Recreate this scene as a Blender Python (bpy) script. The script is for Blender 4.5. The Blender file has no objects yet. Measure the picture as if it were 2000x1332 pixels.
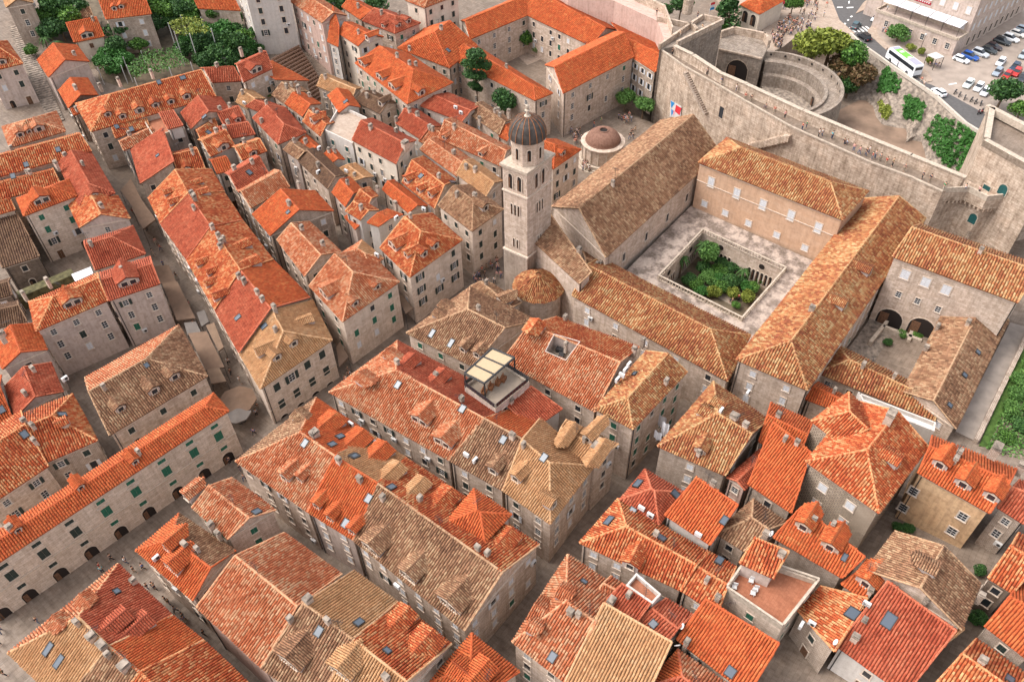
import bpy, bmesh, math, random
import numpy as np
from mathutils import Vector, Matrix
from mathutils.bvhtree import BVHTree
rad = math.radians
scene = bpy.context.scene
col = scene.collection
random.seed(7); RNG = np.random.default_rng(7)

# ------------------------------------------------------------------ camera
H = 110.0; F = 1600.0
pitch, roll, yaw = rad(45.834), rad(1.287), rad(50.716)
_f = Vector((math.sin(yaw)*math.cos(pitch), math.cos(yaw)*math.cos(pitch), -math.sin(pitch)))
_r0 = Vector((math.cos(yaw), -math.sin(yaw), 0)); _d0 = _f.cross(_r0)
_r = _r0*math.cos(roll) + _d0*math.sin(roll); _d = -_r0*math.sin(roll) + _d0*math.cos(roll)
cam = bpy.data.cameras.new('camera'); camo = bpy.data.objects.new('camera', cam); col.objects.link(camo)
m = Matrix.Identity(4)
for i in range(3):
    m[i][0] = _r[i]; m[i][1] = -_d[i]; m[i][2] = -_f[i]
m[0][3], m[1][3], m[2][3] = 0, 0, H
camo.matrix_world = m
cam.sensor_fit = 'HORIZONTAL'; cam.sensor_width = 36; cam.lens = 36*F/2000; cam.clip_start = 1; cam.clip_end = 6000
scene.camera = camo
CAM = Vector((0, 0, H))
# ------------------------------------------------------------------ light
SUN_DIR = Vector((-0.42, 0.62, 1.05)).normalized()      # towards the sun
wd = bpy.data.worlds.new('World'); scene.world = wd; wd.use_nodes = True
nt = wd.node_tree; bg = nt.nodes['Background']; sk = nt.nodes.new('ShaderNodeTexSky')
sk.sky_type = 'NISHITA'; sk.sun_disc = False
sk.sun_elevation = math.asin(SUN_DIR.z); sk.sun_rotation = math.atan2(SUN_DIR.x, SUN_DIR.y)
sk.air_density = 1.0; sk.dust_density = 4.0; sk.ozone_density = 0.6
hs = nt.nodes.new('ShaderNodeHueSaturation'); hs.inputs['Saturation'].default_value = 0.30
nt.links.new(sk.outputs[0], hs.inputs['Color']); nt.links.new(hs.outputs[0], bg.inputs[0])
bg.inputs[1].default_value = 0.15
sl = bpy.data.lights.new('sun', 'SUN'); so = bpy.data.objects.new('sun', sl); col.objects.link(so)
sl.energy = 0.55; sl.angle = rad(38); sl.color = (1.0, 0.95, 0.88)
so.rotation_euler = SUN_DIR.to_track_quat('Z', 'Y').to_euler()
scene.view_settings.view_transform = 'Standard'; scene.view_settings.look = 'None'
scene.view_settings.exposure = 1.33; scene.view_settings.gamma = 1.0; scene.view_settings.use_curve_mapping = False
scene.render.engine = 'CYCLES'

# ------------------------------------------------------------------ pixels to places (photo 2000 x 1332)
S = 1506/520
CR = dict(zip('abcdefghijkl', [(x, y) for y in (0, 440, 872) for x in (0, 500, 1000, 1480)]))
def px(c, x, y):
    if c == '0': return x, y
    o = CR[c]; return o[0]+x/S, o[1]+y/S
def ray(x, y): return _r*((x-1000)/F) + _d*((y-666)/F) + _f
def W(x, y, z):
    d = ray(x, y); t = (z-H)/d.z; return CAM + d*t
def pts(s, dc='0'):
    out = []
    for tok in s.split():
        c = dc
        if ':' in tok: c, tok = tok.split(':')
        v = [float(q) for q in tok.split(',')]
        out.append(px(c, v[0], v[1]) + tuple(v[2:]))
    return out
def WP(s, z, dc='0'): return [W(p[0], p[1], z) for p in pts(s, dc)]
def proj(P):
    v = P-CAM; z = v.dot(_f); return 1000+F*v.dot(_r)/z, 666+F*v.dot(_d)/z

def sm(a, b, x):
    t = min(1, max(0, (x-a)/(b-a))); return t*t*(3-2*t)
def g(x, y):
    z = 0.0
    if y < 33: z += (33-y)*0.155
    if y > 150: z += (y-150)*0.115
    return min(z, 16)

# ------------------------------------------------------------------ materials
def lin(h, k=1.0):
    h = h.lstrip('#'); c = [int(h[i:i+2], 16)/255 for i in (0, 2, 4)]
    return tuple(k*(v/12.92 if v <= .04045 else ((v+.055)/1.055)**2.4) for v in c) + (1,)
MATS = {}
class NT:
    def __init__(s, name):
        s.m = bpy.data.materials.new(name); s.m.use_nodes = True; s.t = s.m.node_tree; s.b = s.t.nodes['Principled BSDF']
        s.b.inputs['Roughness'].default_value = .85; s.b.inputs['Specular IOR Level'].default_value = .25
    def n(s, typ, **kw):
        n = s.t.nodes.new(typ)
        for k, v in kw.items():
            if k.startswith('i_'):
                k = k[2:]; k = int(k) if k.isdigit() else k.replace('_', ' ')
                n.inputs[k].default_value = v
            else: setattr(n, k, v)
        return n
    def l(s, a, b): s.t.links.new(a, b)
    def noise(s, scale, detail=3, vec=None, rough=.55):
        n = s.n('ShaderNodeTexNoise'); n.inputs['Scale'].default_value = scale; n.inputs['Detail'].default_value = detail; n.inputs['Roughness'].default_value = rough
        if vec is None:
            if not hasattr(s, 'pos'): s.pos = s.n('ShaderNodeNewGeometry').outputs['Position']
            vec = s.pos
        s.l(vec, n.inputs['Vector']); return n.outputs['Fac']
    def ramp(s, fac, cols, interp='LINEAR'):
        r = s.n('ShaderNodeValToRGB'); r.color_ramp.interpolation = interp; e = r.color_ramp.elements
        while len(e) < len(cols): e.new(.5)
        for i, (p, c) in enumerate(cols): e[i].position = p; e[i].color = c
        s.l(fac, r.inputs[0]); return r.outputs[0]
    def mix(s, fac, a, b, mode='MIX'):
        n = s.n('ShaderNodeMix', data_type='RGBA', blend_type=mode)
        for sock, v in ((n.inputs[0], fac), (n.inputs[6], a), (n.inputs[7], b)):
            if hasattr(v, 'is_linked') or hasattr(v, 'links'): s.l(v, sock)
            else: sock.default_value = v
        return n.outputs[2]
    def math(s, op, a, b=0.0):
        n = s.n('ShaderNodeMath', operation=op)
        for i, v in enumerate((a, b)):
            if hasattr(v, 'links'): s.l(v, n.inputs[i])
            else: n.inputs[i].default_value = v
        return n.outputs[0]
    def bump(s, h, st=.3, d=.05):
        b = s.n('ShaderNodeBump'); b.inputs['Strength'].default_value = st; b.inputs['Distance'].default_value = d
        s.l(h, b.inputs['Height']); s.l(b.outputs[0], s.b.inputs['Normal'])
    def done(s, c):
        if hasattr(c, 'links'): s.l(c, s.b.inputs['Base Color'])
        else: s.b.inputs['Base Color'].default_value = c
        MATS[s.m.name] = s.m; return s.m
def plain(name, hexc, k=1.0, rough=.8, var=.12, scale=3.0, metal=0):
    q = NT(name); c = lin(hexc, k); q.b.inputs['Roughness'].default_value = rough; q.b.inputs['Metallic'].default_value = metal
    if var:
        f = q.noise(scale, 3); d = tuple(v*(1-var*2) for v in c[:3])+(1,); e = tuple(min(1, v*(1+var)) for v in c[:3])+(1,)
        c = q.ramp(f, [(.3, d), (.7, e)])
    return q.done(c)
PAL = {'O': ('cc6036', 'da7846', 'e49058', 'bc5230', 'dd6e3e'), 'R': ('ba5a3e', 'c66a4c', 'a84c34', 'd27e5e', 'c06246'),
       'M': ('c8623a', 'dc9060', 'b45432', 'e6ae7a', 'd47244'), 'P': ('ca744e', 'd89a74', 'b86440', 'e0b088', 'd08058'),
       'T': ('a4785a', 'bc9270', '8c664e', 'cca884', 'b08264'), 'Y': ('cc966a', 'd6a67a', 'c08a5e', 'ddb48a', 'd09c6e'),
       'B': ('7e5f4c', '8e6e56', '705444', '9e7e64', '86664f'), 'C': ('b8724a', 'ce9a68', 'a25c40', 'd8b282', 'c28054')}
VAR = {'O': .55, 'R': .6, 'M': .75, 'P': .75, 'T': .85, 'Y': .45, 'B': .6, 'C': .8}
def tilemat(k):
    q = NT('tile_'+k); cs = [lin(h, .70) for h in PAL[k]]
    a = q.n('ShaderNodeAttribute', attribute_name='tv'); sep = q.n('ShaderNodeSeparateXYZ'); q.l(a.outputs['Vector'], sep.inputs[0])
    big = q.noise(.22, 4); mid = q.noise(.9, 3)
    x = q.math('MULTIPLY_ADD', sep.outputs[0], VAR[k]); q.t.nodes[-1].inputs[2].default_value = .5-.5*VAR[k]
    bm = q.math('SUBTRACT', big, .5); x = q.math('ADD', x, q.math('MULTIPLY', bm, 1.1))
    # position along the palette: per tile chance plus the large patches
    c = q.ramp(x, [(.06, cs[2]), (.3, cs[0]), (.5, cs[4]), (.72, cs[1]), (.97, cs[3])])
    dirt = q.ramp(mid, [(.36, (.62, .58, .54, 1)), (.56, (1, 1, 1, 1))])
    c = q.mix(.6 if k in 'TBC' else .5, c, dirt, 'MULTIPLY')
    hv = q.math('MULTIPLY_ADD', sep.outputs[1], .26); q.t.nodes[-1].inputs[2].default_value = .86
    hsv = q.n('ShaderNodeHueSaturation'); q.l(hv, hsv.inputs['Value']); q.l(c, hsv.inputs['Color'])
    if k in 'TBC':
        lich = q.noise(2.6, 4); c2 = q.mix(q.ramp(lich, [(.58, (0, 0, 0, 1)), (.72, (.55, .55, .55, 1))]), hsv.outputs[0], lin('6d5c48'))
    else: c2 = hsv.outputs[0]
    q.b.inputs['Roughness'].default_value = .9
    q.done(c2)
    # the pans between the cover tiles, same clay, darkened to paint in recess shade
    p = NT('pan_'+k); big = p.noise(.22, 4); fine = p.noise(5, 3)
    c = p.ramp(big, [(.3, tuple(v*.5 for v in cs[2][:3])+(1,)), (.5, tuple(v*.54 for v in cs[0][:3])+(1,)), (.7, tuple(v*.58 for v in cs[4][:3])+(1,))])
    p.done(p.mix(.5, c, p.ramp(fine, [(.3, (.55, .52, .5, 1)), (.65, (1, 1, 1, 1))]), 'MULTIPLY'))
    rc = NT('cap_'+k); f = rc.noise(2.2, 2)
    rc.done(rc.ramp(f, [(.3, cs[0]), (.5, tuple(.5*(u+v) for u, v in zip(cs[1], cs[3]))), (.7, cs[3])]))
for k in PAL: tilemat(k)

def stone(name, c1, c2, mort, bw=.7, bh=.33, stain=.5, rough=.9, msize=.02, bump=.25):
    q = NT(name); uv = q.n('ShaderNodeUVMap').outputs[0]
    br = q.n('ShaderNodeTexBrick'); q.l(uv, br.inputs['Vector'])
    br.inputs['Scale'].default_value = 1; br.inputs['Brick Width'].default_value = bw; br.inputs['Row Height'].default_value = bh
    br.inputs['Mortar Size'].default_value = msize; br.inputs['Mortar Smooth'].default_value = .3; br.inputs['Bias'].default_value = 0
    br.inputs['Color1'].default_value = lin(c1); br.inputs['Color2'].default_value = lin(c2); br.inputs['Mortar'].default_value = lin(mort)
    big = q.noise(.35, 5); st = q.noise(1.7, 5); fine = q.noise(9, 3)
    mp = q.n('ShaderNodeMapping'); mp.inputs['Scale'].default_value = (1.6, .16, 1); q.l(uv, mp.inputs['Vector']); strk = q.noise(1.0, 4, mp.outputs[0])
    c = q.mix(stain, br.outputs[0], q.ramp(big, [(.32, (.68, .64, .6, 1)), (.5, (.96, .94, .92, 1)), (.68, (1.06, 1.0, .95, 1))]), 'MULTIPLY')
    c = q.mix(stain*.8, c, q.ramp(st, [(.34, (.6, .55, .5, 1)), (.52, (1, 1, 1, 1))]), 'MULTIPLY')
    c = q.mix(stain*.75, c, q.ramp(strk, [(.36, (.58, .54, .5, 1)), (.55, (1, 1, 1, 1))]), 'MULTIPLY')
    c = q.mix(.35, c, q.ramp(fine, [(.3, (.7, .68, .66, 1)), (.7, (1.1, 1.1, 1.1, 1))]), 'MULTIPLY')
    q.bump(q.math('ADD', br.outputs['Fac'], q.math('MULTIPLY', fine, -.6)), bump, -.04)
    q.b.inputs['Roughness'].default_value = rough
    return q.done(c)
stone('stone', 'd2bfb0', 'bca897', 'a3907f', .9, .42, .5)
stone('ashlar', 'dac9ba', 'c8b5a4', 'ac9887', 1.0, .46, .4)
stone('rubble', 'b09f90', 'c2b1a2', '918277', .42, .24, .6, msize=.03, bump=.6)
stone('masonry', 'c2b09c', 'a89684', '6a5d52', .62, .36, .3, msize=.05, bump=.8)
stone('darkstone', '8b7b6d', '796b60', '685b52', .6, .32, .7)
stone('plaster', 'c3b2a8', 'c0afa5', 'bdaca2', 3, 2, .5, msize=.003, bump=.1)
stone('pinkplaster', 'c3a79b', 'c1a498', 'bd9f93', 3, 2, .4, msize=.003, bump=.1)
stone('ochre', 'd2b08c', 'cda984', 'c6a27d', 3, 2, .65, msize=.003, bump=.1)
stone('tanplaster', 'c8a68c', 'c4a084', 'b8937a', 1.4, .6, .35, msize=.006, bump=.1)
stone('domebrick', '8d6a5a', '7f5e50', '74574b', .4, .2, .5)
stone('white', 'c9c1ba', 'c6beb6', 'c0b7af', 3, 2, .3, msize=.003, bump=.05)
stone('cream', 'd9cbbb', 'd4c5b4', 'cabaa9', 1.2, .5, .25, msize=.006, bump=.1)
stone('fortress', 'cdbbaa', 'b7a493', '9b8877', 1.1, .5, .85, msize=.025, bump=.6)
stone('fortdark', 'a3968a', '8d8176', '776c62', 1.1, .5, .7, msize=.02, bump=.5)
stone('redbrick', 'b8917a', 'ac846e', 'a0826f', .5, .25, .35)
stone('paving', '8c7d70', '7e7064', '675b50', 1.2, .7, .6, rough=.6, msize=.015, bump=.2)
stone('terrace', 'b3a192', 'a89586', '998777', .6, .6, .4, msize=.01, bump=.1)
stone('terracotta', 'a56c52', '9b634a', '8d5a44', .4, .4, .4, msize=.012, bump=.1)
plain('trim', 'c8b6a5', var=.1); plain('coping', 'b5a594', var=.14, scale=2); plain('whitepaint', 'c6c2be', var=.05); plain('greyplaster', 'b3a49c', var=.1, scale=1.2)
plain('green', '2f6652', var=.12, rough=.6); plain('darkgreen', '333c38', var=.15, rough=.6); plain('teal', '24504f', var=.1, rough=.5)
plain('blind', 'c9c8ca', var=.05); plain('iron', '3a3838', var=.1, rough=.5); plain('wood', '6d4f3c', var=.2); plain('timber', '8a5a3c', var=.2)
plain('awning', '765f4e', var=.08, scale=1); plain('awning2', '7e6856', var=.08, scale=1); plain('greycloth', '716963', var=.06, scale=1)
plain('canvas', 'b09a7c', var=.04); plain('whitecloth', 'cbc9cc', var=.04); plain('redcloth', '9c2333', var=.1); plain('redmetal', 'a9382f', var=.08)
plain('plantgreen', '3d5a2a', var=.3, scale=2); plain('bark', '6d5a48', var=.25, scale=5); plain('lead', '4a4440', var=.3, scale=.9, rough=.55)
plain('dirt', '8a7260', var=.2, scale=.25); plain('rock', '908275', var=.3, scale=1.2); plain('gravel', '9a8a7a', var=.1, scale=.8); plain('concrete', '94887e', var=.12, scale=.5)
plain('asphalt', '5b5857', var=.08, scale=1.5); plain('roadpaint', 'dad8d4', var=.06); plain('carpark', '9c8d81', var=.1, scale=.4); plain('kerb', 'c2b5a7', var=.1)
plain('lawn', '465f28', var=.25, scale=1.5); plain('moss', '625c40', var=.3, scale=1.2); plain('soil', '6d5f4d', var=.25, scale=.6)
plain('rubber', '232323', var=.05); plain('chrome', 'b0b2b5', var=0, rough=.3, metal=.8); plain('skin', 'c89a80', var=0); plain('busgreen', '6fae4a', var=.05); plain('buswhite', 'e2e4e6', var=.03, rough=.35); plain('busgrey', '9b98a6', var=.05)
plain('benchbrown', '5a4337', var=.2, scale=3); plain('redflag', 'c8343c', var=.05); plain('blueflag', '2f7fb8', var=.05); plain('pinkposter', 'd89aa0', var=.05); plain('orangeflower', 'd8662a', var=.3)
gl = NT('glass'); gl.b.inputs['Roughness'].default_value = .12; gl.b.inputs['Specular IOR Level'].default_value = .6; gl.done(lin('2c2f34'))
gl = NT('skyglass'); gl.b.inputs['Roughness'].default_value = .2; gl.b.inputs['Specular IOR Level'].default_value = .5; gl.done(lin('4a525c'))
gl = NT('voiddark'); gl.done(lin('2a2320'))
def objcol(name, rough=.7, spec=.25):
    q = NT(name); q.b.inputs['Roughness'].default_value = rough; q.b.inputs['Specular IOR Level'].default_value = spec
    return q.done(q.n('ShaderNodeObjectInfo').outputs['Color'])
objcol('cloth'); objcol('carpaint', .25, .6)
def leafmat(name, cols):
    q = NT(name); a = q.n('ShaderNodeAttribute', attribute_name='tv'); sep = q.n('ShaderNodeSeparateXYZ'); q.l(a.outputs['Vector'], sep.inputs[0])
    oi = q.n('ShaderNodeObjectInfo'); x = q.math('ADD', q.math('MULTIPLY', sep.outputs[0], .75), q.math('MULTIPLY', oi.outputs['Random'], .25))
    cs = [lin(c) for c in cols]; c = q.ramp(x, [(i/(len(cs)-1), v) for i, v in enumerate(cs)])
    q.b.inputs['Roughness'].default_value = .6
    return q.done(c)
leafmat('leaf', ('2f4a1c', '41602a', '547a30', '6d8f3a')); leafmat('leafdark', ('233d20', '2f4d27', '3e5f2e', '4d7034'))
leafmat('leafbright', ('38562a', '46682e', '557838', '688642')); leafmat('leafolive', ('4d5a22', '66702a', '7c8434', '8f9440'))
leafmat('leafrust', ('4a4226', '5c4e30', '6d5238', '7a5f46')); leafmat('leafvine', ('2c5222', '386428', '477533', '294a20'))

# ------------------------------------------------------------------ mesh helpers
def me_np(name, V, Fq, mat, tv=None, uv=None):
    V = np.asarray(V, np.float32); Fq = np.asarray(Fq, np.int32); k = Fq.shape[1]
    me = bpy.data.meshes.new(name)
    me.vertices.add(len(V)); me.vertices.foreach_set('co', V.ravel())
    me.loops.add(Fq.size); me.loops.foreach_set('vertex_index', Fq.ravel())
    me.polygons.add(len(Fq)); me.polygons.foreach_set('loop_start', np.arange(0, Fq.size, k, dtype=np.int32))
    me.update(calc_edges=True)
    if tv is not None:
        a = me.attributes.new('tv', 'FLOAT_VECTOR', 'FACE'); a.data.foreach_set('vector', np.asarray(tv, np.float32).ravel())
    me.materials.append(MATS[mat]); return me
class MB:
    """collects polygons with metre UVs"""
    def __init__(s): s.v = []; s.f = []; s.uv = []
    def poly(s, P, uvs=None):
        P = [Vector(p) for p in P]; i = len(s.v); s.v += [tuple(p) for p in P]; s.f.append(tuple(range(i, i+len(P))))
        if uvs is None:
            n = (P[1]-P[0]).cross(P[2]-P[0])
            if n.length < 1e-9 and len(P) > 3: n = (P[2]-P[0]).cross(P[3]-P[0])
            n.normalize()
            if abs(n.z) > .8: uvs = [(p.x, p.y) for p in P]
            else:
                t = Vector((-n.y, n.x, 0)).normalized(); uvs = [(p.dot(t), p.z) for p in P]
        s.uv += uvs
    def box(s, c, sz, rz=0.0, axes=None):
        c = Vector(c); hx, hy, hz = sz[0]/2, sz[1]/2, sz[2]/2
        if axes: X, Y, Z = axes
        else: X = Vector((math.cos(rz), math.sin(rz), 0)); Y = Vector((-math.sin(rz), math.cos(rz), 0)); Z = Vector((0, 0, 1))
        q = lambda a, b, d: c+X*(a*hx)+Y*(b*hy)+Z*(d*hz)
        for f in (((-1,-1,1),(1,-1,1),(1,1,1),(-1,1,1)), ((-1,-1,-1),(-1,1,-1),(1,1,-1),(1,-1,-1)), ((-1,-1,-1),(1,-1,-1),(1,-1,1),(-1,-1,1)),
                  ((1,-1,-1),(1,1,-1),(1,1,1),(1,-1,1)), ((1,1,-1),(-1,1,-1),(-1,1,1),(1,1,1)), ((-1,1,-1),(-1,-1,-1),(-1,-1,1),(-1,1,1))):
            s.poly([q(*t) for t in f])
    def prism(s, P, z0, z1, top=True, bottom=False):
        """P: list of xy(z) counter-clockwise, walls from z0 to z1"""
        n = len(P)
        Z0 = z0 if isinstance(z0, (list, tuple)) else [z0]*n; Z1 = z1 if isinstance(z1, (list, tuple)) else [z1]*n
        for i in range(n):
            a, b = P[i], P[(i+1) % n]; j = (i+1) % n
            s.poly([(a[0], a[1], Z0[i]), (b[0], b[1], Z0[j]), (b[0], b[1], Z1[j]), (a[0], a[1], Z1[i])])
        if top: s.poly([(p[0], p[1], Z1[i]) for i, p in enumerate(P)])
        if bottom: s.poly([(p[0], p[1], Z0[i]) for i, p in reversed(list(enumerate(P)))])
    def tube(s, a, b, r, n=6, r2=None, cap=True):
        a = Vector(a); b = Vector(b); d = (b-a).normalized(); t = d.orthogonal().normalized(); w = d.cross(t); r2 = r if r2 is None else r2
        A = [a+(t*math.cos(i*2*math.pi/n)+w*math.sin(i*2*math.pi/n))*r for i in range(n)]
        B = [b+(t*math.cos(i*2*math.pi/n)+w*math.sin(i*2*math.pi/n))*r2 for i in range(n)]
        for i in range(n): s.poly([A[i], A[(i+1) % n], B[(i+1) % n], B[i]])
        if cap:
            if r2 > 1e-4: s.poly(B)
            s.poly(A[::-1])
    def lathe(s, c, prof, n=16, a0=0.0, a1=2*math.pi):
        c = Vector(c); full = abs(a1-a0-2*math.pi) < 1e-6; m = n if full else n+1
        ring = [[c+Vector((r*math.cos(a0+(a1-a0)*i/n), r*math.sin(a0+(a1-a0)*i/n), z)) for i in range(m)] for r, z in prof]
        for k in range(len(prof)-1):
            for i in range(n):
                j = (i+1) % m; A, B, C, D = ring[k][i], ring[k][j], ring[k+1][j], ring[k+1][i]
                if prof[k][0] < 1e-5: s.poly([A, C, D])
                elif prof[k+1][0] < 1e-5: s.poly([A, B, C])
                else: s.poly([A, B, C, D])
    def mesh(s, name, mat, off=(0, 0, 0), smooth=False):
        me = bpy.data.meshes.new(name); o = Vector(off)
        me.from_pydata([tuple(Vector(v)-o) for v in s.v], [], s.f)
        u = me.uv_layers.new(name='UVMap'); u.data.foreach_set('uv', np.asarray(s.uv, np.float32).ravel())
        me.materials.append(MATS[mat])
        if smooth: me.polygons.foreach_set('use_smooth', [True]*len(me.polygons))
        return me
def obj(name, me, parent=None, loc=(0, 0, 0), rz=0.0, kind=None):
    o = bpy.data.objects.new(name, me); col.objects.link(o); o.location = loc
    if rz: o.rotation_euler = (0, 0, rz)
    if parent is not None: o.parent = parent
    if kind: o['kind'] = kind
    return o
LABELS = {}
def tag(o, label, cat, group=None):
    o['label'] = label; o['category'] = cat
    if group: o['group'] = group
    LABELS.setdefault(label, []).append(o.name); return o
def empty(name, loc, label, cat, group=None, rz=0.0):
    o = obj(name, None, None, loc, rz); o.empty_display_size = .5; return tag(o, label, cat, group)
def struct(name, mb, mat):
    o = obj(name, mb.mesh(name, mat)); o['kind'] = 'structure'; return o
def thing(name, mb, mat, loc, label, cat, group=None):
    return tag(obj(name, mb.mesh(name, mat, loc), None, loc), label, cat, group)
def sub(name, mb, mat, parent, base=None, smooth=False, kind=None):
    """world-space geometry made a child of a thing whose world base is known"""
    base = parent['_b'] if base is None and '_b' in parent else (base or (0, 0, 0))
    o = obj(name, mb.mesh(name, mat, base, smooth), parent)
    if kind: o['kind'] = kind
    return o
def copy_tree(o, parent=None):
    c = o.copy(); col.objects.link(c); c.parent = parent
    for ch in o.children: copy_tree(ch, c)
    return c
BV = []; BF = []       # coarse shells of everything large: used to look up visibility and roof surfaces
def shell(P):
    i = len(BV); BV.extend([tuple(p) for p in P]); BF.append(tuple(range(i, i+len(P))))
# ------------------------------------------------------------------ clay tiles
def gen_tiles(P, s=.31, t=.38, lift=.02, hole=None):
    """cover tiles over a planar polygon P (counter-clockwise from outside, P0-P1 the lower edge)"""
    P = [Vector(p) for p in P]; u = (P[1]-P[0]).normalized()
    n = Vector((0, 0, 0))
    for i in range(len(P)): n += P[i].cross(P[(i+1) % len(P)])
    n.normalize()
    if n.z < 0: n = -n
    h = Vector((n.x, n.y, 0))
    if h.length > .02: u2 = Vector((-h.y, h.x, 0)).normalized(); u = u2 if u2.dot(u) > 0 else -u2
    v = n.cross(u)
    if v.z < 0: v = -v; u = -u
    o = P[0]; o = o+n*((sum(P, Vector())/len(P)-o).dot(n)); Q = np.array([((p-o).dot(u), (p-o).dot(v)) for p in P])
    area = 0.5*np.sum(Q[:, 0]*np.roll(Q[:, 1], -1)-np.roll(Q[:, 0], -1)*Q[:, 1])
    if area < 0: Q = Q[::-1]
    u0, u1, v0, v1 = Q[:, 0].min(), Q[:, 0].max(), Q[:, 1].min(), Q[:, 1].max()
    nu = max(1, int(round((u1-u0)/s))); s = (u1-u0)/nu
    nv = max(1, int(math.ceil((v1-v0)/t)))
    U, Vv = np.meshgrid(u0+(np.arange(nu)+.5)*s, v0-.06+np.arange(nv)*t, indexing='ij'); U = U.ravel(); Vv = Vv.ravel()
    keep = np.ones(len(U), bool)
    for i in range(len(Q)):
        a = Q[i]; b = Q[(i+1) % len(Q)]; L = math.hypot(*(b-a)) or 1
        keep &= ((b[0]-a[0])*(Vv+.5*t-a[1])-(b[1]-a[1])*(U-a[0]))/L > -.04
    if hole:
        hq = np.array([((p-o).dot(u), (p-o).dot(v)) for p in hole]); ar = np.sum(hq[:, 0]*np.roll(hq[:, 1], -1)-np.roll(hq[:, 0], -1)*hq[:, 1])
        if ar < 0: hq = hq[::-1]
        ins = np.ones(len(U), bool)
        for i in range(4):
            a = hq[i]; b = hq[(i+1) % 4]; ins &= ((b[0]-a[0])*(Vv+.5*t-a[1])-(b[1]-a[1])*(U-a[0])) > 0
        keep &= ~ins
    U = U[keep]; Vv = Vv[keep]; N = len(U)
    if N == 0: return None
    ph = RNG.uniform(0, 6, 3); wav = .05+.028*np.sin(U*.55+ph[0]+Vv*.35)+.022*np.sin(Vv*.8+ph[1]+U*.2)+.012*np.sin(U*1.9+ph[2])
    U = U+RNG.normal(0, .012, N); Vv = Vv+RNG.normal(0, .02, N)
    offs = s*np.array([-.37, -.2, .2, .37]); hs = np.array([0, .26*s, .26*s, 0])
    X = np.zeros((N, 8, 3)); tj = RNG.normal(0, .008, N)+wav; sk = RNG.normal(0, .012, N)
    for e, (dv, hh) in enumerate(((0., .045), (t*1.06, .0))):
        for k in range(4):
            j = e*4+k; uu = U+offs[k]*(1.06 if e == 0 else .9)+(sk if e else 0); vv = Vv+dv; ww = lift+hs[k]+(hh if hs[k] else .0)+tj
            X[:, j] = np.array(o)+np.outer(uu, u)+np.outer(vv, v)+np.outer(ww, n)
    base = (np.arange(N)*8)[:, None]
    Fq = np.concatenate([base+np.array(q) for q in ((0, 1, 5, 4), (1, 2, 6, 5), (2, 3, 7, 6), (3, 2, 1, 0))], 0)
    r = RNG.random((N, 3)); tv = np.concatenate([r]*4, 0)
    return X.reshape(-1, 3), Fq, tv
class Tiles:
    def __init__(s): s.V = []; s.F = []; s.T = []; s.n = 0
    def add(self, P, **kw):
        r = gen_tiles(P, **kw)
        if r is None: return
        self.V.append(r[0]); self.F.append(r[1]+self.n); self.T.append(r[2]); self.n += len(r[0])
    def obj(s, name, k, parent, base):
        if not s.n: return
        V = np.concatenate(s.V)-np.array(base); o = obj(name, me_np(name, V, np.concatenate(s.F), 'tile_'+k, np.concatenate(s.T)), parent)
        o['kind'] = 'stuff'; return o
def facing(P):
    P = [Vector(p) for p in P]; n = (P[1]-P[0]).cross(P[2]-P[0])
    if n.z < 0: n = -n
    c = sum(P, Vector())/len(P); return n.normalized().dot((CAM-c).normalized())
def cap_strip(mb, a, b, r=.17):
    """overlapping half-round ridge tiles"""
    a = Vector(a); b = Vector(b); L = (b-a).length
    if L < .3: return
    d = (b-a)/L; sd = d.cross(Vector((0, 0, 1))).normalized(); up = sd.cross(d); n = max(1, int(L/.5)); st = L/n
    for i in range(n):
        j = random.uniform(-.015, .015); p = a+d*(i*st)+sd*j; q = a+d*((i+1.06)*st)
        for (r1, r2) in ((r*1.08, r*.92),):
            A = [p+sd*(r1*x)+up*(r1*y+.04) for x, y in ((1, -.15), (.75, .62), (0, .95), (-.75, .62), (-1, -.15))]
            B = [q+sd*(r2*x)+up*(r2*y+.02) for x, y in ((1, -.15), (.75, .62), (0, .95), (-.75, .62), (-1, -.15))]
            for k in range(4): mb.poly([A[k], A[k+1], B[k+1], B[k]])

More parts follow.
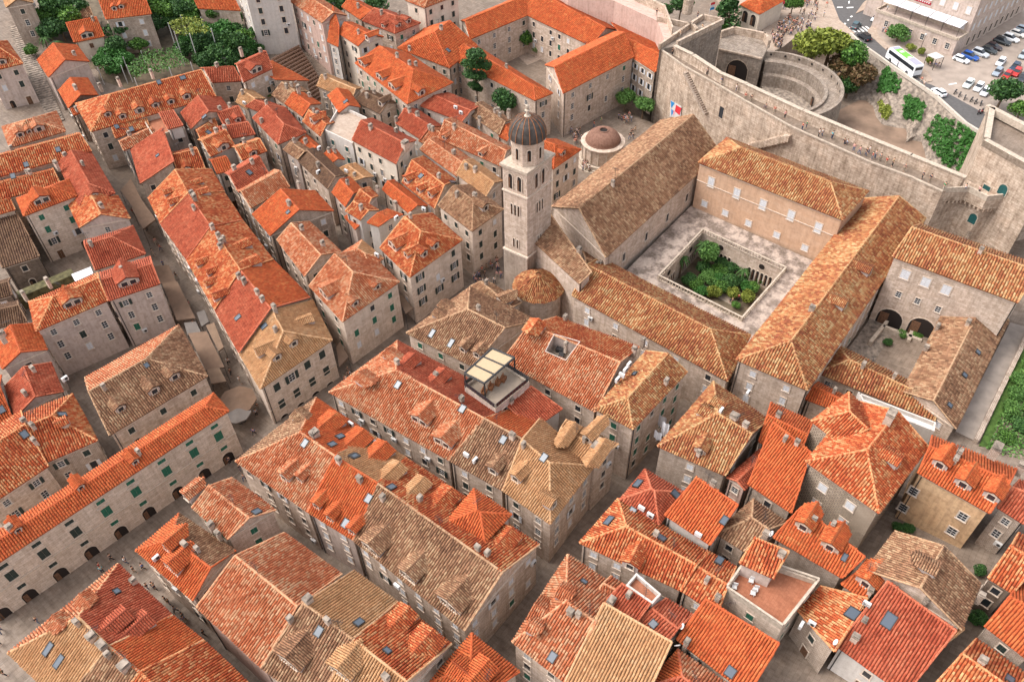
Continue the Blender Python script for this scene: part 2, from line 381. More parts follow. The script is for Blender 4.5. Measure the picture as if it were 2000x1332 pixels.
# ------------------------------------------------------------------ windows (local: x along wall, -y outwards, z up)
WC = {}
def _bars(mb, w, h, nx, ny, y, t=.06):
    for i in range(nx+1): mb.box((-w/2+w*i/nx, y, 0), (t, .05, h+t))
    for i in range(ny+1): mb.box((0, y+.004, -h/2+h*i/ny), (w, .05, t))
def win_parts(st, w, h, trim='trim'):
    k = (st, round(w, 2), round(h, 2), trim)
    if k in WC: return WC[k]
    out = []; t = .16; m = MB()
    if st in 'aA':
        n = 9; r = w/2; zc = h/2-r; P = [(-r, -h/2)]+[(-r*math.cos(math.pi*i/n), zc+r*math.sin(math.pi*i/n)) for i in range(n+1)]+[(r, -h/2)]
        for i in range(len(P)-1):
            (x0, z0), (x1, z1) = P[i], P[i+1]
            sc = lambda x, z: (x*(1+t*2/w), zc+(z-zc)*(1+t*2/w) if z > zc else z)
            X0, Z0 = sc(x0, z0); X1, Z1 = sc(x1, z1)
            m.poly([(x0, -.1, z0), (x1, -.1, z1), (X1, -.1, Z1), (X0, -.1, Z0)]); m.poly([(X0, -.1, Z0), (X1, -.1, Z1), (X1, 0, Z1), (X0, 0, Z0)]); m.poly([(x1, -.1, z1), (x0, -.1, z0), (x0, -.02, z0), (x1, -.02, z1)])
        out.append(('', m.mesh('window_frame', trim)))
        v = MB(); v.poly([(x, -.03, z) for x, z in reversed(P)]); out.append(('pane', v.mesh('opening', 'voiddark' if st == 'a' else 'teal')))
        if st == 'a':
            d = MB(); d.box((-.25*w, -.06, -h*.12), (w*.34, .06, h*.7)); out.append(('door_leaf', d.mesh('door_leaf', 'wood')))
        WC[k] = out; return out
    m.box((-w/2-t/2, -.04, 0), (t, .1, h)); m.box((w/2+t/2, -.04, 0), (t, .1, h)); m.box((0, -.05, h/2+t/2), (w+2*t, .12, t)); m.box((0, -.09, -h/2-t*.4), (w+2.6*t, .2, t*.8))
    if st in 'l':   # projecting lintel cornice
        m.box((0, -.14, h/2+.5), (w+.7, .3, .16))
    out.append(('', m.mesh('window_frame', trim)))
    if st in 'gdwtbl':
        s = MB(); mat = {'g': 'green', 'l': 'green', 'd': 'darkgreen', 'w': 'blind', 't': 'teal', 'b': 'wood'}[st]
        for sx in (-1, 1):
            s.box((sx*w/4, -.035, 0), (w/2-.02, .05, h-.02))
            for i in range(5): s.box((sx*w/4, -.065, -h*.4+h*.2*i), (w/2-.16, .03, h*.12))
        out.append(('shutter', s.mesh('shutter', mat)))
    else:
        p = MB(); p.box((0, -.012, 0), (w, .02, h)); out.append(('pane', p.mesh('pane', 'glass')))
        if st in 'fo':
            b = MB(); _bars(b, w-.06, h-.06, 2, 3, -.035); out.append(('sash', b.mesh('sash', 'whitepaint')))
        if st in 'oO':
            for sx in (-1, 1):
                s = MB(); s.box((sx*(w*.75+.1), -.13, 0), (w/2, .05, h)); out.append(('shutter', s.mesh('shutter', 'darkgreen' if st == 'o' else 'blind')))
    WC[k] = out; return out
NWIN = [0]
def put_window(parent, base, P, n, st, w, h, trim='trim', name='window'):
    rz = math.atan2(n.x, -n.y); parts = win_parts(st, w, h, trim)
    o = obj(name, parts[0][1], parent, P-Vector(base), rz); NWIN[0] += 1
    for nm, me in parts[1:]: obj(nm, me, o)
    return o

# ------------------------------------------------------------------ houses
HOUSES = []
def parse_roof(r):
    k, _, e = r.partition(':'); return k, e or 'gg'
def house(label, cr, corners, z, roof='ab:gg', tile='M', wall='stone', pitch=.48, w='', dorm='', chim='', sky='', ac='', dish='', zb=None, name='house', cat='house',
          group=None, dtile=None, over=.32, cornice=True, tops=None, win=True, flatmat='terracotta', parapet=.7, s=None, hole=''):
    C = WP(corners, z, cr)
    if len(C) == 3: C.append(C[0]+C[2]-C[1])
    kind, ends = parse_roof(roof)
    if kind == 'bc': C = C[1:]+C[:1]
    A, B, C_, D = C
    if (B-A).cross(C_-A).z < 0:
        A, B, C_, D = B, A, D, C_; ends = ends[::-1] if kind != 'shed' else {'bc': 'da', 'da': 'bc'}.get(ends, ends)
    C = [A, B, C_, D]; ctr = sum(C, Vector())/4
    gz = [g(p.x, p.y) for p in C]; z0 = (min(gz) if zb is None else zb)-.4
    base = Vector((ctr.x, ctr.y, z0+.4))
    e = empty(name, base, label, cat, group)
    tl = tile.split('|'); kA, kC = tl[0], tl[-1]; kE = tl[1] if len(tl) == 3 else kA
    wid = ((D-A).length+(C_-B).length)/2; m1 = (A+D)/2; m2 = (B+C_)/2; ax = (m2-m1); L = ax.length; ax = ax/L
    planes = []; gab = []
    zt = [z]*4
    if kind in ('ab', 'bc'):
        i1 = min(wid/2, L*.46) if ends[0] == 'h' else 0; i2 = min(wid/2, L*.46) if ends[1] == 'h' else 0
        R1 = m1+ax*i1; R2 = m2-ax*i2
        dl = lambda p, a, b: abs((b-a).normalized().cross(p-a).z)
        R1 = R1+Vector((0, 0, pitch*.5*(dl(R1, A, B)+dl(R1, C_, D)))); R2 = R2+Vector((0, 0, pitch*.5*(dl(R2, A, B)+dl(R2, C_, D))))
        planes = [([A, B, R2, R1], kA), ([C_, D, R1, R2], kC)]
        if ends[0] == 'h': planes.append(([D, A, R1], kE))
        else: gab.append((D, A, R1))
        if ends[1] == 'h': planes.append(([B, C_, R2], kE))
        else: gab.append((B, C_, R2))
        ridges = [(R1, R2)]
        if ends[0] == 'h': ridges += [(A, R1), (D, R1)]
        if ends[1] == 'h': ridges += [(B, R2), (C_, R2)]
    elif kind == 'shed':
        if ends == 'bc': A, B, C_, D = D, A, B, C_
        if ends == 'da': A, B, C_, D = B, C_, D, A
        if ends == 'ab': A, B, C_, D = C_, D, A, B
        dl = lambda p: abs((B-A).normalized().cross(p-A).z)
        hc, hd = Vector((0, 0, dl(C_)*pitch)), Vector((0, 0, dl(D)*pitch))
        planes = [([A, B, C_+hc, D+hd], kA)]; ridges = [(C_+hc, D+hd)]
        C = [A, B, C_, D]; zt = [z, z, z+hc.z, z+hd.z]
    elif kind == 'pyr':
        R = ctr+Vector((0, 0, wid/2*pitch)); planes = [([C[i], C[(i+1) % 4], R], kA) for i in range(4)]; ridges = [(c, R) for c in C]
    elif kind == 'flat': planes = []; ridges = []
    # walls (inset from the eaves)
    wl = MB(); Q = []
    ov = over if kind != 'flat' else 0
    for i, p in enumerate(C):
        q = ctr+(p-ctr); a = C[i-1]; b = C[(i+1) % 4]
        q = p+((a-p).normalized()+(b-p).normalized())*ov; Q.append(Vector((q.x, q.y, z)))
    zz = [zt[i]-.12 for i in range(4)]
    wl.prism(Q, z0, zz if kind != 'flat' else z, top=(kind == 'flat'))
    for (a, b, r) in gab:
        ia = C.index(a); ib = C.index(b); qa, qb = Q[ia], Q[ib]; mid = (qa+qb)/2
        k = 1-2*ov/max(wid, .1)
        wl.poly([Vector((qa.x, qa.y, z-.12)), Vector((qb.x, qb.y, z-.12)), Vector((mid.x, mid.y, z-.12+(r.z-z)*k))])
    if kind == 'flat':
        pw = MB()
        for i in range(4):
            a, b = Q[i], Q[(i+1) % 4]; d = (b-a).normalized(); n = Vector((-d.y, d.x, 0)); c = (a+b)/2+n*.13
            pw.box((c.x, c.y, z+parapet/2-.02), ((b-a).length-(.0 if i % 2 else .52), .26, parapet+.04), math.atan2(d.y, d.x))
        sub('parapet', pw, 'coping' if wall not in ('white', 'cream') else 'white', e, base)
        fl = MB(); fl.poly([Vector((q.x, q.y, z+.02)) for q in Q]); sub('terrace_floor', fl, flatmat, e, base)
        shell([Vector((q.x, q.y, z)) for q in Q])
    sub('wall', wl, wall, e, base)
    # roof slab, tiles, ridge caps
    if planes:
        if hole:
            hpx = pts(hole, cr); cxy = (sum(p[0] for p in hpx)/4, sum(p[1] for p in hpx)/4); hh = roof_hit(dict(planes=planes), *cxy); HI = [i for i, q in enumerate(planes) if abs((q[0][1]-q[0][0]).cross(q[0][2]-q[0][0]).normalized().dot(hh[2])) > .999 and abs((hh[1]-q[0][0]).dot(hh[2])) < .4][0]
            hp = []
            for p in hpx:
                d_ = ray(p[0], p[1]); hp.append(CAM+d_*((hh[1]-CAM).dot(hh[2])/d_.dot(hh[2])))
            PP = planes[HI][0]; so = sum(PP[i].x*PP[(i+1) % 4].y-PP[(i+1) % 4].x*PP[i].y for i in range(4)); sh = sum(hp[i].x*hp[(i+1) % 4].y-hp[(i+1) % 4].x*hp[i].y for i in range(4))
            if so*sh < 0: hp = hp[::-1]
            hp = min([hp[i:]+hp[:i] for i in range(4)], key=lambda q: sum((a_-b_).length for a_, b_ in zip(q, PP)))
            zf = min(p.z for p in hp)-1.6; pm = MB()
            for i in range(4): a_, b_ = hp[i], hp[(i+1) % 4]; pm.poly([(b_.x, b_.y, zf), (a_.x, a_.y, zf), a_+Vector((0, 0, .12)), b_+Vector((0, 0, .12))])
            for i in range(4):
                a_, b_ = hp[i], hp[(i+1) % 4]; u_ = (b_-a_).normalized(); sd_ = u_.cross(hh[2]).normalized(); m_ = (a_+b_)/2+hh[2]*.1; pm.box(m_, ((b_-a_).length+.05, .12, .22), axes=(u_, sd_, hh[2]))
            po = sub('sunken_patio', pm, 'plaster', e, base); fm = MB(); fm.poly([(p.x, p.y, zf+.02) for p in hp]); sub('patio_floor', fm, 'gravel', po, base); fm = MB(); cc_ = sum(hp, Vector())/4; fm.box((cc_.x, cc_.y, zf+.4), (1.1, .8, .75), .5); fm.box((cc_.x+.9, cc_.y+.7, zf+.45), (.7, 1.6, .8), .2); sub('patio_furniture', fm, 'iron', po, base)
        rb = {}; ti = {}; far = (ctr-CAM).length; ts = s or (.37 if far < 185 else .43)
        for P, k in planes:
            mbk = rb.setdefault(k, MB()); HL = None
            if hole and len(P) == 4 and P is planes[HI][0]: HL = hp
            if HL:
                for i in range(4): mbk.poly([P[i], P[(i+1) % 4], HL[(i+1) % 4], HL[i]])
            else: mbk.poly(P); mbk.poly([p-Vector((0, 0, .14)) for p in reversed(P)])
            for i in range(len(P)):
                a, b = P[i], P[(i+1) % len(P)]; mbk.poly([a-Vector((0, 0, .14)), b-Vector((0, 0, .14)), b, a])
            if facing(P) > -.03: ti.setdefault(k, Tiles()).add(P, s=ts, t=ts*1.2, hole=HL)
            shell(P)
        first = None
        for k, mbk in rb.items():
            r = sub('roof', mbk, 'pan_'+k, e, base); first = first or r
            if k in ti: ti[k].obj('roof_tiles', k, r, base)
        cp = MB()
        for a, b in ridges: cap_strip(cp, a, b)
        if kind in ('ab', 'bc'):
            for (ga, gb_, gr) in gab: cap_strip(cp, ga+Vector((0, 0, .06)), gr+Vector((0, 0, .06)), .13); cap_strip(cp, gb_+Vector((0, 0, .06)), gr+Vector((0, 0, .06)), .13)
        if kind == 'shed': cap_strip(cp, A+Vector((0, 0, .06)), D+hd+Vector((0, 0, .06)), .13); cap_strip(cp, B+Vector((0, 0, .06)), C_+hc+Vector((0, 0, .06)), .13)
        if cp.v: sub('ridge_cap', cp, 'cap_'+kA, first, base)
    if cornice and kind != 'flat':
        cm = MB()
        for i in range(4):
            if zt[i] > z+.1 and zt[(i+1) % 4] > z+.1: continue
            if abs(zt[i]-zt[(i+1) % 4]) > .1: continue
            a, b = Q[i], Q[(i+1) % 4]; d = (b-a).normalized(); n = Vector((d.y, -d.x, 0)); c = (a+b)/2+n*.06
            cm.box((c.x, c.y, z-.30), ((b-a).length+.02*i, .18, .24), math.atan2(d.y, d.x))
        if cm.v: sub('cornice', cm, 'trim', e, base)
    for i in range(4):
        a, b = Q[i], Q[(i+1) % 4]; shell([(a.x, a.y, z0), (b.x, b.y, z0), (b.x, b.y, zt[(i+1) % 4]), (a.x, a.y, zt[i])])
    rnd_ = random.Random(label)
    for i in range(4):
        if rnd_.random() < .45 and kind != 'flat' and zt[i] <= z+.1:
            a, b = Q[i], Q[(i+1) % 4]; d = (b-a).normalized(); n = Vector((d.y, -d.x, 0))
            if n.dot(CAM-a) > 0:
                p = a+d*.35+n*.09; dm = MB(); dm.tube((p.x, p.y, z0), (p.x, p.y, z-.2), .07, 5, cap=False); sub('drainpipe', dm, 'iron', e, base)
    hs = dict(e=e, base=base, Q=Q, zt=zt, z=z, z0=z0, planes=planes, k=kA, dt=dtile, wall=wall, w=w, dorm=pts(dorm, cr), chim=pts(chim, cr), sky=pts(sky, cr), ac=pts(ac, cr), dish=pts(dish, cr), win=win, gab=gab, label=label, ridges=ridges[:1], pitch=pitch)
    HOUSES.append(hs); return hs
def roof_hit(hs, x, y):
    d = ray(x, y); best = None
    for P, k in hs['planes']:
        n = (P[1]-P[0]).cross(P[2]-P[0]); n.normalize()
        if n.z < 0: n = -n
        dn = d.dot(n)
        if abs(dn) < 1e-6: continue
        t = (P[0]-CAM).dot(n)/dn; q = CAM+d*t
        # inside test in plan
        ins = 1e9
        m = len(P); sg = sum((P[i].x*P[(i+1) % m].y-P[(i+1) % m].x*P[i].y) for i in range(m))
        for i in range(m):
            a, b = P[i], P[(i+1) % m]; v = ((b.x-a.x)*(q.y-a.y)-(b.y-a.y)*(q.x-a.x))/max(1e-6, math.hypot(b.x-a.x, b.y-a.y)); ins = min(ins, v if sg > 0 else -v)
        sc = (0 if ins > -.15 else -ins*100)+t*.01+(50 if dn > 0 else 0)
        if best is None or sc < best[0]: best = (sc, q, n, k)
    return best
def dormer(hs, x, y, w=1.7, typ=0):
    b = roof_hit(hs, x, y)
    if not b: return
    _, P, n, k = b; dh = Vector((n.x, n.y, 0))
    if dh.length < .05: return
    p = dh.length/n.z; dh.normalize(); sd = Vector((-dh.y, dh.x, 0)); up = Vector((0, 0, 1)); base = hs['base']
    hw = min(1.25, .5*w+.25) if w < 3 else 1.2; gr = w*.2; P = P+dh*.2*0
    f0 = P+up*.0; wm = MB(); a = w/2
    BL, BR = f0-sd*a-up*.4, f0+sd*a-up*.4; TL, TR = f0-sd*a+up*hw, f0+sd*a+up*hw; AP = f0+up*(hw+gr)
    bl, br = TL-dh*(hw/p+.3), TR-dh*(hw/p+.3); ab = AP-dh*((hw+gr)/p+.3)
    wm.poly([BL, BR, TR, AP, TL] if dh.cross(sd).z > 0 else [BR, BL, TL, AP, TR]); wm.poly([BL, TL, bl, BL-dh*.4]); wm.poly([BR, BR-dh*.4, br, TR])
    o = sub('dormer', wm, 'greyplaster' if hs['wall'] not in ('rubble', 'darkstone') else 'stone', hs['e'], base)
    dt = hs['dt'] or k
    oh = dh*.18; so = sd*.2; dz = Vector((0, 0, -.2*gr/a))
    L0, R0, A0 = TL+oh-so+dz, TR+oh+so+dz, AP+oh; L1, R1 = bl-so+dz-dh*.0, br+so+dz
    pl = [[L1, L0, A0, ab], [R0, R1, ab, A0]]
    rm = MB(); T = Tiles()
    for q in pl:
        rm.poly(q); rm.poly([v-Vector((0, 0, .1)) for v in reversed(q)]); rm.poly([q[1]-Vector((0, 0, .1)), q[2]-Vector((0, 0, .1)), q[2], q[1]]); rm.poly([q[0]-Vector((0, 0, .1)), q[1]-Vector((0, 0, .1)), q[1], q[0]])
        T.add(q, s=.29, t=.36)
    cap_strip(rm, A0, ab, .14)
    sub('dormer_roof', rm, 'pan_'+dt, o, base); T.obj('roof_tiles', dt, o, base)
    ww = min(.9, w*.5) if w < 3 else 1.0
    nn = 1 if w < 3 else 2
    for i in range(nn):
        c = f0+dh*.03+sd*((i-.5*(nn-1))*1.5)+up*(hw*.48)
        rz = math.atan2(dh.x, -dh.y); parts = win_parts(random.choice('kfk'), ww, hw*.8, 'trim'); q = obj('window', parts[0][1], o, c-base, rz)
        if len(parts) > 1:
            mb = parts[1][1]; obj('pane', mb, o, c-base, rz)
    shell([BL, BR, TR, TL]); shell(pl[0]); shell(pl[1])
CH = {}
def chimney(hs, x, y, w=.8, h=1.5, typ=0):
    b = roof_hit(hs, x, y); P = b[1] if b else W(x, y, hs['z'])
    w = (w or .8)*.85; k = round(w, 1)
    if k not in CH:
        m = MB(); m.box((0, 0, 0), (k, k*.75, 2.0)); c = MB(); c.box((0, 0, 1.05), (k+.16, k*.75+.16, .12))
        for i in (-1, 1): c.box((i*k*.28, 0, 1.22), (k*.22, k*.5, .26))
        c.box((0, 0, 1.38), (k+.05, k*.75+.05, .09)); CH[k] = (m.mesh('chimney', 'stone'), c.mesh('chimney_cap', 'rock'), m.mesh('chimney', 'rubble'))
    rz = random.choice((0, math.pi/2)); o = obj('chimney', CH[k][random.choice((0, 0, 2))], hs['e'], P-hs['base'], rz); obj('chimney_cap', CH[k][1], o)
def chimney_at(hs, P, w):
    k = round(w, 1)
    if k not in CH: x, y = proj(P); return chimney(hs, x, y, w/.85)
    o = obj('chimney', CH[k][random.choice((0, 0, 2))], hs['e'], P-hs['base'], random.choice((0, math.pi/2))); obj('chimney_cap', CH[k][1], o)
def antenna_at(hs, P, rr):
    if 'an' not in CH:
        m = MB(); m.tube((0, 0, -.3), (0, 0, 2.6), .035, 4); m.tube((-.7, 0, 2.4), (.7, 0, 2.4), .025, 4)
        for i in range(6): m.tube((-.6+.24*i, -.35, 2.4), (-.6+.24*i, .35, 2.4), .018, 4)
        CH['an'] = m.mesh('antenna', 'iron')
    obj('antenna', CH['an'], hs['e'], P-hs['base'], rr.uniform(0, 3))
def skylight(hs, x, y, w=.9, h=1.2):
    b = roof_hit(hs, x, y)
    if not b: return
    _, P, n, k = b; dh = Vector((n.x, n.y, 0)).normalized(); X = Vector((-dh.y, dh.x, 0)); Y = n.cross(X); base = hs['base']; P = P+n*.24
    m = MB()
    for sx in (-1, 1): m.box(P+X*(sx*w/2), (.1, h+.1, .22), axes=(X, Y, n))
    for sy in (-1, 1): m.box(P+Y*(sy*h/2), (w+.1, .1, .215), axes=(X, Y, n))
    o = sub('skylight', m, 'iron', hs['e'], base); q = MB(); q.box(P+n*.02, (w-.06, h-.06, .1), axes=(X, Y, n)); sub('pane', q, 'skyglass', o, base)
def aircon(hs, x, y):
    b = roof_hit(hs, x, y); P = (b[1] if b else W(x, y, hs['z']))+Vector((0, 0, .55))
    if 'ac' not in CH:
        m = MB(); m.box((0, 0, 0), (.95, .38, .7)); m.box((-.35, 0, -.45), (.06, .3, .3)); m.box((.35, 0, -.45), (.06, .3, .3)); f = MB(); f.tube((.12, -.2, 0), (.12, -.215, 0), .26, 10); CH['ac'] = (m.mesh('air_conditioner', 'whitepaint'), f.mesh('fan_grille', 'iron'))
    o = obj('air_conditioner', CH['ac'][0], hs['e'], P-hs['base'], random.choice((0, 1.57, -1.57, .0))); obj('fan_grille', CH['ac'][1], o)
def dish(hs, x, y):
    b = roof_hit(hs, x, y); P = (b[1] if b else W(x, y, hs['z']))
    if 'di' not in CH:
        m = MB(); m.lathe((0, 0, 0), [(0, 0), (.25, .03), (.42, .1), (.42, .12), (.25, .05), (0.001, .02)], 12); t = MB(); t.tube((0, 0, -1.1), (0, 0, 0), .035); CH['di'] = (m.mesh('satellite_dish', 'whitepaint'), t.mesh('mast', 'iron'))
    t = obj('antenna_mast', CH['di'][1], hs['e'], P-hs['base']+Vector((0, 0, 1.1))); o = obj('satellite_dish', CH['di'][0], t); o.rotation_euler = (rad(60), 0, random.uniform(2.4, 3.6))
def inside(Q, p):
    m = len(Q)
    for i in range(m):
        a, b = Q[i], Q[(i+1) % m]
        if (b.x-a.x)*(p.y-a.y)-(b.y-a.y)*(p.x-a.x) < 0: return False
    return True
EYES = [CAM, CAM+_r*9, CAM-_r*9, CAM+Vector((0, 0, 7))]
def visible(bvh, P, tol=.5):
    for c in EYES:
        d = P-c; L = d.length; h = bvh.ray_cast(c, d/L, L)
        if h[0] is None or h[3] > L-tol: return True
    return False
def in_frame(P, m=60):
    x, y = proj(P); return -m < x < 2000+m and -m < y < 1332+m
def auto_windows(hs, bvh):
    Q = hs['Q']; rnd = random.Random(hs['label']); spec = hs['w'] or rnd.choice(('d3.1', 'k3.0', 'w3.2', 'f3.1', 'd3.4', 'k2.8', 'g3.3'))
    st = spec[0]; sp = float(spec[1:] or 3.1)
    for i in range(4):
        a, b = Q[i], Q[(i+1) % 4]; d = b-a; L = d.length; d = d/L; n = Vector((d.y, -d.x, 0)); zt = min(hs['zt'][i], hs['zt'][(i+1) % 4])
        if n.dot(CAM-(a+b)/2) < 0 or L < 2.2: continue
        nc = max(1, int((L-.6)/sp)); gz = max(hs['z0']+.4, -1)
        z = zt-1.75; row = 0
        while z > gz+1.3 and row < 5:
            hh = 1.55 if row else (1.25 if st not in 'ol' else 1.5)
            for c in range(nc):
                if rnd.random() < .07 and nc > 2: continue
                u = L*(c+.5)/nc; P = a+d*u; P = Vector((P.x, P.y, z)); T = P+n*.5
                if not in_frame(P, 20): continue
                if not visible(bvh, P+n*.25): continue
                ss = st if rnd.random() < .68 else rnd.choice('kdfwoOg')
                ground = z-gz < 2.6
                if ground: put_window(hs['e'], hs['base'], Vector((P.x, P.y, gz+1.15)), n, 'a' if rnd.random() < .5 else 'b', 1.1, 2.2, name='door')
                else:
                    put_window(hs['e'], hs['base'], P, n, ss, .95, hh)
                    if rnd.random() < .07 and 'ac' in CH: q_ = P+n*.25-Vector((0, 0, 1.3))+d*.9; o_ = obj('air_conditioner', CH['ac'][0], hs['e'], q_-hs['base'], math.atan2(n.x, -n.y)); obj('fan_grille', CH['ac'][1], o_)
            z -= 3.0; row += 1
def finish_houses():
    global BVHT
    for hs in HOUSES:
        for q in hs['dorm']: dormer(hs, *q)
        for q in hs['sky']: skylight(hs, *q)
        for q in hs['chim']: chimney(hs, *q)
        rr = random.Random(hs['label']+'x')
        if hs['ridges']:
            a, b = hs['ridges'][0]; L = (b-a).length
            for _ in range(rr.choice((0, 1, 1, 2)) if L > 4 and hs['base'].x < 150 else 0):
                t = rr.uniform(.12, .88); p = a.lerp(b, t); sd = (b-a).normalized().cross(Vector((0, 0, 1))); off = rr.choice((-1, 1))*rr.uniform(.2, 1.2); p = p+sd*off-Vector((0, 0, abs(off)*.45)); chimney_at(hs, p, rr.choice((.6, .7, .8)))
            if rr.random() < .55: p = a.lerp(b, rr.uniform(.2, .8)); antenna_at(hs, p, rr)
        for q in hs['ac']: aircon(hs, *q)
        for q in hs['dish']: dish(hs, *q)
    BVHT = BVHTree.FromPolygons(BV, BF)
    for hs in HOUSES:
        if hs['win']: auto_windows(hs, BVHT)
# ------------------------------------------------------------------ the houses, block by block
# --- left side, south of the main street
h = house
h('grey plaster palace wing with hipped orange roof, left of its red-roofed half', 'e', '205,602 610,428 555,272', 12, 'ab:hg', 'M', 'plaster', w='f3.6', dorm='420,455,3.2', chim='275,330 140,405')
h('grey plaster palace half with dull red roof and gabled pink dormer beside the tan awnings', 'e', '614,430 905,333 850,178', 12, 'ab:gg', 'R', 'plaster', pitch=.34, w='f3.4', dorm='735,340,3.6')
h('red hipped roof house directly behind the grey plaster palace, white canopy on its left', 'e', '540,255 825,163 752,5', 11, 'ab:gh', 'R', 'white', chim='520,120')
h('house with old brown tiled roof and three small dormers above the long green-shuttered building', 'e', '620,1190 1175,855 1012,565', 10.5, 'ab:gh', 'T|P', 'stone', w='d4.5', dorm='690,1050,1.6 880,950,1.8 995,870,1.7', sky='830,795,.7,.8', ac='375,880', dtile='T')
LONG = h('long three-storey stone building with green shutters and arched shop doors on the main street', '0', '-75,1147 447.5,803 417,768', 10.8, 'ab:gh', 'O', 'ashlar', win=False, dorm='38,1038,1.1 160,955,1.1 266,905,1.1', name='street_palace', cat='building', pitch=.42)
h('dull red gabled roof house between grey gable wall and orange roof at far left', 'e', '290,778 358,942 90,1085', 9.5, 'ab:gg', 'R', 'plaster')
h('orange roof house with grey gable wall and two small windows at far left', 'e', '205,556 268,704 15,815', 10.5, 'ab:gg', 'O', 'plaster', w='k4.2', chim='30,630')
h('orange hipped roof house with narrow dormers left of the brown three-dormer roof', 'e', '235,1355 552,1218 410,955', 10.5, 'ab:gh', 'M', 'rubble', dorm='390,1120,1.4', sky='350,1075', chim='195,1150')
h('mottled orange roof house at left edge behind the long green-shuttered building', 'e', '-90,1605 275,1363 120,1050', 10.5, 'ab:gg', 'M', 'stone', w='f4', chim='205,1235 15,640', sky='140,1185')
h('small orange roof at left edge with one skylight beside grey gable', 'e', '-120,1180 68,1085 10,850', 9.5, 'ab:gg', 'O', 'plaster', sky='10,1045')
h('dark weathered church house with brown roof and round window below the white stone palace', '0', '5,524 78,501 45,438', 7, 'shed:cd', 'B', 'darkstone', w='k4', pitch=.22)
h('brown roofed outbuilding at left edge under the dark church house', 'e', '-60,430 70,395 60,300', 7, 'ab:gg', 'B', 'darkstone')
h('brown and pink low house at left edge above orange grey-gabled roof', 'e', '-40,590 155,545 100,430', 8.5, 'ab:gg', 'B', 'pinkplaster')
h('stone gabled house with tan roof at the top left corner beside the stair lane', 'a', '35,45 190,18 130,-130', 20, 'bc:gg', 'Y', 'rubble', w='f9')
h('orange roofed house with grey facade and dark shutters left of the stair lane', 'a', '-80,412 132,362 40,235', 17, 'ab:gh', 'M', 'plaster', w='d3.4', dorm='20,365,1.8')
h('salmon roof house with three little dormers left of the stair lane', 'a', '55,838 372,745 320,632', 13, 'ab:hh', 'P', 'stone', dorm='120,775,1.6 170,755,1.2 228,745,2.2')
h('wide mottled roof at left edge behind the white stone palace', 'a', '-70,1020 520,858 432,758', 13, 'ab:gg', 'M', 'stone', sky='330,850 150,935', chim='375,895 320,940')
h('red wing with tall dormer facing the awning street, right of white stone palace', 'a', '515,862 652,1095 450,1165', 12.5, 'ab:gh', 'R', 'stone', dorm='540,1125,1.8')
h('white stone palace with large attic windows and red hipped roof', 'a', '135,1225 436,1110 388,1015', 13, 'ab:hh', 'O', 'ashlar', w='g4.2', dorm='245,1150,3')
h('small orange roof at left edge beside the white stone palace', 'a', '-110,1245 88,1188 60,1120', 11, 'ab:gg', 'M', 'stone')
h('mottled orange gable with grey end wall and paired white windows by awning street', 'a', '450,1290 738,1238 668,1110', 11.5, 'bc:gg', 'M', 'plaster', w='f5')
LONGS = h('large mottled orange roof with seven dormers standing over the vine pergola', 'a', '515,748 1222,548 1107,405', 13, 'ab:hg', 'M', 'stone', w='d4', dorm='615,660,1.5 698,672,1.6 795,640,2 885,608,1.6 972,588,1.6 1060,560,1.8', sky='900,470 745,735 1035,445,1.2,1.0', chim='675,470 860,425')
h('orange gabled house with grey end wall beside the stair lane below stone garden', 'a', '275,440 505,350 435,258', 15, 'bc:gg', 'O', 'plaster', win=False, chim='425,320')
h('small ridged orange house with dark gable next to the stair lane', 'a', '388,614 555,540 495,445', 12.5, 'bc:gg', 'O', 'darkstone', chim='570,500')
h('little lean-to orange roof at the hipped end of the seven-dormer roof', 'a', '420,655 540,610 520,575', 11.5, 'ab:gg', 'O', 'stone')
h('bright mottled orange roof in front of the seven-dormer roof, left of red awning terrace', 'a', '655,785 846,715 822,655', 11.5, 'ab:gg', 'M', 'white', sky='660,720')
h('narrow salmon roof strip between bright mottled roof and broad red slope', 'a', '700,855 880,775 850,722', 11, 'ab:gg', 'P', 'white')
h('broad single red slope with rough grey gable wall beside the awning street', 'a', '795,1040 1010,990 945,800', 10.5, 'shed:bc', 'R', 'rubble', pitch=.42, sky='895,885,.8,.8')
h('orange roof with white dormer window right of the broad single red slope', 'a', '1016,1000 1165,965 1105,835', 10.5, 'ab:gg', 'M', 'stone', dorm='1062,970,1.5')
h('flat roof terrace house with red awning in front of the seven-dormer roof', 'a', '870,785 1052,742 985,640', 11.5, 'flat', 'R', 'plaster')
h('dusty red gable with ridge running from the street, right of the red awning terrace', 'a', '1080,732 1312,640 1250,553', 12, 'bc:gg', 'R', 'stone', sky='1160,665')
h('mottled orange lean-to roof below the dusty red gable', 'a', '1140,805 1240,732 1205,662', 11, 'ab:gg', 'M', 'stone', sky='1180,755')
h('orange roof with white glazed dormer above the lane terrace', 'a', '1192,888 1328,826 1255,735', 11, 'ab:gg', 'M', 'white', dorm='1270,850,2.6')
h('brownish red roof with dormer behind white glazed dormer house', 'a', '1270,720 1392,682 1332,603', 11.5, 'ab:gg', 'R', 'plaster', dorm='1350,690,1.4')
h('brownish red roof with plain grey gable, left of green lawn lane', 'a', '1278,792 1445,762 1382,690', 11, 'ab:gg', 'R', 'plaster')
h('orange gabled roof with one arched dormer by the second lane', 'a', '1370,908 1510,858 1450,785', 11, 'ab:gg', 'M', 'stone', dorm='1438,880,1.6')
h('smooth red roof with white ladder of skylights by the second lane', 'a', '1352,1092 1520,985 1440,880', 11, 'ab:gg', 'R', 'stone', sky='1410,980')
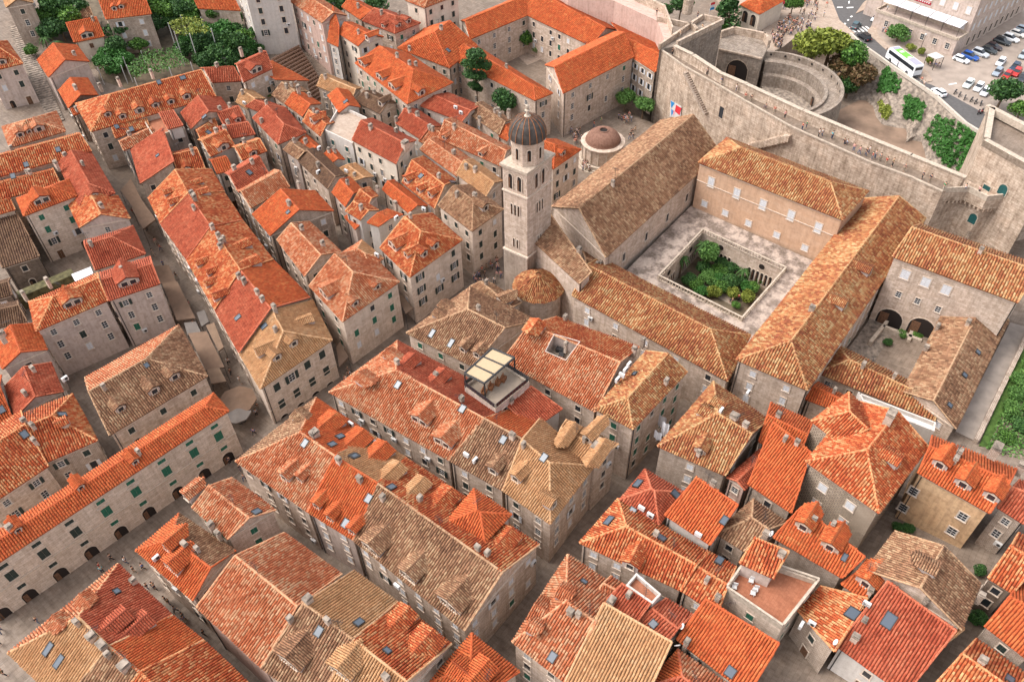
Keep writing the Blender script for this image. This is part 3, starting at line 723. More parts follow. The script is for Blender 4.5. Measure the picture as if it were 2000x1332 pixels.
h('pink patched roof below the smooth red roof by the second lane', 'a', '1420,1180 1640,1060 1552,962', 10.5, 'ab:gg', 'P', 'stone', sky='b:130,1130,1.4,1.6')
h('orange gabled roof with skylight at the end of the pink patched row', 'b', '-20,1215 80,1335 440,1195', 10.5, 'ab:gg', 'O', 'rubble', sky='185,1205,.8,.8', chim='245,1060')
h('salmon and red roof row house with dark slit dormers along the awning street', 'a', '838,1122 908,1262 1270,1085 1195,958', 11, 'ab:gg', 'M', 'stone', dorm='935,1110,1.5 965,1165,1.5 1150,1040,1.5 1185,1095,1.6', chim='1090,1110 1105,1135')
h('row house with smooth red street slope in the middle of the awning street row', 'e', '905,-12 1055,195 1372,-27 1262,-195', 10.8, 'ab:gg', 'R|M', 'stone', chim='1205,25 1240,75 1255,110')
h('mottled row house with four narrow dormers along the awning street', 'e', '1055,195 1215,478 1545,195 1372,-27', 10.6, 'ab:gg', 'M', 'stone', dorm='1120,235,1.5 1180,285,1.4 1170,350,1.5 1215,425,1.7 1420,120,2 1470,215,2.2', chim='1385,330')
h('red roof row house with one skylight next to the yellow hipped corner house', 'e', '1215,478 1352,722 1753,410 1545,195', 10.3, 'ab:gg', 'R|O', 'stone', sky='1350,525', chim='1460,395 1555,480')
YEL = h('corner house with pale yellow hipped roof, dormers and dark shutters on the main street', 'f', '-96,722 25,928 432,650 320,425', 9.6, 'ab:gh', 'Y', 'ashlar', win=False, dorm='125,760,1.6 218,680,1.6 10,740,2.2 325,545,1.8', sky='50,575', name='corner_house')
h('mottled orange front roof between wide mottled roof and white stone palace', 'a', '-70,1150 345,1045 300,955', 12, 'ab:gg', 'M', 'stone', sky='75,1000', chim='325,945')
h('small flat shelter with red metal roof on the terrace before the seven-dormer roof', 'a', '950,735 1038,712 985,640 905,656', 14, 'shed:cd', 'R', 'white', pitch=.1, zb=11.5, win=False)
h('orange shed roof filling the yard right of the second lane', 'b', '500,1230 560,1300 650,1262 590,1210', 8.5, 'ab:gg', 'O', 'plaster', win=False)
h('salmon roof between the mottled brick red roof and dark red low-pitched roof', 'b', '920,800 1030,850 1120,760 1010,700', 9.5, 'ab:gg', 'P', 'white', chim='1000,745')
h('orange fill roof between dusty red gables by the second lane', 'a', '1230,985 1320,960 1265,885 1180,905', 10, 'ab:gg', 'O', 'white')
h('narrow brick roof beside the first lane below the orange white-dormer roof', 'a', '1205,1120 1290,1090 1245,1010 1165,1030', 9, 'ab:gg', 'R', 'stone', win=False) if 0 else None
# --- second block
h('corner house with green shutters and patched pink hipped roof on the main street', 'f', '300,345 490,548 812,322', 11.3, 'ab:gh', 'P', 'ashlar', w='g3.6', dorm='565,455,1.5 690,360,1.4 385,400,3.4', name='corner_house')
h('pale hipped roof piece behind the green-shuttered corner house', 'f', '440,190 640,247 722,190 600,85', 11.5, 'ab:hh', 'P|Y', 'stone', ac='685,180')
h('long pink roof row house left of the green-shuttered corner house', 'f', '118,85 275,290 480,150 300,-20', 10.8, 'ab:gg', 'P', 'stone', chim='380,120')
GRN = h('corner house with bright mottled orange hipped roof, five dormers and louvred windows', 'f', '700,130 870,297 1168,85', 12, 'ab:gh', 'M', 'ashlar', w='o3.3', dorm='850,180,1.6 955,175,1.6 1018,130,1.7 775,130,3', name='corner_house')
h('corner house with brown hipped roof beside the bell tower', 'b', '1030,1165 1222,1312 1400,1185', 12, 'ab:gh', 'T', 'ashlar', w='d3.2', dorm='1300,1190,1.8', name='corner_house')
h('tan roof house behind the brown corner house by the bell tower', 'b', '1130,985 1300,1115 1395,1025', 12, 'ab:gg', 'Y', 'stone', chim='1190,960')
h('mottled orange roof with three white-fronted dormers and two skylights', 'b', '825,1035 1010,1182 1130,1020', 10, 'ab:gg', 'M', 'stone', dorm='850,1035,1.8 920,1090,1.6 985,1115,1.7', sky='935,1000,1,1 1110,1035')
h('cream house with mottled brick red roof and double row of dark windows', 'b', '543,795 792,930 905,797', 12, 'ab:gg', 'R', 'cream', w='d3.1', chim='845,830,1.6 795,755')
h('white house with furnished roof terrace left of the mottled brick red roof', 'b', '390,750 548,826 630,680', 10.5, 'flat', 'R', 'white', w='t3.2', flatmat='terrace')
h('long salmon roof behind white parapet wall near the bell tower', 'b', '925,848 1135,1000 1245,920', 10.5, 'ab:gg', 'P', 'white', pitch=.3)
h('large pale patched roof left of the bell tower dome', 'b', '1030,785 1388,945 1445,840 1110,668', 11, 'ab:gg', 'P', 'stone', dorm='1270,885,1.4 1065,790,1.2')
h('red roof with white roof-terrace behind the mottled brick red roof', 'b', '790,700 930,790 1050,715 900,610', 10, 'ab:gg', 'R', 'white', chim='795,690 870,640')
h('dark red low-pitched roof with air conditioners near the tall pine', 'b', '930,602 1165,692 1268,600 1060,515', 10.5, 'ab:gg', 'R', 'plaster', pitch=.2, ac='1130,620 1160,650')
h('weathered tan roof with broken chimneys left of the bell tower dome', 'b', '1215,655 1375,765 1442,682', 9.5, 'ab:gg', 'T', 'stone', chim='1265,690 1370,640 1430,650')
h('orange sliver roof beside the bell tower dome', 'b', '1375,775 1420,800 1470,740 1440,700', 9, 'ab:gg', 'O', 'stone')
h('orange roof with round white dormer between bell tower and round fountain', 'c', '60,905 235,958 392,848 250,790', 11, 'ab:gh', 'O', 'ashlar', w='d2.6', dorm='290,880,1.5', name='corner_house')
# --- rows between lanes in the second and third block
h('long brick red gabled roof along the second lane, left of brown roof', 'b', '-20,670 125,820 285,752 165,610', 11, 'ab:gh', 'R', 'stone', chim='35,700')
h('small brown-tiled roof beside orange shed at the lane bend', 'b', '155,850 235,905 325,860', 10.5, 'ab:gg', 'T', 'plaster')
h('narrow orange roof behind small brown-tiled roof', 'b', '235,790 318,862 368,835', 9.8, 'ab:gg', 'O', 'stone', ac='360,850')
h('long dark brown roof in the middle of the second row', 'b', '240,915 405,1072 505,990', 10, 'ab:gg', 'B', 'stone', ac='355,985')
h('ribbed orange roofs beside the white terrace house', 'b', '378,880 432,922 502,905 455,850', 9.5, 'ab:gg', 'O', 'white', chim='365,860')
h('flat tan roof in front of the cream house', 'b', '470,955 560,1025 665,1000 565,925', 8.5, 'ab:gg', 'Y', 'stone', pitch=.15, ac='512,980')
h('plain orange gabled roof with ridge beside the flat tan roof', 'b', '430,1092 505,1172 608,1080', 10.5, 'ab:gg', 'O', 'plaster')
h('mottled little roof with chimney cluster left of the ribbed orange row', 'b', '545,1150 625,1185 690,1110 640,1060', 10.5, 'ab:gg', 'M', 'plaster', chim='690,1085')
h('white-walled house with mottled top roof above the second lane', 'b', '505,1195 590,1248 695,1190', 11, 'ab:gg', 'M', 'white', w='k4')
h('ribbed orange roofs in the middle of the third row', 'b', '715,1075 862,1208 970,1165 780,1020', 10, 'ab:gg', 'O', 'stone', chim='790,1170', ac='950,1195')
h('projecting white-walled attic with smooth orange roof in third row', 'b', '628,1262 692,1284 832,1215 745,1185', 12, 'ab:gg', 'O', 'white', pitch=.2, ac='795,1245')
h('orange and red roof with two steep ridges along the third lane', 'b', '165,590 262,662 368,590 265,525', 11, 'ab:gg', 'O', 'stone', chim='305,555 240,515')
h('mottled roof with large side dormer along the third lane', 'b', '265,690 365,774 442,695', 10.5, 'ab:gg', 'M', 'stone', dorm='320,700,2.4')
h('orange roof with white gable and square skylight beside brown roofs', 'b', '470,640 590,608 522,513', 11, 'bc:gg', 'O', 'white', sky='510,580')
h('pale tan rough roof below the terraced seating', 'b', '345,490 540,572 597,500', 10, 'ab:gg', 'Y', 'rubble')
h('dark brown roof with tall dormer below the pale tan rough roof', 'b', '565,578 700,648 800,585', 10, 'ab:gg', 'B', 'stone', dorm='705,600,1.8')
h('grey-brown roof with satellite dishes left of terraced seating foot', 'b', '90,540 165,592 295,520', 10.5, 'ab:gg', 'T', 'stone', dish='230,490', chim='245,510')
h('tan pointed gable at the green lawn', 'a', '1335,580 1400,620 1500,560 1415,505', 10.5, 'ab:gg', 'Y', 'stone', ac='1385,595')
h('dark red roof by the lawn with white glazed front', 'b', '-60,605 30,640 160,608 60,575', 11, 'ab:gg', 'R', 'white')
h('brick red house with white windows beside the hedge, left of terraced seating', 'a', '1378,468 1543,390 1490,292', 13.5, 'ab:gg', 'R', 'stone', w='w2.6', dorm='1455,410,3.2', chim='1365,300')
h('brick red lower wing among trees left of terraced seating', 'a', '1200,470 1370,462 1300,380', 11, 'ab:gg', 'R', 'stone')
h('smooth orange roof slope at the foot of the terraced seating', 'b', '125,500 300,458 95,350', 9.5, 'shed:da', 'O', 'stone', pitch=.3)
h('small red-tiled house with broad round dormer among garden trees', '0', '145,84 204,72 188,38', 13, 'ab:gg', 'O', 'cream', dorm='172,74,3', w='b4')
h('weathered grey-tan lean-to behind the round-dormer garden house', '0', '128,48 182,32 176,16', 13.5, 'ab:gg', 'T', 'stone')
h('ivy-clad stone house with long orange roof and white shutters', 'a', '600,112 858,82 800,-40', 17, 'ab:gg', 'O', 'rubble', w='w5', dorm='650,60,1.4 690,50,1.4')
h('low orange canopy roof among trees at the top', '0', '388,18 470,22 455,2', 13, 'ab:gg', 'O', 'stone', win=False)
h('pale flat-topped apartment house with three rows of windows at top edge', '0', '474,-34 558,-42 530,-75', 24, 'flat', 'R', 'white', w='k4.2')
h('long stone house with white blinds running beside the terraced seating', 'b', '195,12 372,132 515,90', 16.5, 'ab:gg', 'P', 'pinkplaster', w='w2.6')
h('house with bright orange stepped roof and white upper wall above the stair street', 'b', '465,190 577,264 722,212 545,130', 14.5, 'ab:gg', 'O', 'cream', dorm='630,230,2')
h('steep small orange roof beside the stepped orange roof', 'b', '405,240 465,268 482,215 455,155', 13, 'shed:cd', 'O', 'white', pitch=.8)
h('brick red hipped roof with little white dormers below the pale palace', 'b', '600,120 785,193 932,132', 14, 'ab:gh', 'R', 'stone', dorm='720,158,1.3 810,155,1.4 865,132,1.5', chim='810,90')
h('orange ridge roof left of the brick red hipped roof', 'b', '485,42 590,114 722,78 570,0', 14, 'ab:gg', 'O', 'stone', chim='570,10')
h('pale palace with rows of dark shuttered windows at the top edge', 'b', '845,5 952,48 1150,-30', 17.5, 'ab:hh', 'P', 'cream', w='d3.2', name='palace', cat='building')
# --- convent by the round fountain
h('near wing of the orange-roofed convent facing the fountain square', 'c', '290,532 690,325 575,182', 12, 'ab:gg', 'O', 'stone', w='f6', s=.5, name='convent_wing', cat='building')
h('hipped west wing of the orange-roofed convent beside tall pine', 'c', '-353,333 130,572 232,530 -195,268', 11, 'ab:gh', 'O', 'stone', s=.5, w='f5', name='convent_wing', cat='building')
h('right courtyard wing of the orange-roofed convent ending at the city wall', 'c', '0,48 450,265 600,172 180,-54', 11, 'ab:gg', 'O', 'stone', s=.5, name='convent_wing', cat='building')
h('short orange convent roof butting against the pale city wall bastion', 'c', '680,325 810,412 850,262 560,130', 11.5, 'ab:gg', 'O', 'rubble', pitch=.25, s=.5, w='O2.6', name='convent_wing', cat='building')
h('far wing of the orange-roofed convent along its courtyard', 'b', '1212,226 1640,46 1590,-60 1160,120', 11, 'ab:gg', 'O', 'stone', s=.5, w='f5', name='convent_wing', cat='building')
h('big hipped corner roof of the orange-roofed convent', 'b', '800,275 1095,388 1252,262', 11.5, 'bc:hg', 'O', 'stone', s=.5, chim='870,290', sky='1085,290', name='convent_wing', cat='building')
h('orange house row with big side dormers in front of the convent', 'b', '560,360 855,592 1115,470 850,300', 12.5, 'ab:gh', 'O', 'stone', dorm='600,375,3.2 700,450,3.2 770,505,3.4 940,540,2', chim='800,330 905,380', s=.42)
# --- north of the main street: block with tan hip end
h('corner house with pink and tan hipped roof and big bright orange dormers', 'j', '-116,84 290,370 640,-75 340,-275', 11, 'ab:hg', 'P|T|O', 'stone', dorm='165,190,2 250,195,1.4 f:470,1105,3.4 f:620,1200,3.4 f:745,1270,3.2 f:235,1085,2', sky='f:280,1235 f:475,1200 f:430,1245 f:550,1310', chim='f:335,1195,1.4', ac='f:540,1135 f:680,1240', name='corner_house', dtile='')
h('bright red row house with three small dormers in the first northern block', 'j', '290,370 550,530 850,65 640,-75', 11, 'ab:gg', 'O|Y', 'plaster', w='w2.6', dorm='345,345,1.5 420,415,1.5 545,490,1.5 820,130,2.6 960,215,2.4', sky='640,295 510,435 765,235 560,60', chim='720,305', dtile='')
h('long brown-tan row house with three broad dormers in the first northern block', 'j', '550,530 1180,1043 1604,557 850,65', 11, 'ab:gg', 'T|M', 'stone', w='w3', dorm='650,590,3.6 860,745,3 1090,905,4 1110,275,3.2 1450,500,3', chim='930,310 1255,590 1310,620', ac='800,800', dtile='')
h('bright orange new hipped roof standing above the long brown-tan row', 'j', '1075,430 1295,545 1447,385 1232,240', 13.5, 'ab:hh', 'O', 'plaster', w='f3')
h('corner house with long pink roof and big side dormers in the second northern block', 'f', '412,945 1090,1330 1490,1025 800,655', 11, 'ab:hg', 'P|P|R', 'stone', w='w3', dorm='925,1120,3.2 1055,1245,3.4 595,870,2.4 745,740,2 905,770,2.4 1075,855,2.4', sky='805,905 1170,1040', chim='800,790 1020,865 1165,1000', name='corner_house', dtile='')
h('brown-tan middle house of the second northern block beside the pergola terrace', 'f', '1090,1330 1395,1502 1608,1090 1490,1025', 11, 'ab:gg', 'T|O', 'stone', sky='1400,1215', ac='1190,1310 1240,1340', dorm='j:1340,150,1.8')
h('tall end house with smooth tan hipped roof in the second northern block', 'k', '-53,251 217,440 468,110 160,-161', 11.5, 'ab:gh', 'Y', 'stone', w='f3', dorm='20,195,1.8 235,340,1.8', sky='182,65')
h('tan side wing with chimney and small dormers, right of the tall tan-roofed end house', '0', '1085,862 1162,913 1208,868 1106,820', 12, 'ab:gg', 'Y', 'stone', pitch=.3, dorm='1122,838,1.8 1146,862,1.7 1182,872,2.2', chim='1163,880,1.6', w='k3')
PERG = h('white roof-terrace block with pergola between brown-tan and salmon roofs', 'f', '1180,915 1355,1045 1545,890 1370,780', 14, 'flat', 'O', 'plaster', flatmat='gravel', parapet=.35)
h('small red lean-to roof under the pergola terrace', 'g', '-40,1040 120,1155 285,1040 110,940', 11.5, 'shed:da', 'R', 'white', pitch=.2)
h('corner house with old brown roof, orange repair patch and two skylights', 'f', '850,612 1225,800 1590,540 1210,350', 10, 'ab:hg', 'T', 'stone', dorm='1170,715,1.5 1250,745,1.6 1055,465,2 1020,510,1.8', sky='998,615,.8,1.5 1105,670,.8,1.5', name='corner_house', dtile='T')
h('low brown roof with small gable at the foot of the bell tower', 'f', '1215,345 1400,560 1500,440 1330,330', 7.5, 'ab:gg', 'T', 'stone', dorm='1380,450,2.4')
h('large salmon roof with cut-out patio below the monastery wall', 'g', '-60,770 470,1057 722,690 250,520', 11.5, 'ab:gg', 'P|M', 'stone', w='k4.5', chim='300,540 690,720 740,670', ac='660,800 640,830 620,860 595,885', dorm='150,575,2.6', hole='240,618 385,660 305,765 190,715')
h('tall house with tan-brown hipped roof and hanging white laundry', 'g', '465,1040 685,1157 992,832 760,712', 13.5, 'bc:hg', 'C', 'stone', w='g3.4', chim='870,900', sky='695,845,.8,.6')
h('old patched roof with tall chimneys right of the laundry house', 'g', '822,1252 1205,1418 1452,1100 1140,885', 13.5, 'ab:hg', 'C', 'rubble', w='w5', dorm='1060,1290,1.7 1060,1060,2 1130,1010,1.8', chim='1250,1100,1.2 1055,1300', ac='1180,1060 1330,960')
h('bright red ridge roof beside the monastery end wall', 'h', '5,1225 218,1345 312,1110 75,1003', 13.5, 'ab:gg', 'O', 'plaster', pitch=.4)
h('pink gabled cottage with small red roof beside the old patched roof', 'k', '1215,178 1316,248 1500,60 1400,18', 12.5, 'bc:gg', 'R', 'pinkplaster', w='f3', ac='1455,95', sky='1405,115')
h('smooth red slope left of the stone tower house', 'l', '-55,215 190,378 272,105 60,-60', 13.5, 'shed:cd', 'O', 'rubble', pitch=.35, w='k3')
TOWH = h('stone tower house with four white-blinded windows and flaming orange hipped roof', 'l', '268,85 685,380 965,2', 17, 'bc:hg', 'M', 'masonry', win=False, dorm='790,110,2')
h('flaming orange roof behind the stone tower house by the monastery', 'h', '300,1108 460,1232 745,1165 515,945', 17.5, 'ab:hg', 'M', 'masonry', chim='745,1090,1.6', win=False)
OCH = h('ochre facade house with orange roof right of the stone tower house', 'l', '905,150 1312,380 1462,130 985,-60', 16.5, 'ab:gg', 'O', 'ochre', win=False, dorm='1150,230,2.2 1310,300,2 1020,120,2', chim='1480,130,1.2 h:1340,1280,1.6')
h('red roof at right edge with rubble wall beside ochre facade', 'l', '1352,345 1500,438 1660,250 1480,190', 16, 'ab:gg', 'R', 'rubble', w='f4')
h('orange roof at the right edge above a dark yard', 'l', '1300,745 1440,832 1640,590 1475,490', 15, 'ab:gg', 'M', 'darkstone')
h('big orange slope at the lower right corner', 'l', '1285,1018 1535,1215 1720,880 1480,770', 14, 'ab:gg', 'O', 'rubble')
h('orange-pink roof at the bottom right with small skylight', 'l', '1000,1345 1260,1530 1530,1295 1235,1088', 12.5, 'ab:gg', 'M', 'rubble', sky='1420,1320')
h('old brown many-sided roof with tiny pyramid dormer at lower right', 'l', '775,480 610,700 1150,1038 1258,775', 14.5, 'ab:gg', 'T', 'stone', dorm='1000,720,1.8', chim='1250,860')
h('pale tan lean-to roof in two steps below the old brown roof', 'l', '760,862 1065,1112 1152,1050 835,810', 12.5, 'shed:cd', 'Y', 'stone', pitch=.3, dish='770,820')
h('deep red smooth roof with one large skylight at lower right', 'l', '445,1130 830,1405 1065,1110 685,836', 12, 'shed:cd', 'R', 'white', pitch=.35, sky='740,985,1.3,1.9', ac='610,900', w='k4')
h('mottled orange roof with sunken terrace left of deep red smooth roof', 'l', '225,930 410,1197 600,890 355,790', 11.5, 'shed:bc', 'M', 'rubble', pitch=.3, sky='535,950,1.6,1.4', dish='430,1130', ac='300,1010 240,1020')
TERR = h('house with balustraded terracotta roof terrace and green shutters', 'l', 'k:1205,818 130,1035 335,775 k:1330,640', 13, 'flat', 'O', 'ashlar', w='g3.6', parapet=.9)
h('little roof room with mottled roof standing on the balustraded terrace', 'l', 'k:1285,660 85,747 165,620 k:1365,543', 16, 'shed:cd', 'M', 'plaster', pitch=.3, zb=13, w='f2.4', dish='70,520')
h('narrow orange roof with two hooded dormers below the stone tower house', 'l', '85,515 475,745 585,660 225,393', 13.5, 'shed:cd', 'O', 'rubble', pitch=.45, dorm='250,470,2.2 400,585,2.4', sky='490,628,.6,1', win=False)
h('orange roof with hooded gable next to satellite dish', 'l', '470,778 590,864 738,780 640,678', 12.5, 'ab:gg', 'O', 'stone', chim='630,830', dorm='600,790,2.6')
h('bright orange single slope with one skylight at the bottom edge', 'k', '930,1092 1335,1405 1487,1160 1080,905', 11.5, 'shed:cd', 'O', 'stone', pitch=.35, sky='1235,1275,1.1,1.2', dish='960,1040', chim='985,1120')
h('mottled bright orange slope with white-framed skylight beside the balustraded terrace', 'k', '950,812 1158,948 1267,680 1105,590', 12.5, 'ab:gg', 'M', 'stone', sky='1170,650,.9,1.5', pitch=.35)
h('patched orange and cream hipped roof at the lane corner, lower right block', 'k', '380,545 955,817 1110,600 600,295', 12.5, 'ab:hg', 'M', 'stone', w='w3', sky='550,425,1.6,.9 830,515,1.8,1', dorm='665,690,2.2')
h('red hipped roof with air conditioners and skylights in lower right block', 'k', '610,300 830,445 972,258 752,130', 13, 'ab:hh', 'R', 'stone', sky='715,215,1.4,1 920,270 680,370', ac='730,360 780,400')
h('bright red slope with white end wall in lower right block', 'k', '862,388 1120,558 1264,375 1030,225', 14, 'shed:cd', 'O', 'white', pitch=.3, ac='1050,510', sky='1200,420,.8,1.2', win=False)
h('old tan hipped roof between bright red slope and little roof room', 'k', '1152,492 1310,592 l:172,430 1365,298', 12.5, 'ab:hg', 'T', 'stone', ac='1130,550')
h('big pink hipped roof with three eyebrow dormers at lower centre', 'k', '0,1105 300,1335 620,812 315,612', 11.5, 'ab:hg', 'P', 'stone', dorm='130,930,3.4 265,830,2 100,1020,1.8', sky='405,770,.8,.6 230,1190')
h('ribbed tan single slope at the bottom centre', 'k', '300,1330 690,1570 887,1165 510,945', 12.5, 'shed:cd', 'Y', 'white', pitch=.3)
h('dark red ribbed roof beside the little terracotta terrace', 'k', '515,882 690,1017 782,905 622,798', 12.5, 'shed:cd', 'R', 'plaster', pitch=.3, chim='560,890,1.2')
h('dark red ribbed roof with square skylight above the ribbed tan slope', 'k', '700,1007 842,1152 1022,950 872,858', 12, 'ab:gg', 'R', 'plaster', sky='800,1005,.9,.9', pitch=.3)
h('little terracotta roof terrace between dark red roofs', 'k', '640,800 790,905 840,850 700,730', 13, 'flat', 'R', 'white', parapet=.8)
h('small pink roof with grey gutter beside the little terracotta terrace', 'k', '465,850 555,870 640,790 560,733', 12, 'ab:gg', 'P', 'stone')
h('red and cream hipped roof at the bottom edge, right of ribbed tan slope', 'k', '760,1355 930,1510 1210,1340 940,1148', 11.5, 'ab:hg', 'R|O|P', 'white', dish='930,1150')
h('bright red cross-gabled roof with two dormers at bottom centre', 'j', '985,1330 1215,1530 1490,1275 1222,1055', 11, 'ab:hg', 'O', 'stone', dorm='1120,1250,2.4 1320,1240,2.6')
# --- north-west blocks at the lower left
h('pink roof with parapet wall in the lower left block beside the main street', 'i', '1085,345 1290,525 1562,360 1312,178', 12, 'ab:gg', 'P', 'stone', sky='1450,375', chim='1200,460,1 1240,510', dorm='1060,300,1.8')
h('corner house with bright red roof and tan hip facing the main street, lower left', 'i', '768,588 1092,872 1335,590 1012,380', 11, 'ab:hg', 'O|T', 'stone', dorm='950,585,2.2 975,700,3', ac='890,640', name='corner_house', dtile='')
h('long patched salmon roof with orange ridge in the lower left block', 'i', '1112,908 1478,1250 1935,722 1608,488', 12, 'ab:gg', 'P', 'pinkplaster', win=False)
h('middle house with brown left slope and ribbed tan right slope, bottom left of centre', 'j', '30,1250 330,1480 802,880 555,703', 12, 'ab:gg', 'T|Y', 'stone', dorm='190,1230,4', chim='300,880,1.2 200,990 410,1000', sky='360,1045,.9,1.2 580,1000', dtile='T')
h('end house with mottled pink right slope and two broad dormers, bottom left of centre', 'j', '330,1480 620,1700 1107,1117 802,880', 12, 'ab:gg', 'Y|M', 'stone', dorm='875,945,2.6 1010,1075,3.6 480,1290,3.4', sky='740,1160,.9,.7', dtile='')
h('corner house with tan left slope and deep red right slope, bottom left', 'i', '45,1168 352,1462 977,955 668,664', 11, 'ab:hg', 'Y|P|R', 'stone', dorm='480,870,2 330,990,2 740,960,2.4 860,985,2.4', sky='280,1145,.8,1.6 340,1215,.8,1.6 660,825,.8,.7', chim='530,1090,1.2 590,1140,1.3 765,775', name='corner_house', dtile='')
h('smooth orange-red row house behind bottom left corner house', 'i', '352,1462 520,1610 1152,1095 977,955', 11, 'ab:gg', 'T|O', 'stone', chim='715,1255,1.4')
h('patched orange row house at the bottom edge, left of the narrow lane', 'i', '520,1610 760,1850 1405,1335 1152,1095', 11, 'ab:gg', 'M', 'stone')
# --- Franciscan monastery
CHURCH = h('long monastery church with huge old tan roof beside the bell tower', '0', '1183,504 1408,299 1290,236 1077.7,404', 13.5, 'ab:gg', 'T', 'stone', pitch=.62, win=False, s=.43, name='church', cat='church')
h('pink-tan monastery range with white windows on the north-west cloister terrace', '0', '1363,318 1646,431 1697,374', 17, 'ab:hh', 'C', 'tanplaster', win=False, s=.43, name='monastery_range', cat='building')
h('long monastery range dividing the two courtyards', '0', '1687,388 1437,703 1577,763', 13, 'ab:gh', 'C', 'stone', w='w4', dorm='h:630,280,2.4 h:490,470,2.4', s=.43, name='monastery_range', cat='building')
h('low monastery range along the near side of the cloister', '0', '1117,578 1421,745.6 1466,655', 10, 'ab:gh', 'C', 'stone', w='w6', s=.43, name='monastery_range', cat='building')
COURT = h('monastery range with two arches at the far end of the second courtyard', '0', '1742.4,502 1987.6,592 2035,520', 18, 'ab:gg', 'C', 'stone', win=False, s=.43, name='monastery_range', cat='building')
h('outer monastery range beside the garden path at the right', '0', '1853,588 1762,765 1867,838 1970,626', 9.5, 'ab:gg', 'T', 'stone', sky='h:1320,570,.8,.8 h:1240,720,.8,.8 h:1165,850,.8,.8 h:1080,1020,.8,.8', chim='h:1090,470 h:1010,590 h:945,710', s=.43, name='monastery_range', cat='building')
h('low connecting monastery roof in front of the second courtyard', '0', '1595,728 1825,823 1838,775 1632,672', 8.5, 'ab:hg', 'C', 'stone', s=.43, name='monastery_range', cat='building')
h('sacristy lean-to roof between bell tower and church', '0', '1032,464 1131,555 1155,540 1073,432', 13, 'shed:cd', 'T', 'stone', pitch=.3, win=False, name='sacristy', cat='building')
h('small jumbled roofs where sacristy meets the cloister', 'g', '430,300 560,262 600,235 400,150', 10, 'ab:gg', 'T', 'stone', win=False, name='sacristy', cat='building')
h('pale new roof strip with long white terrace by the flaming orange roofs', 'h', '560,960 1000,1130 990,1180 600,1030', 11, 'flat', 'R', 'white', flatmat='whitepaint', win=False)
h('orange lean-to tucked under the monastery end wall', 'h', '268,985 440,1050 480,960 340,890', 9, 'ab:gg', 'O', 'stone', win=False)
# ------------------------------------------------------------------ more placing helpers
def zat(x, y, ypx):
    lo, hi = -5, 90
    for _ in range(40):
        mz = (lo+hi)/2
        if proj(Vector((x, y, mz)))[1] > ypx: lo = mz
        else: hi = mz
    return (lo+hi)/2
def ccw(P): return P if sum(P[i].x*P[(i+1) % len(P)].y-P[(i+1) % len(P)].x*P[i].y for i in range(len(P))) > 0 else P[::-1]
def wall_hit(hs, x, y):
    d = ray(x, y); best = None; Q = hs['Q']
    for i in range(4):
        a, b = Q[i], Q[(i+1) % 4]; e = (b-a); L = e.length; e = e/L; n = Vector((e.y, -e.x, 0)); dn = d.dot(n)
        if dn >= 0: continue
        t = (a-CAM).dot(n)/dn; p = CAM+d*t; u = (p-a).dot(e)
        sc = t if (t > 0 and -.5 < u < L+.5) else abs(t)+1000
        if best is None or sc < best[0]: best = (sc, p, n)
    return best
def wallwin(hs, items, trim='trim', name='window'):
    for x, y, st, w, hh in items:
        b = wall_hit(hs, x, y); put_window(hs['e'], hs['base'], b[1], b[2], st, w, hh, trim, name)
def wallwinz(hs, x, y, rows):
    """a bay: every window of the bay in the same upright line through the pixel"""
    b = wall_hit(hs, x, y)
    for z, st, w, hh, nm in rows: put_window(hs['e'], hs['base'], Vector((b[1].x, b[1].y, z)), b[2], st, w, hh, name=nm)
def c5(x, y): return 480+x/5.123, 660+y/5.123

# --- the long building: bays down the facade
for i, (x, y) in enumerate([(431, 861), (383.5, 893), (330, 928), (271, 968.5), (214, 1006.5), (155.4, 1048), (91.5, 1088), (29.5, 1131), (-25, 1168)]):
    s = 'g' if i < 5 else 'd'
    wallwinz(LONG, x, y, [(9.45, s, 1.25, .75, 'window'), (6.95, 'l' if s == 'g' else 'd', 1.35, 1.95, 'window'), (3.85, s, 1.15, .75, 'window'), (1.25, 'a', 1.95, 2.4, 'shop_door')])
def course(hs, edge_px, z, t=.14, mat='trim', name='string_course', dz=.2):
    b = wall_hit(hs, *edge_px); n = b[2]
    Q = hs['Q']
    for i in range(4):
        a, c = Q[i], Q[(i+1) % 4]; e = (c-a).normalized()
        if (Vector((e.y, -e.x, 0))-n).length < .01:
            mb = MB(); m = (a+c)/2+n*.05; mb.box((m.x, m.y, z), ((c-a).length+.04, .16, dz), math.atan2(e.y, e.x)); sub(name, mb, mat, hs['e'], hs['base'])
course(LONG, (214, 1006), 5.35)
for p, q in (((310, 490), (360, 655)), ((460, 390), (510, 545)), ((615, 268), (665, 435)), ((762, 165), (805, 325))):
    wallwin(YEL, [c5(*p)+('o' if p == (460, 390) else 'd', 1.2, 1.75), c5(*q)+('d', 1.25, 1.9)])
wallwin(YEL, [c5(*p)+('a', 1.7, 2.5) for p in ((395, 810), (558, 695), (705, 585), (848, 490))], name='shop_door')
course(YEL, c5(560, 600), 3.4, dz=.14)
wallwin(TOWH, [px('l', x, y)+('w', 1.2, 1.45) for x, y in ((368, 232), (330, 322), (522, 335), (480, 425))])
wallwin(OCH, [px('l', x, y)+('f', 1.15, 1.5) for x, y in ((880, 252), (822, 345), (1158, 395), (1098, 478))])

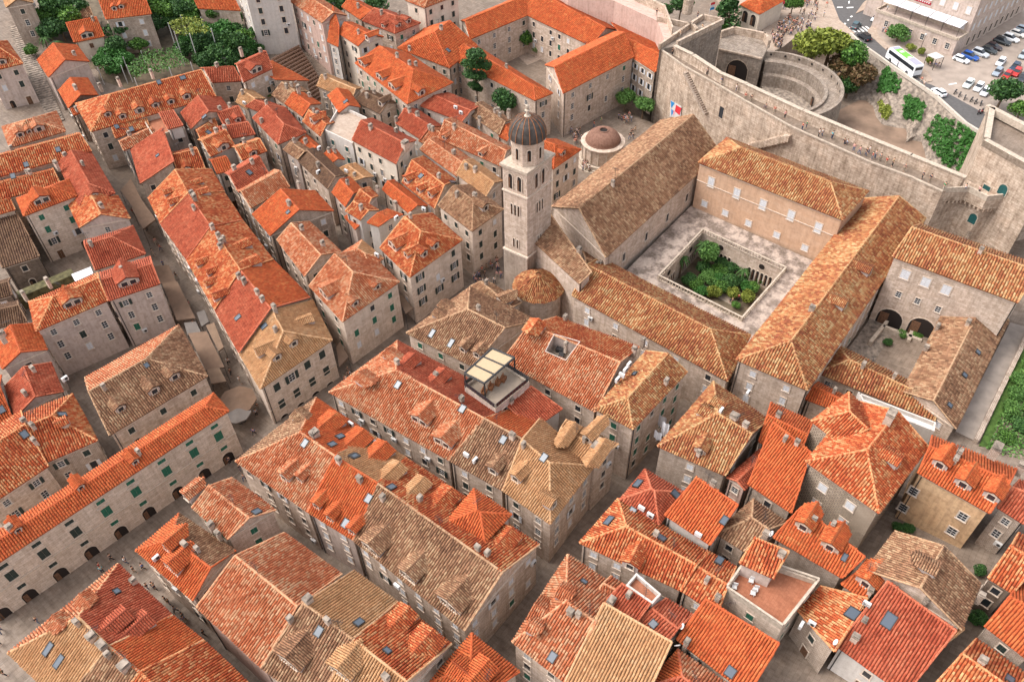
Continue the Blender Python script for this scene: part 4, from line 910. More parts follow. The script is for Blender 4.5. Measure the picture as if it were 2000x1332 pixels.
# ------------------------------------------------------------------ ground
def on_wall_side(x, y): return 0
xs = [-2500, -800, -200]+list(range(-90, 144, 9))+list(range(144, 206, 2))+list(range(210, 330, 20))+[400, 800, 2500]
ys = [-2500, -800, -200]+list(range(-72, 330, 6))+[600, 2500]
def gz(x, y):
    out = x > (164 if y < 92 else 170+(y-92)*.55)
    return -3.0 if out and y < 400 else g(x, y)
mb = MB()
for i in range(len(xs)-1):
    for j in range(len(ys)-1):
        mb.poly([(x, y, gz(x, y)) for x, y in ((xs[i], ys[j]), (xs[i+1], ys[j]), (xs[i+1], ys[j+1]), (xs[i], ys[j+1]))])
struct('ground', mb, 'paving')
def sheet(name, s, z, mat, kind='structure', thick=None, zb=None):
    P = ccw(WP(s, z)); mb = MB(); mb.prism(P, zb if zb is not None else z-(thick or 0), z) if (thick or zb is not None) else mb.poly(P)
    return struct(name, mb, mat)
# main street slab: a shade paler than the lanes, with its shallow gutters
st = [(-30, 77.6), (30, 77.9), (62, 76.6), (91, 71.5), (152, 66), (160, 97), (142, 99), (118, 88), (92, 84), (36, 86.6), (-30, 92.5)]
mb = MB(); mb.poly([(x, y, .012) for x, y in st]); struct('main_street', mb, 'paving')
mb = MB()
for o in (2.2, 7.0):
    mb.poly([(-30, 78+o, .018), (60, 77.2+o, .018), (60, 77.35+o, .018), (-30, 78.15+o, .018)])
struct('street_gutter', mb, 'rock')

# ------------------------------------------------------------------ bell tower
T0, T1, T2 = W(1029.4, 336.6, 30), W(981, 318, 30), W(1079, 301, 30)
eu = (T1-T0); ev = (T2-T0); tc = T0+(eu+ev)/2; tb = Vector((tc.x, tc.y, 0)); su, sv = eu.length, ev.length; eu.normalize(); ev.normalize()
trz = math.atan2(ev.y, ev.x)
tw = empty('bell_tower', tb, 'tall square stone bell tower with dark ribbed lead dome beside the church', 'tower'); tw['_b'] = tb
def tq(k): return [tb+(eu*a*su/2+ev*b*sv/2)*k for a, b in ((-1, -1), (-1, 1), (1, 1), (1, -1))]
def tprism(name, k0, z0, z1, mat):
    mb = MB(); mb.prism(ccw(tq(k0)), z0, z1); return sub(name, mb, mat, tw, tb)
zc = 30.0; zl = zat(T0.x, T0.y, 388); zk = zat(T0.x, T0.y, 503)
tprism('shaft_base', 1.05, -.5, zk, 'rubble'); tprism('shaft', .99, zk, zc-.4, 'stone'); tprism('string_course', 1.09, zk-.25, zk+.1, 'trim')
tprism('string_course', 1.05, zl-.2, zl+.12, 'trim'); tprism('cornice', 1.12, zc-.45, zc+.05, 'coping'); tprism('cornice', 1.05, zc-.75, zc-.45, 'trim')
n1 = -ev; n2 = -eu                 # outward normals of the two faces in view
faces = []
for n, ctr, ax in ((n1, tb-ev*sv/2*.99, eu), (n2, tb-eu*su/2*.99, ev), (ev, tb+ev*sv/2*.99, eu), (eu, tb+eu*su/2*.99, ev)):
    rz = math.atan2(n.x, -n.y)
    for o in (-1, 1):
        P = ctr+ax*(o*.95); put_window(tw, tb, Vector((P.x, P.y, zl+2.3)), n, 'a', .95, 3.0, name='belfry_opening')
    for o in (-1, 0, 1):
        P = ctr+ax*(o*.75); put_window(tw, tb, Vector((P.x, P.y, zl-3.6)), n, 'a', .45, 2.3, name='belfry_opening')
    for o in (-.4, .4):
        P = ctr+ax*o; put_window(tw, tb, Vector((P.x, P.y, zk+2.2)), n, 'a', .42, 2.0, name='belfry_opening')
    # blind arch moulding over the belfry pair
    mb = MB(); R = 2.3
    for k in range(12):
        a0, a1 = math.pi*k/12, math.pi*(k+1)/12
        f = lambda a, r, d: ctr+ax*(math.cos(a)*r)+n*d+Vector((0, 0, zl+2.6-tb.z+math.sin(a)*r*.75))
        mb.poly([f(a0, R, .06), f(a1, R, .06), f(a1, R+.22, .06), f(a0, R+.22, .06)]); mb.poly([f(a0, R+.22, .06), f(a1, R+.22, .06), f(a1, R+.22, 0), f(a0, R+.22, 0)])
    sub('arch_moulding', mb, 'trim', tw, tb)
zd = zat(tb.x, tb.y, 300); zd = zc+4.6
mb = MB(); rd = 2.95; mb.lathe(tb, [(rd, zc), (rd, zd-.3), (rd+.3, zd-.3), (rd+.3, zd), (0.01, zd)], 8, trz+math.pi/8, trz+math.pi/8+2*math.pi); sub('drum', mb, 'stone', tw, tb)
for i in range(8):
    a = trz+math.pi/4*i; n = Vector((math.cos(a), math.sin(a), 0)); P = tb+n*(rd*math.cos(math.pi/8)); put_window(tw, tb, Vector((P.x, P.y, zc+2.2)), n, 'a', .62, 2.2, name='drum_window')
ztop = zat(tb.x, tb.y, 226); hd = ztop-zd
mb = MB(); prof = [(3.25*math.cos(t)**.75 if t < 1.5 else .35, zd+hd*math.sin(t)) for t in [i*1.45/9 for i in range(10)]]+[(0.01, ztop)]
mb.lathe(tb, prof, 24); sub('dome', mb, 'lead', tw, tb)
mb = MB()
for i in range(16):
    a = 2*math.pi*i/16
    for k in range(len(prof)-2):
        (r0, z0), (r1, z1) = prof[k], prof[k+1]; u = Vector((math.cos(a), math.sin(a), 0)); mb.tube(tb+u*r0+Vector((0, 0, z0)), tb+u*r1+Vector((0, 0, z1)), .085, 4, cap=False)
sub('dome_rib', mb, 'timber', tw, tb)
mb = MB(); mb.lathe(tb, [(.55, ztop-.25), (.6, ztop), (.3, ztop+.25), (.28, ztop+.9), (.45, ztop+1.0), (.2, ztop+1.25), (.35, ztop+1.55), (.3, ztop+1.85), (.0, ztop+2.05)], 10); sub('finial', mb, 'coping', tw, tb)

# ------------------------------------------------------------------ church apse
ap = W(1052, 559, 8); ap = Vector((ap.x, ap.y, 0)); ra = 4.6; za = 8.0
e = empty('church_apse', ap, 'round church apse with half-cone tiled roof at the foot of the bell tower', 'apse')
mb = MB(); mb.lathe(ap, [(ra-.3, -.4), (ra-.3, za-.1)], 24); sub('wall', mb, 'stone', e, ap)
mb = MB(); mb.lathe(ap, [(ra, za-.3), (ra+.08, za-.3), (ra+.08, za-.02), (ra, za-.02)], 24); sub('cornice', mb, 'trim', e, ap)
rb = MB(); Tt = Tiles(); apx = ap+Vector((0, 0, za+3.1))
for i in range(14):
    a0, a1 = 2*math.pi*i/14, 2*math.pi*(i+1)/14; P = [ap+Vector((math.cos(a0)*(ra+.25), math.sin(a0)*(ra+.25), za)), ap+Vector((math.cos(a1)*(ra+.25), math.sin(a1)*(ra+.25), za)), apx]
    rb.poly(P); Tt.add(P, s=.36, t=.43); shell(P)
r = sub('roof', rb, 'pan_C', e, ap); Tt.obj('roof_tiles', 'C', r, ap)

# ------------------------------------------------------------------ round fountain
fp = W(1175, 313, 0); fo = empty('round_fountain', fp, 'sixteen-sided domed stone fountain in the square before the convent', 'fountain')
mb = MB(); mb.lathe(fp, [(6.6, 0), (6.6, .3), (6.1, .3), (6.1, .6), (4.4, .6)], 16); sub('steps', mb, 'coping', fo, fp)
mb = MB(); mb.lathe(fp, [(4.7, .5), (4.7, 5.0), (5.15, 5.05), (5.2, 5.35), (4.6, 5.5), (4.1, 5.5)], 16); sub('basin_wall', mb, 'stone', fo, fp)
mb = MB(); mb.lathe(fp, [(5.6, .6), (5.6, 1.3), (4.9, 1.3)], 16); sub('basin_rim', mb, 'coping', fo, fp)
for i in range(16):
    a = 2*math.pi*i/16; u = Vector((math.cos(a), math.sin(a), 0)); mb = MB(); mb.tube(fp+u*4.75+Vector((0, 0, .7)), fp+u*4.75+Vector((0, 0, 5)), .17, 6); sub('pilaster', mb, 'coping', fo, fp)
mb = MB(); mb.lathe(fp, [(4.15, 5.4), (4.15, 5.75), (3.95, 5.75)]+[(3.95*math.cos(t), 5.75+2.5*math.sin(t)) for t in [k*.13 for k in range(1, 9)]]+[(1.2, 8.05), (1.2, 8.2), (.95, 8.2), (.95, 7.9)], 24); sub('dome', mb, 'domebrick', fo, fp)
mb = MB(); mb.lathe(fp, [(.96, 7.95), (0.0, 7.95)], 16); sub('oculus', mb, 'voiddark', fo, fp)

# ------------------------------------------------------------------ cloister: terrace ring round the sunken garden
zt = 6.2
hole = ccw(WP('1373,447.8 1286.8,537.9 1449.5,620 1535,522.5', zt+.9)); hc = sum(hole, Vector())/4
cl = empty('cloister', Vector((hc.x, hc.y, 0)), 'cloister terrace with balustrades around the sunken monastery garden', 'cloister'); cb = Vector((hc.x, hc.y, 0))
outer = []
for i, p in enumerate(hole):
    a, b = hole[i-1], hole[(i+1) % 4]; outer.append(p+((p-a).normalized()+(p-b).normalized())*6.2)
mb = MB()
for i in range(4):
    j = (i+1) % 4; mb.poly([(hole[i].x, hole[i].y, zt), (outer[i].x, outer[i].y, zt), (outer[j].x, outer[j].y, zt), (hole[j].x, hole[j].y, zt)])
q = NT('cloisterfloor'); st1 = q.noise(.45, 5, rough=.65); st2 = q.noise(2.2, 4)
q.done(q.mix(q.ramp(st2, [(.35, (0, 0, 0, 1)), (.6, (.5, .5, .5, 1))]), q.ramp(st1, [(.42, lin('65584e')), (.5, lin('94847a')), (.57, lin('b8a698'))]), lin('96867a')))
sub('terrace_floor', mb, 'cloisterfloor', cl, cb)
gw = MB()
for i in range(4):
    j = (i+1) % 4; a, b = hole[i], hole[j]; gw.poly([(b.x, b.y, -.3), (a.x, a.y, -.3), (a.x, a.y, zt), (b.x, b.y, zt)])
sub('arcade_wall', gw, 'stone', cl, cb)
bl = MB(); rl = MB()
for i in range(4):
    a, b = hole[i], hole[(i+1) % 4]; L = (b-a).length; d = (b-a)/L; n = int(L/.62)
    for k in range(n+1):
        p = a+d*(L*k/n); big = k % 8 == 0; bl.box((p.x, p.y, zt+.45), (.34 if big else .17, .34 if big else .17, .9), math.atan2(d.y, d.x))
    m_ = (a+b)/2; rl.box((m_.x, m_.y, zt+.96), (L+.3-(.62 if i % 2 else 0), .32, .14), math.atan2(d.y, d.x)); rl.box((m_.x, m_.y, zt+.06), (L+.3-(.64 if i % 2 else 0), .33, .12), math.atan2(d.y, d.x))
    # arcade openings in the garden walls
    nrm = Vector((-d.y, d.x, 0)); nb = max(2, int(L/6.6))
    for bb in range(nb):
        for k in range(6):
            u = L*(bb+.5)/nb+(k-2.5)*.92; P = a+d*u; put_window(cl, cb, Vector((P.x, P.y, 2.0)), nrm, 'a', .62, 2.7, name='arcade_opening')
        u = L*(bb+.5)/nb; P = a+d*u+nrm*.05; P.z = 0; oc = MB(); t = nrm.orthogonal()
        ring = [P+d*(math.cos(q_)*.62)+Vector((0, 0, 4.75+math.sin(q_)*.62)) for q_ in [k*math.pi/8 for k in range(16)]]
        oc.poly(ring); sub('oculus', oc, 'voiddark', cl, cb)
o = sub('baluster', bl, 'coping', cl, cb); o['kind'] = 'stuff'; sub('handrail', rl, 'coping', cl, cb)
mb = MB(); mb.poly([(p.x, p.y, .02) for p in hole]); struct('garden_soil', mb, 'soil')
gx = (hole[1]-hole[0]).normalized(); gy = (hole[3]-hole[0]).normalized()
sheet('garden_path', '1437,600 1352,556 1361,547 1446,591', .05, 'gravel')
for q_ in HOUSES:
    if q_['label'].startswith('pink-tan monastery'): M2 = q_
wallwin(M2, [(x, y, 'w', 1.25, 2.2) for x, y in ((1389, 356), (1439, 378), (1490, 400), (1545, 421), (1598, 445))]+[(x, y, 'w', 1.2, 1.3) for x, y in ((1376, 398), (1416.5, 416), (1462, 436), (1517, 459), (1572, 484))])
course(M2, (1440, 395), zat(W(1440, 391, 0).x, W(1440, 391, 0).y, 391) if 0 else 12.9, dz=.12)
wallwin(CHURCH, [(x, y, 'k', .9, 1.9) for x, y in ((1341, 386), (1303, 425), (1262, 462), (1218, 502))])
wallwin(COURT, [(x, y, 'w', 1.4, 1.9) for x, y in ((1768, 536), (1808, 551), (1848, 566))]+[(x, y, 'f', .9, 1.3) for x, y in ((1755, 575), (1792, 588), (1832, 604))]+[(x, y, 'a', 4.4, 4.2) for x, y in ((1738, 622), (1800, 640))])
SHRUB2 = []
# second courtyard floor, low walls
sheet('courtyard_floor', '1650,690 1745,560 1850,590 1800,745', 3.25, 'rock', zb=-.5)
mb = MB()
for s in ('1700,668 1735,625', '1725,637 1800,665', '1775,665 1783,640'):
    a, b = WP(s, 4.2); d = b-a; c = (a+b)/2; mb.box((c.x, c.y, 3.7), (d.length, .6, 1.3), math.atan2(d.y, d.x))
for k_, (x_, y_, r_) in enumerate(((1762, 652, 1.2), (1790, 655, 1.3), (1735, 668, 1.0))): SHRUB2.append((x_, y_, r_))
thing('courtyard_wall', mb, 'coping', W(1740, 640, 3.2), 'low pale stone walls dividing the second monastery courtyard', 'wall')

# ------------------------------------------------------------------ terrace pergola, laundry and roof fittings
pe = WP('f:1180,840 f:1335,700 f:1462,752 f:1292,897', 17.2); pc = W(*px('f', 1300, 900), 14)
e = empty('roof_pergola', pc, 'dark steel pergola with cream canvas panels on the white roof terrace', 'pergola')
mb = MB()
for p in pe: mb.tube((p.x, p.y, 14.1), (p.x, p.y, 17.2), .13, 6)
for i in range(4): mb.tube(pe[i]+Vector((0, 0, .12)), pe[(i+1) % 4]+Vector((0, 0, .12)), .18, 6)
l1 = [pe[0].lerp(pe[1], t) for t in (0, .333, .667, 1)]; l2 = [pe[3].lerp(pe[2], t) for t in (0, .333, .667, 1)]
for i in (1, 2): mb.tube(l1[i]+Vector((0, 0, .12)), l2[i]+Vector((0, 0, .12)), .15, 6)
sub('frame', mb, 'iron', e, pc)
for i in range(3):
    mb = MB(); mb.poly([l1[i].lerp(l1[i+1], .06)+Vector((0, 0, .13)), l1[i].lerp(l1[i+1], .94)+Vector((0, 0, .13)), l2[i].lerp(l2[i+1], .94)+Vector((0, 0, .1)), l2[i].lerp(l2[i+1], .06)+Vector((0, 0, .1))]); sub('canvas_panel', mb, 'canvas', e, pc)
mb = MB()
tq2 = PERG['Q']
for i in range(4):
    a, b = tq2[i], tq2[(i+1) % 4]
    for k in range(13):
        p = a.lerp(b, k/12); mb.tube((p.x, p.y, 14.3), (p.x, p.y, 15.3), .03, 4)
    mb.tube((a.x, a.y, 15.3), (b.x, b.y, 15.3), .035, 4)
sub('railing', mb, 'iron', PERG['e'], PERG['base'])
for i in range(4):
    a, b = tq2[i], tq2[(i+1) % 4]; gm = MB(); d_ = b-a; m_ = (a+b)/2; gm.box((m_.x, m_.y, 14.85), (d_.length-.4, .03, .8), math.atan2(d_.y, d_.x)); sub('glass_panel', gm, 'glass', PERG['e'], PERG['base'])
for k, (x, y) in enumerate(((1290, 945), (1330, 915), (1370, 890), (1400, 870))):
    p = W(*px('f', x, y), 14.3); mb = MB(); mb.box((p.x, p.y, 14.35), (1.1, .7, .6), .3); mb.box((p.x, p.y+.3, 14.75), (1.1, .15, .5), .3)
    thing('wicker_armchair', mb, 'timber', p, ['wicker armchair nearest the white railing corner', 'second wicker armchair under the pergola edge', 'third wicker armchair on the pergola terrace', 'wicker armchair nearest the salmon roof'][k], 'armchair', 'wicker seats on the pergola terrace')
for k, (x, y, w_, hh) in enumerate(((850, 1080, 1.6, 2.6), (828, 1170, 1.3, 1.8), (872, 1120, 1.2, 3.2))):
    p = W(*px('g', x, y), 9+1.5*k); mb = MB(); n = 6
    for i in range(n):
        f = lambda u, v: (p.x+.12*math.sin(u*9), p.y+(u-.5)*w_, p.z-v*hh); mb.poly([f(i/n, 0), f((i+1)/n, 0), f((i+1)/n, 1), f(i/n, 1)]); mb.poly([(a+.03, b, c) for a, b, c in (f(i/n, 1), f((i+1)/n, 1), f((i+1)/n, 0), f(i/n, 0))])
    thing('laundry_sheet', mb, 'whitecloth', p, ['upper white sheet hanging from the laundry house', 'lowest white sheet hanging from the laundry house', 'longest white sheet hanging from the laundry house'][k], 'laundry')
# balustrade of the terracotta terrace
mb = MB(); Q = TERR['Q']
for i in range(4):
    a, b = Q[i], Q[(i+1) % 4]; L = (b-a).length; n = int(L/.4)
    for k in range(n): p = a.lerp(b, (k+.5)/n); mb.box((p.x, p.y, 14.05), (.14, .14, .42))
    d = (b-a).normalized(); c = (a+b)/2; mb.box((c.x, c.y, 14.32), (L-(.3 if i % 2 else 0), .26, .12), math.atan2(d.y, d.x))
o = sub('baluster', mb, 'coping', TERR['e'], TERR['base']); o['kind'] = 'stuff'
for k, (x, y) in enumerate(((1255, 800), (1375, 815), (1360, 835), (1350, 765))):
    p = W(*px('k', x, y), 13.05); mb = MB(); mb.box((p.x, p.y, 13.45), (.6, .6, .08), .4); mb.box((p.x+.25, p.y, 13.75), (.08, .6, .6), .4)
    for a_, b_ in ((-.25, -.25), (.25, -.25), (-.25, .25), (.25, .25)): mb.box((p.x+a_, p.y+b_, 13.22), (.05, .05, .4))
    thing('garden_chair', mb, 'whitepaint', p, ['white chair by the terracotta terrace balustrade', 'white chair in the middle of the terracotta terrace', 'white chair beside the middle terrace chair', 'white chair under the little roof room'][k], 'chair', 'white chairs on the terracotta terrace')

# ------------------------------------------------------------------ awnings and parasols over the awning street
def awning(s, z, mat, label, drop=.5, cr='e'):
    P = WP(s, z, cr); c = sum(P, Vector())/len(P); b = Vector((c.x, c.y, g(c.x, c.y))); e = empty('awning', b, label, 'awning', 'awnings along the shopping lane'); mb = MB()
    P[0] = P[0]+Vector((0, 0, drop)); P[1] = P[1]+Vector((0, 0, drop)) if len(P) == 4 else P[1]
    nn = 5
    for k in range(nn):
        f0 = [P[0].lerp(P[1], k/nn), P[0].lerp(P[1], (k+1)/nn), P[3].lerp(P[2], (k+1)/nn), P[3].lerp(P[2], k/nn)]; mb.poly(f0)
        mb.poly([f0[3], f0[2], f0[2]-Vector((0, 0, .3)), f0[3]-Vector((0, 0, .3))])
    sub('cloth', mb, mat, e, b); fr = MB()
    for p in P: fr.tube((p.x, p.y, b.z), p, .045, 5)
    for i in range(4): fr.tube(P[i]-Vector((0, 0, .06)), P[(i+1) % 4]-Vector((0, 0, .06)), .035, 4)
    sub('frame', fr, 'iron', e, b)
awning('a:685,1090 a:745,1020 a:806,1140 a:755,1178', 4.6, 'awning', 'uppermost tan awning in the shopping lane')
awning('a:750,1190 a:812,1148 a:880,1242 a:808,1296', 4.6, 'awning', 'second tan awning from the top of the shopping lane')
awning('870,240 958,236 1000,325 910,332', 4.2, 'awning', 'tan awning beside the red gabled dormer of the grey palace')
awning('918,336 1008,330 1106,525 1000,536', 4.2, 'awning', 'long tan awning beside the grey palace corner')
awning('1045,562 1112,556 1135,602 1062,622', 4.0, 'greycloth', 'small grey awning between two long tan awnings')
awning('1068,622 1172,610 1270,802 1165,820', 4.2, 'awning', 'longest tan awning beside the brown three-dormer roof')
awning('1174,826 1244,815 1282,882 1195,896', 4.0, 'awning2', 'last tan awning before the main street corner')
awning('1116,505 1160,488 1182,545 1140,572', 4.0, 'greycloth', 'small pale awning opposite the long tan awnings')
awning('1168,578 1216,560 1266,690 1236,712', 4.0, 'awning2', 'narrow tan awning under the red skylight roof')
awning('f:800,420 f:828,400 f:888,470 f:846,500', 4.2, 'awning2', 'small tan awning in the lane right of green-shuttered corner house')
awning('f:455,700 f:478,668 f:522,745 f:470,800', 4.2, 'awning', 'brown awning in the lane right of the yellow corner house')
def parasol(x, y, r, z, mat, label, n=8):
    p = W(x, y, z); b = Vector((p.x, p.y, g(p.x, p.y))); e = empty('parasol', b, label, 'parasol'); mb = MB(); mb.lathe(p, [(r, 0), (0, r*.28)], n); mb.lathe(p, [(r, 0), (r, -.25)], n); sub('canopy', mb, mat, e, b); t = MB(); t.tube(b, p+Vector((0, 0, r*.28)), .05, 6); sub('pole', t, 'iron', e, b)
parasol(463, 782, 3.3, 3.4, 'awning', 'large tan parasol at the corner of the long green-shuttered building'); parasol(464, 806, 2.3, 3.2, 'greycloth', 'pale grey octagonal parasol in front of the tan corner parasol')
# ------------------------------------------------------------------ city wall
def strip(mb, A, B, z0, z1, top=True):
    """solid between two px lines already turned into world points"""
    P = ccw(list(A)+list(B)[::-1]); mb.prism(P, z0, z1, top)
    for i in range(len(P)):
        a, b = P[i], P[(i+1) % len(P)]; shell([(a.x, a.y, z0), (b.x, b.y, z0), (b.x, b.y, z1), (a.x, a.y, z1)])
    if top:
        for i in range(len(A)-1): shell([(q.x, q.y, z1) for q in (A[i], A[i+1], B[i+1], B[i])])
wi = WP('1288,96 1337,131 1413,173 1440,189 1544,248 1700,318 1780,347 1841,375', 17)
wo = WP('1320,90 1355,107 1408,142 1460,164 1570,214.6 1669,256 1780,301.5 1888,345.5', 19.4)
wc = W(1600, 300, 0)
cw = empty('city_wall', Vector((157, 45, 0)), 'high pale city wall with walkway and outer parapet behind the monastery', 'wall'); wb = Vector((157, 45, 0))
mb = MB(); strip(mb, wi, wo, -4, 17); sub('wall', mb, 'fortress', cw, wb)
wn = [p+(q-p).normalized()*((q-p).length-.75) for p, q in zip(wi, wo)]
mb = MB(); strip(mb, wn, wo, 17, 19.4); sub('parapet', mb, 'fortress', cw, wb)
mb = MB()
for i in range(len(wn)-1):
    d = wo[i+1]-wo[i]; m_ = (wn[i]+wn[i+1]+wo[i]+wo[i+1])/4; mb.box((m_.x, m_.y, 19.46), (d.length, 1.0, .14), math.atan2(d.y, d.x))
    d = wi[i+1]-wi[i]; m_ = (wi[i]+wi[i+1])/2; mb.box((m_.x, m_.y, 17.12), (d.length, .35, .3), math.atan2(d.y, d.x))
sub('coping', mb, 'coping', cw, wb)
mb = MB()   # walkway paving
for i in range(len(wn)-1): mb.poly([(q.x, q.y, 17.02) for q in (wi[i], wn[i], wn[i+1], wi[i+1])])
sub('walkway', mb, 'paving', cw, wb)
# wall stair, slit window and poster on the inner face
def on_inner(x, y, i=None):
    d = ray(x, y); best = None
    for k in range(len(wi)-1):
        a, b = wi[k], wi[k+1]; e = (b-a).normalized(); n = Vector((-e.y, e.x, 0))
        if n.dot(CAM-a) < 0: n = -n
        t = (a-CAM).dot(n)/d.dot(n); p = CAM+d*t; u = (p-a).dot(e)
        if -.3 <= u <= (b-a).length+.3 and (best is None or t < best[0]): best = (t, p, n)
    return best
b = on_inner(1409, 220)
if b: put_window(cw, wb, b[1], b[2], 'k', 1.3, 2.8, 'fortress')
s0, s1 = on_inner(1342, 140), on_inner(1382, 222)
mb = MB()
if s0 and s1:
    n = 20
    for k in range(n):
        p = s0[1].lerp(s1[1], (k+.5)/n)+s0[2]*.55; e = Vector((-s0[2].y, s0[2].x, 0)); mb.box((p.x, p.y, p.z), (.75, 1.1, .55), math.atan2(e.y, e.x))
    o = sub('stair', mb, 'rubble', cw, wb)
f0, f1 = on_inner(1546, 262), on_inner(1466, 281)
mb = MB()
if f0 and f1:
    n = 16
    for k in range(n):
        p = f0[1].lerp(f1[1], (k+.5)/n)+f0[2]*.6; mb.box((p.x, p.y, p.z-.6), (.9, 1.2, 1.4), math.atan2(f0[2].y, f0[2].x)+math.pi/2)
    sub('stair', mb, 'fortress', cw, wb)
# poster of coloured triangles near the gate
pp = [on_inner(*q) for q in ((1311, 196), (1335, 213), (1333, 226), (1311, 226))]
b0 = W(1322, 215, 0)
pl = [W(1311, 196, 9), W(1334, 212, 9), W(1333, 228, 7), W(1310, 226, 7)]
# --- stretch of wall left of the gate spur, and the spur itself
li = WP('1060,-60 1110,-20 1200,2.6 1284.5,41.6 1300,86', 17.5); lo = [p+Vector((5.2, 1.2, 0)) for p in li]
cw2 = empty('city_wall', Vector((178, 110, 0)), 'pinkish city wall running to the top edge behind the orange convent', 'wall'); wb2 = Vector((178, 110, 0))
mb = MB(); strip(mb, li, lo, -4, 17.5); sub('wall', mb, 'pinkplaster', cw2, wb2)
mb = MB(); strip(mb, [p.lerp(q, .85) for p, q in zip(li, lo)], lo, 17.5, 19.5); sub('parapet', mb, 'fortress', cw2, wb2)
sp = WP('1288,96 1322,91 1411,47 1372,38', 17.5); spb = Vector((172, 85, 0))
cw3 = empty('wall_spur', spb, 'dark-faced wall spur with angled parapets beside the gate', 'wall')
mb = MB(); strip(mb, [sp[0], sp[3]], [sp[1], sp[2]], -4, 17.5); sub('wall', mb, 'fortdark', cw3, spb)
mb = MB()
for a, b_ in ((sp[0], sp[3]), (sp[1], sp[2]), (sp[2], sp[3]), (W(1284, 42, 17.5), W(1353, 57, 17.5)), (W(1353, 57, 17.5), W(1360, 66, 17.5))):
    d = b_-a; m_ = (a+b_)/2; mb.box((m_.x, m_.y, 18.1), (d.length+.3, .6, 1.4), math.atan2(d.y, d.x))
sub('parapet', mb, 'fortress', cw3, spb)
mb = MB(); dp = W(1342, 26, 17.5); mb.lathe(Vector((dp.x, dp.y, 17.5)), [(1.3, 0), (1.3, 3.6), (1.35, 3.6)]+[(1.3*math.cos(t), 3.7+1.2*math.sin(t)) for t in (0, .4, .8, 1.2, 1.55)], 12); sub('sentry_box', mb, 'fortress', cw3, spb)
ps = empty('wall_poster', pl[2], 'red and blue triangle poster on the wall beside the gate', 'poster'); pb = pl[2]
qq = [Vector(v) for v in pl]; n_ = (qq[1]-qq[0]).cross(qq[3]-qq[0]).normalized()
q0 = wi[0]; q1 = wi[1]; e_ = (q1-q0).normalized(); nn = Vector((-e_.y, e_.x, 0)); nn = nn if nn.dot(CAM-q0) > 0 else -nn
def on_pl(x, y, off=.08):
    d = ray(x, y); t = (q0+nn*off-CAM).dot(nn)/d.dot(nn); return CAM+d*t
for nm, s, mat in (('panel', '1310,196 1331,208 1329,229 1308,229', 'whitepaint'), ('blue_field', '1310,197 1318,202 1311,212', 'blueflag'), ('blue_field', '1311,213 1317,218 1311,227', 'blueflag'), ('red_field', '1320,205 1331,212 1327,226 1318,218', 'redflag'), ('pink_field', '1314,214 1319,220 1315,227', 'pinkposter')):
    mb = MB(); mb.poly([on_pl(p[0], p[1], .1 if nm == 'panel' else .14) for p in pts(s)]); sub(nm, mb, mat, ps, pb)

# ------------------------------------------------------------------ great tower at the right end
tp = WP('1921,274 1995,300 2080,250 1990,205', 28)
gt = empty('wall_tower', Vector((150, 6, 0)), 'massive stone wall tower with teal shuttered openings at the right edge', 'tower'); gb = Vector((150, 6, 0))
base = WP('1888,352 1841,377 1925,393 2060,372', 17)
A0 = W(1921, 274, 25); R0 = W(2000, 318, 25); R0 = A0+(R0-A0)*1.6; far = A0+Vector((14, 3, 0)); R1 = R0+(far-A0)
P = ccw([A0, R0, R1, far]); mb = MB(); mb.prism(P, -4, 25, top=False); sub('wall', mb, 'fortress', gt, gb)
for i in range(4):
    a, b_ = P[i], P[(i+1) % 4]; shell([(a.x, a.y, -4), (b_.x, b_.y, -4), (b_.x, b_.y, 25), (a.x, a.y, 25)])
mb = MB(); mb.poly([(p.x, p.y, 23.4) for p in P]); sub('platform', mb, 'paving', gt, gb)
mb = MB()
for i in range(4):
    a, b_ = P[i], P[(i+1) % 4]; d = b_-a; n = Vector((-d.y, d.x, 0)).normalized(); m_ = (a+b_)/2+n*.55; mb.box((m_.x, m_.y, 24.4), (d.length-(2.2 if i % 2 else 0), 1.1, 1.3), math.atan2(d.y, d.x))
sub('parapet', mb, 'coping', gt, gb)
# corbelled gallery in front of the tower
ga = WP('1841,377 1890,375 1925,393 2060,378', 16.6); gback = WP('1850,366 1889,352 1935,372 2075,352', 16.6)
mb = MB(); strip(mb, ga, gback, 14.6, 16.6); sub('gallery', mb, 'fortress', gt, gb)
mb = MB(); gi = [p+(q-p)*.12 for p, q in zip(ga, gback)]; strip(mb, ga, gi, 16.6, 17.7); sub('parapet', mb, 'coping', gt, gb)
mb = MB()
for i in range(len(ga)-1):
    n = int((ga[i+1]-ga[i]).length/.8)
    for k in range(n):
        p = ga[i].lerp(ga[i+1], (k+.5)/n); q = gback[i].lerp(gback[i+1], .5); d = (q-p).normalized(); p = p+d*.35; mb.box((p.x, p.y, 14.3), (.3, .7, .6), math.atan2(d.y, d.x)+math.pi/2)
sub('corbel', mb, 'fortress', gt, gb)
lw = [p+(q-p).normalized()*1.1 for p, q in zip(ga, gback)]
mb = MB(); strip(mb, lw, gback, -4, 14.6, top=False); sub('lower_wall', mb, 'fortress', gt, gb)
def on_plane(a, b_, x, y, off=.06):
    e = (b_-a).normalized(); n = Vector((-e.y, e.x, 0)); n = n if n.dot(CAM-a) > 0 else -n; d = ray(x, y); t = (a+n*off-CAM).dot(n)/d.dot(n); return CAM+d*t, n
for x, y, st_, w_, h_ in ((1924, 374, 't', 1.5, 2.6), (1959, 371, 'A', 1.7, 2.2)):
    p, n = on_plane(A0, R0, x, y); put_window(gt, gb, p, n, st_, w_, h_, 'coping')
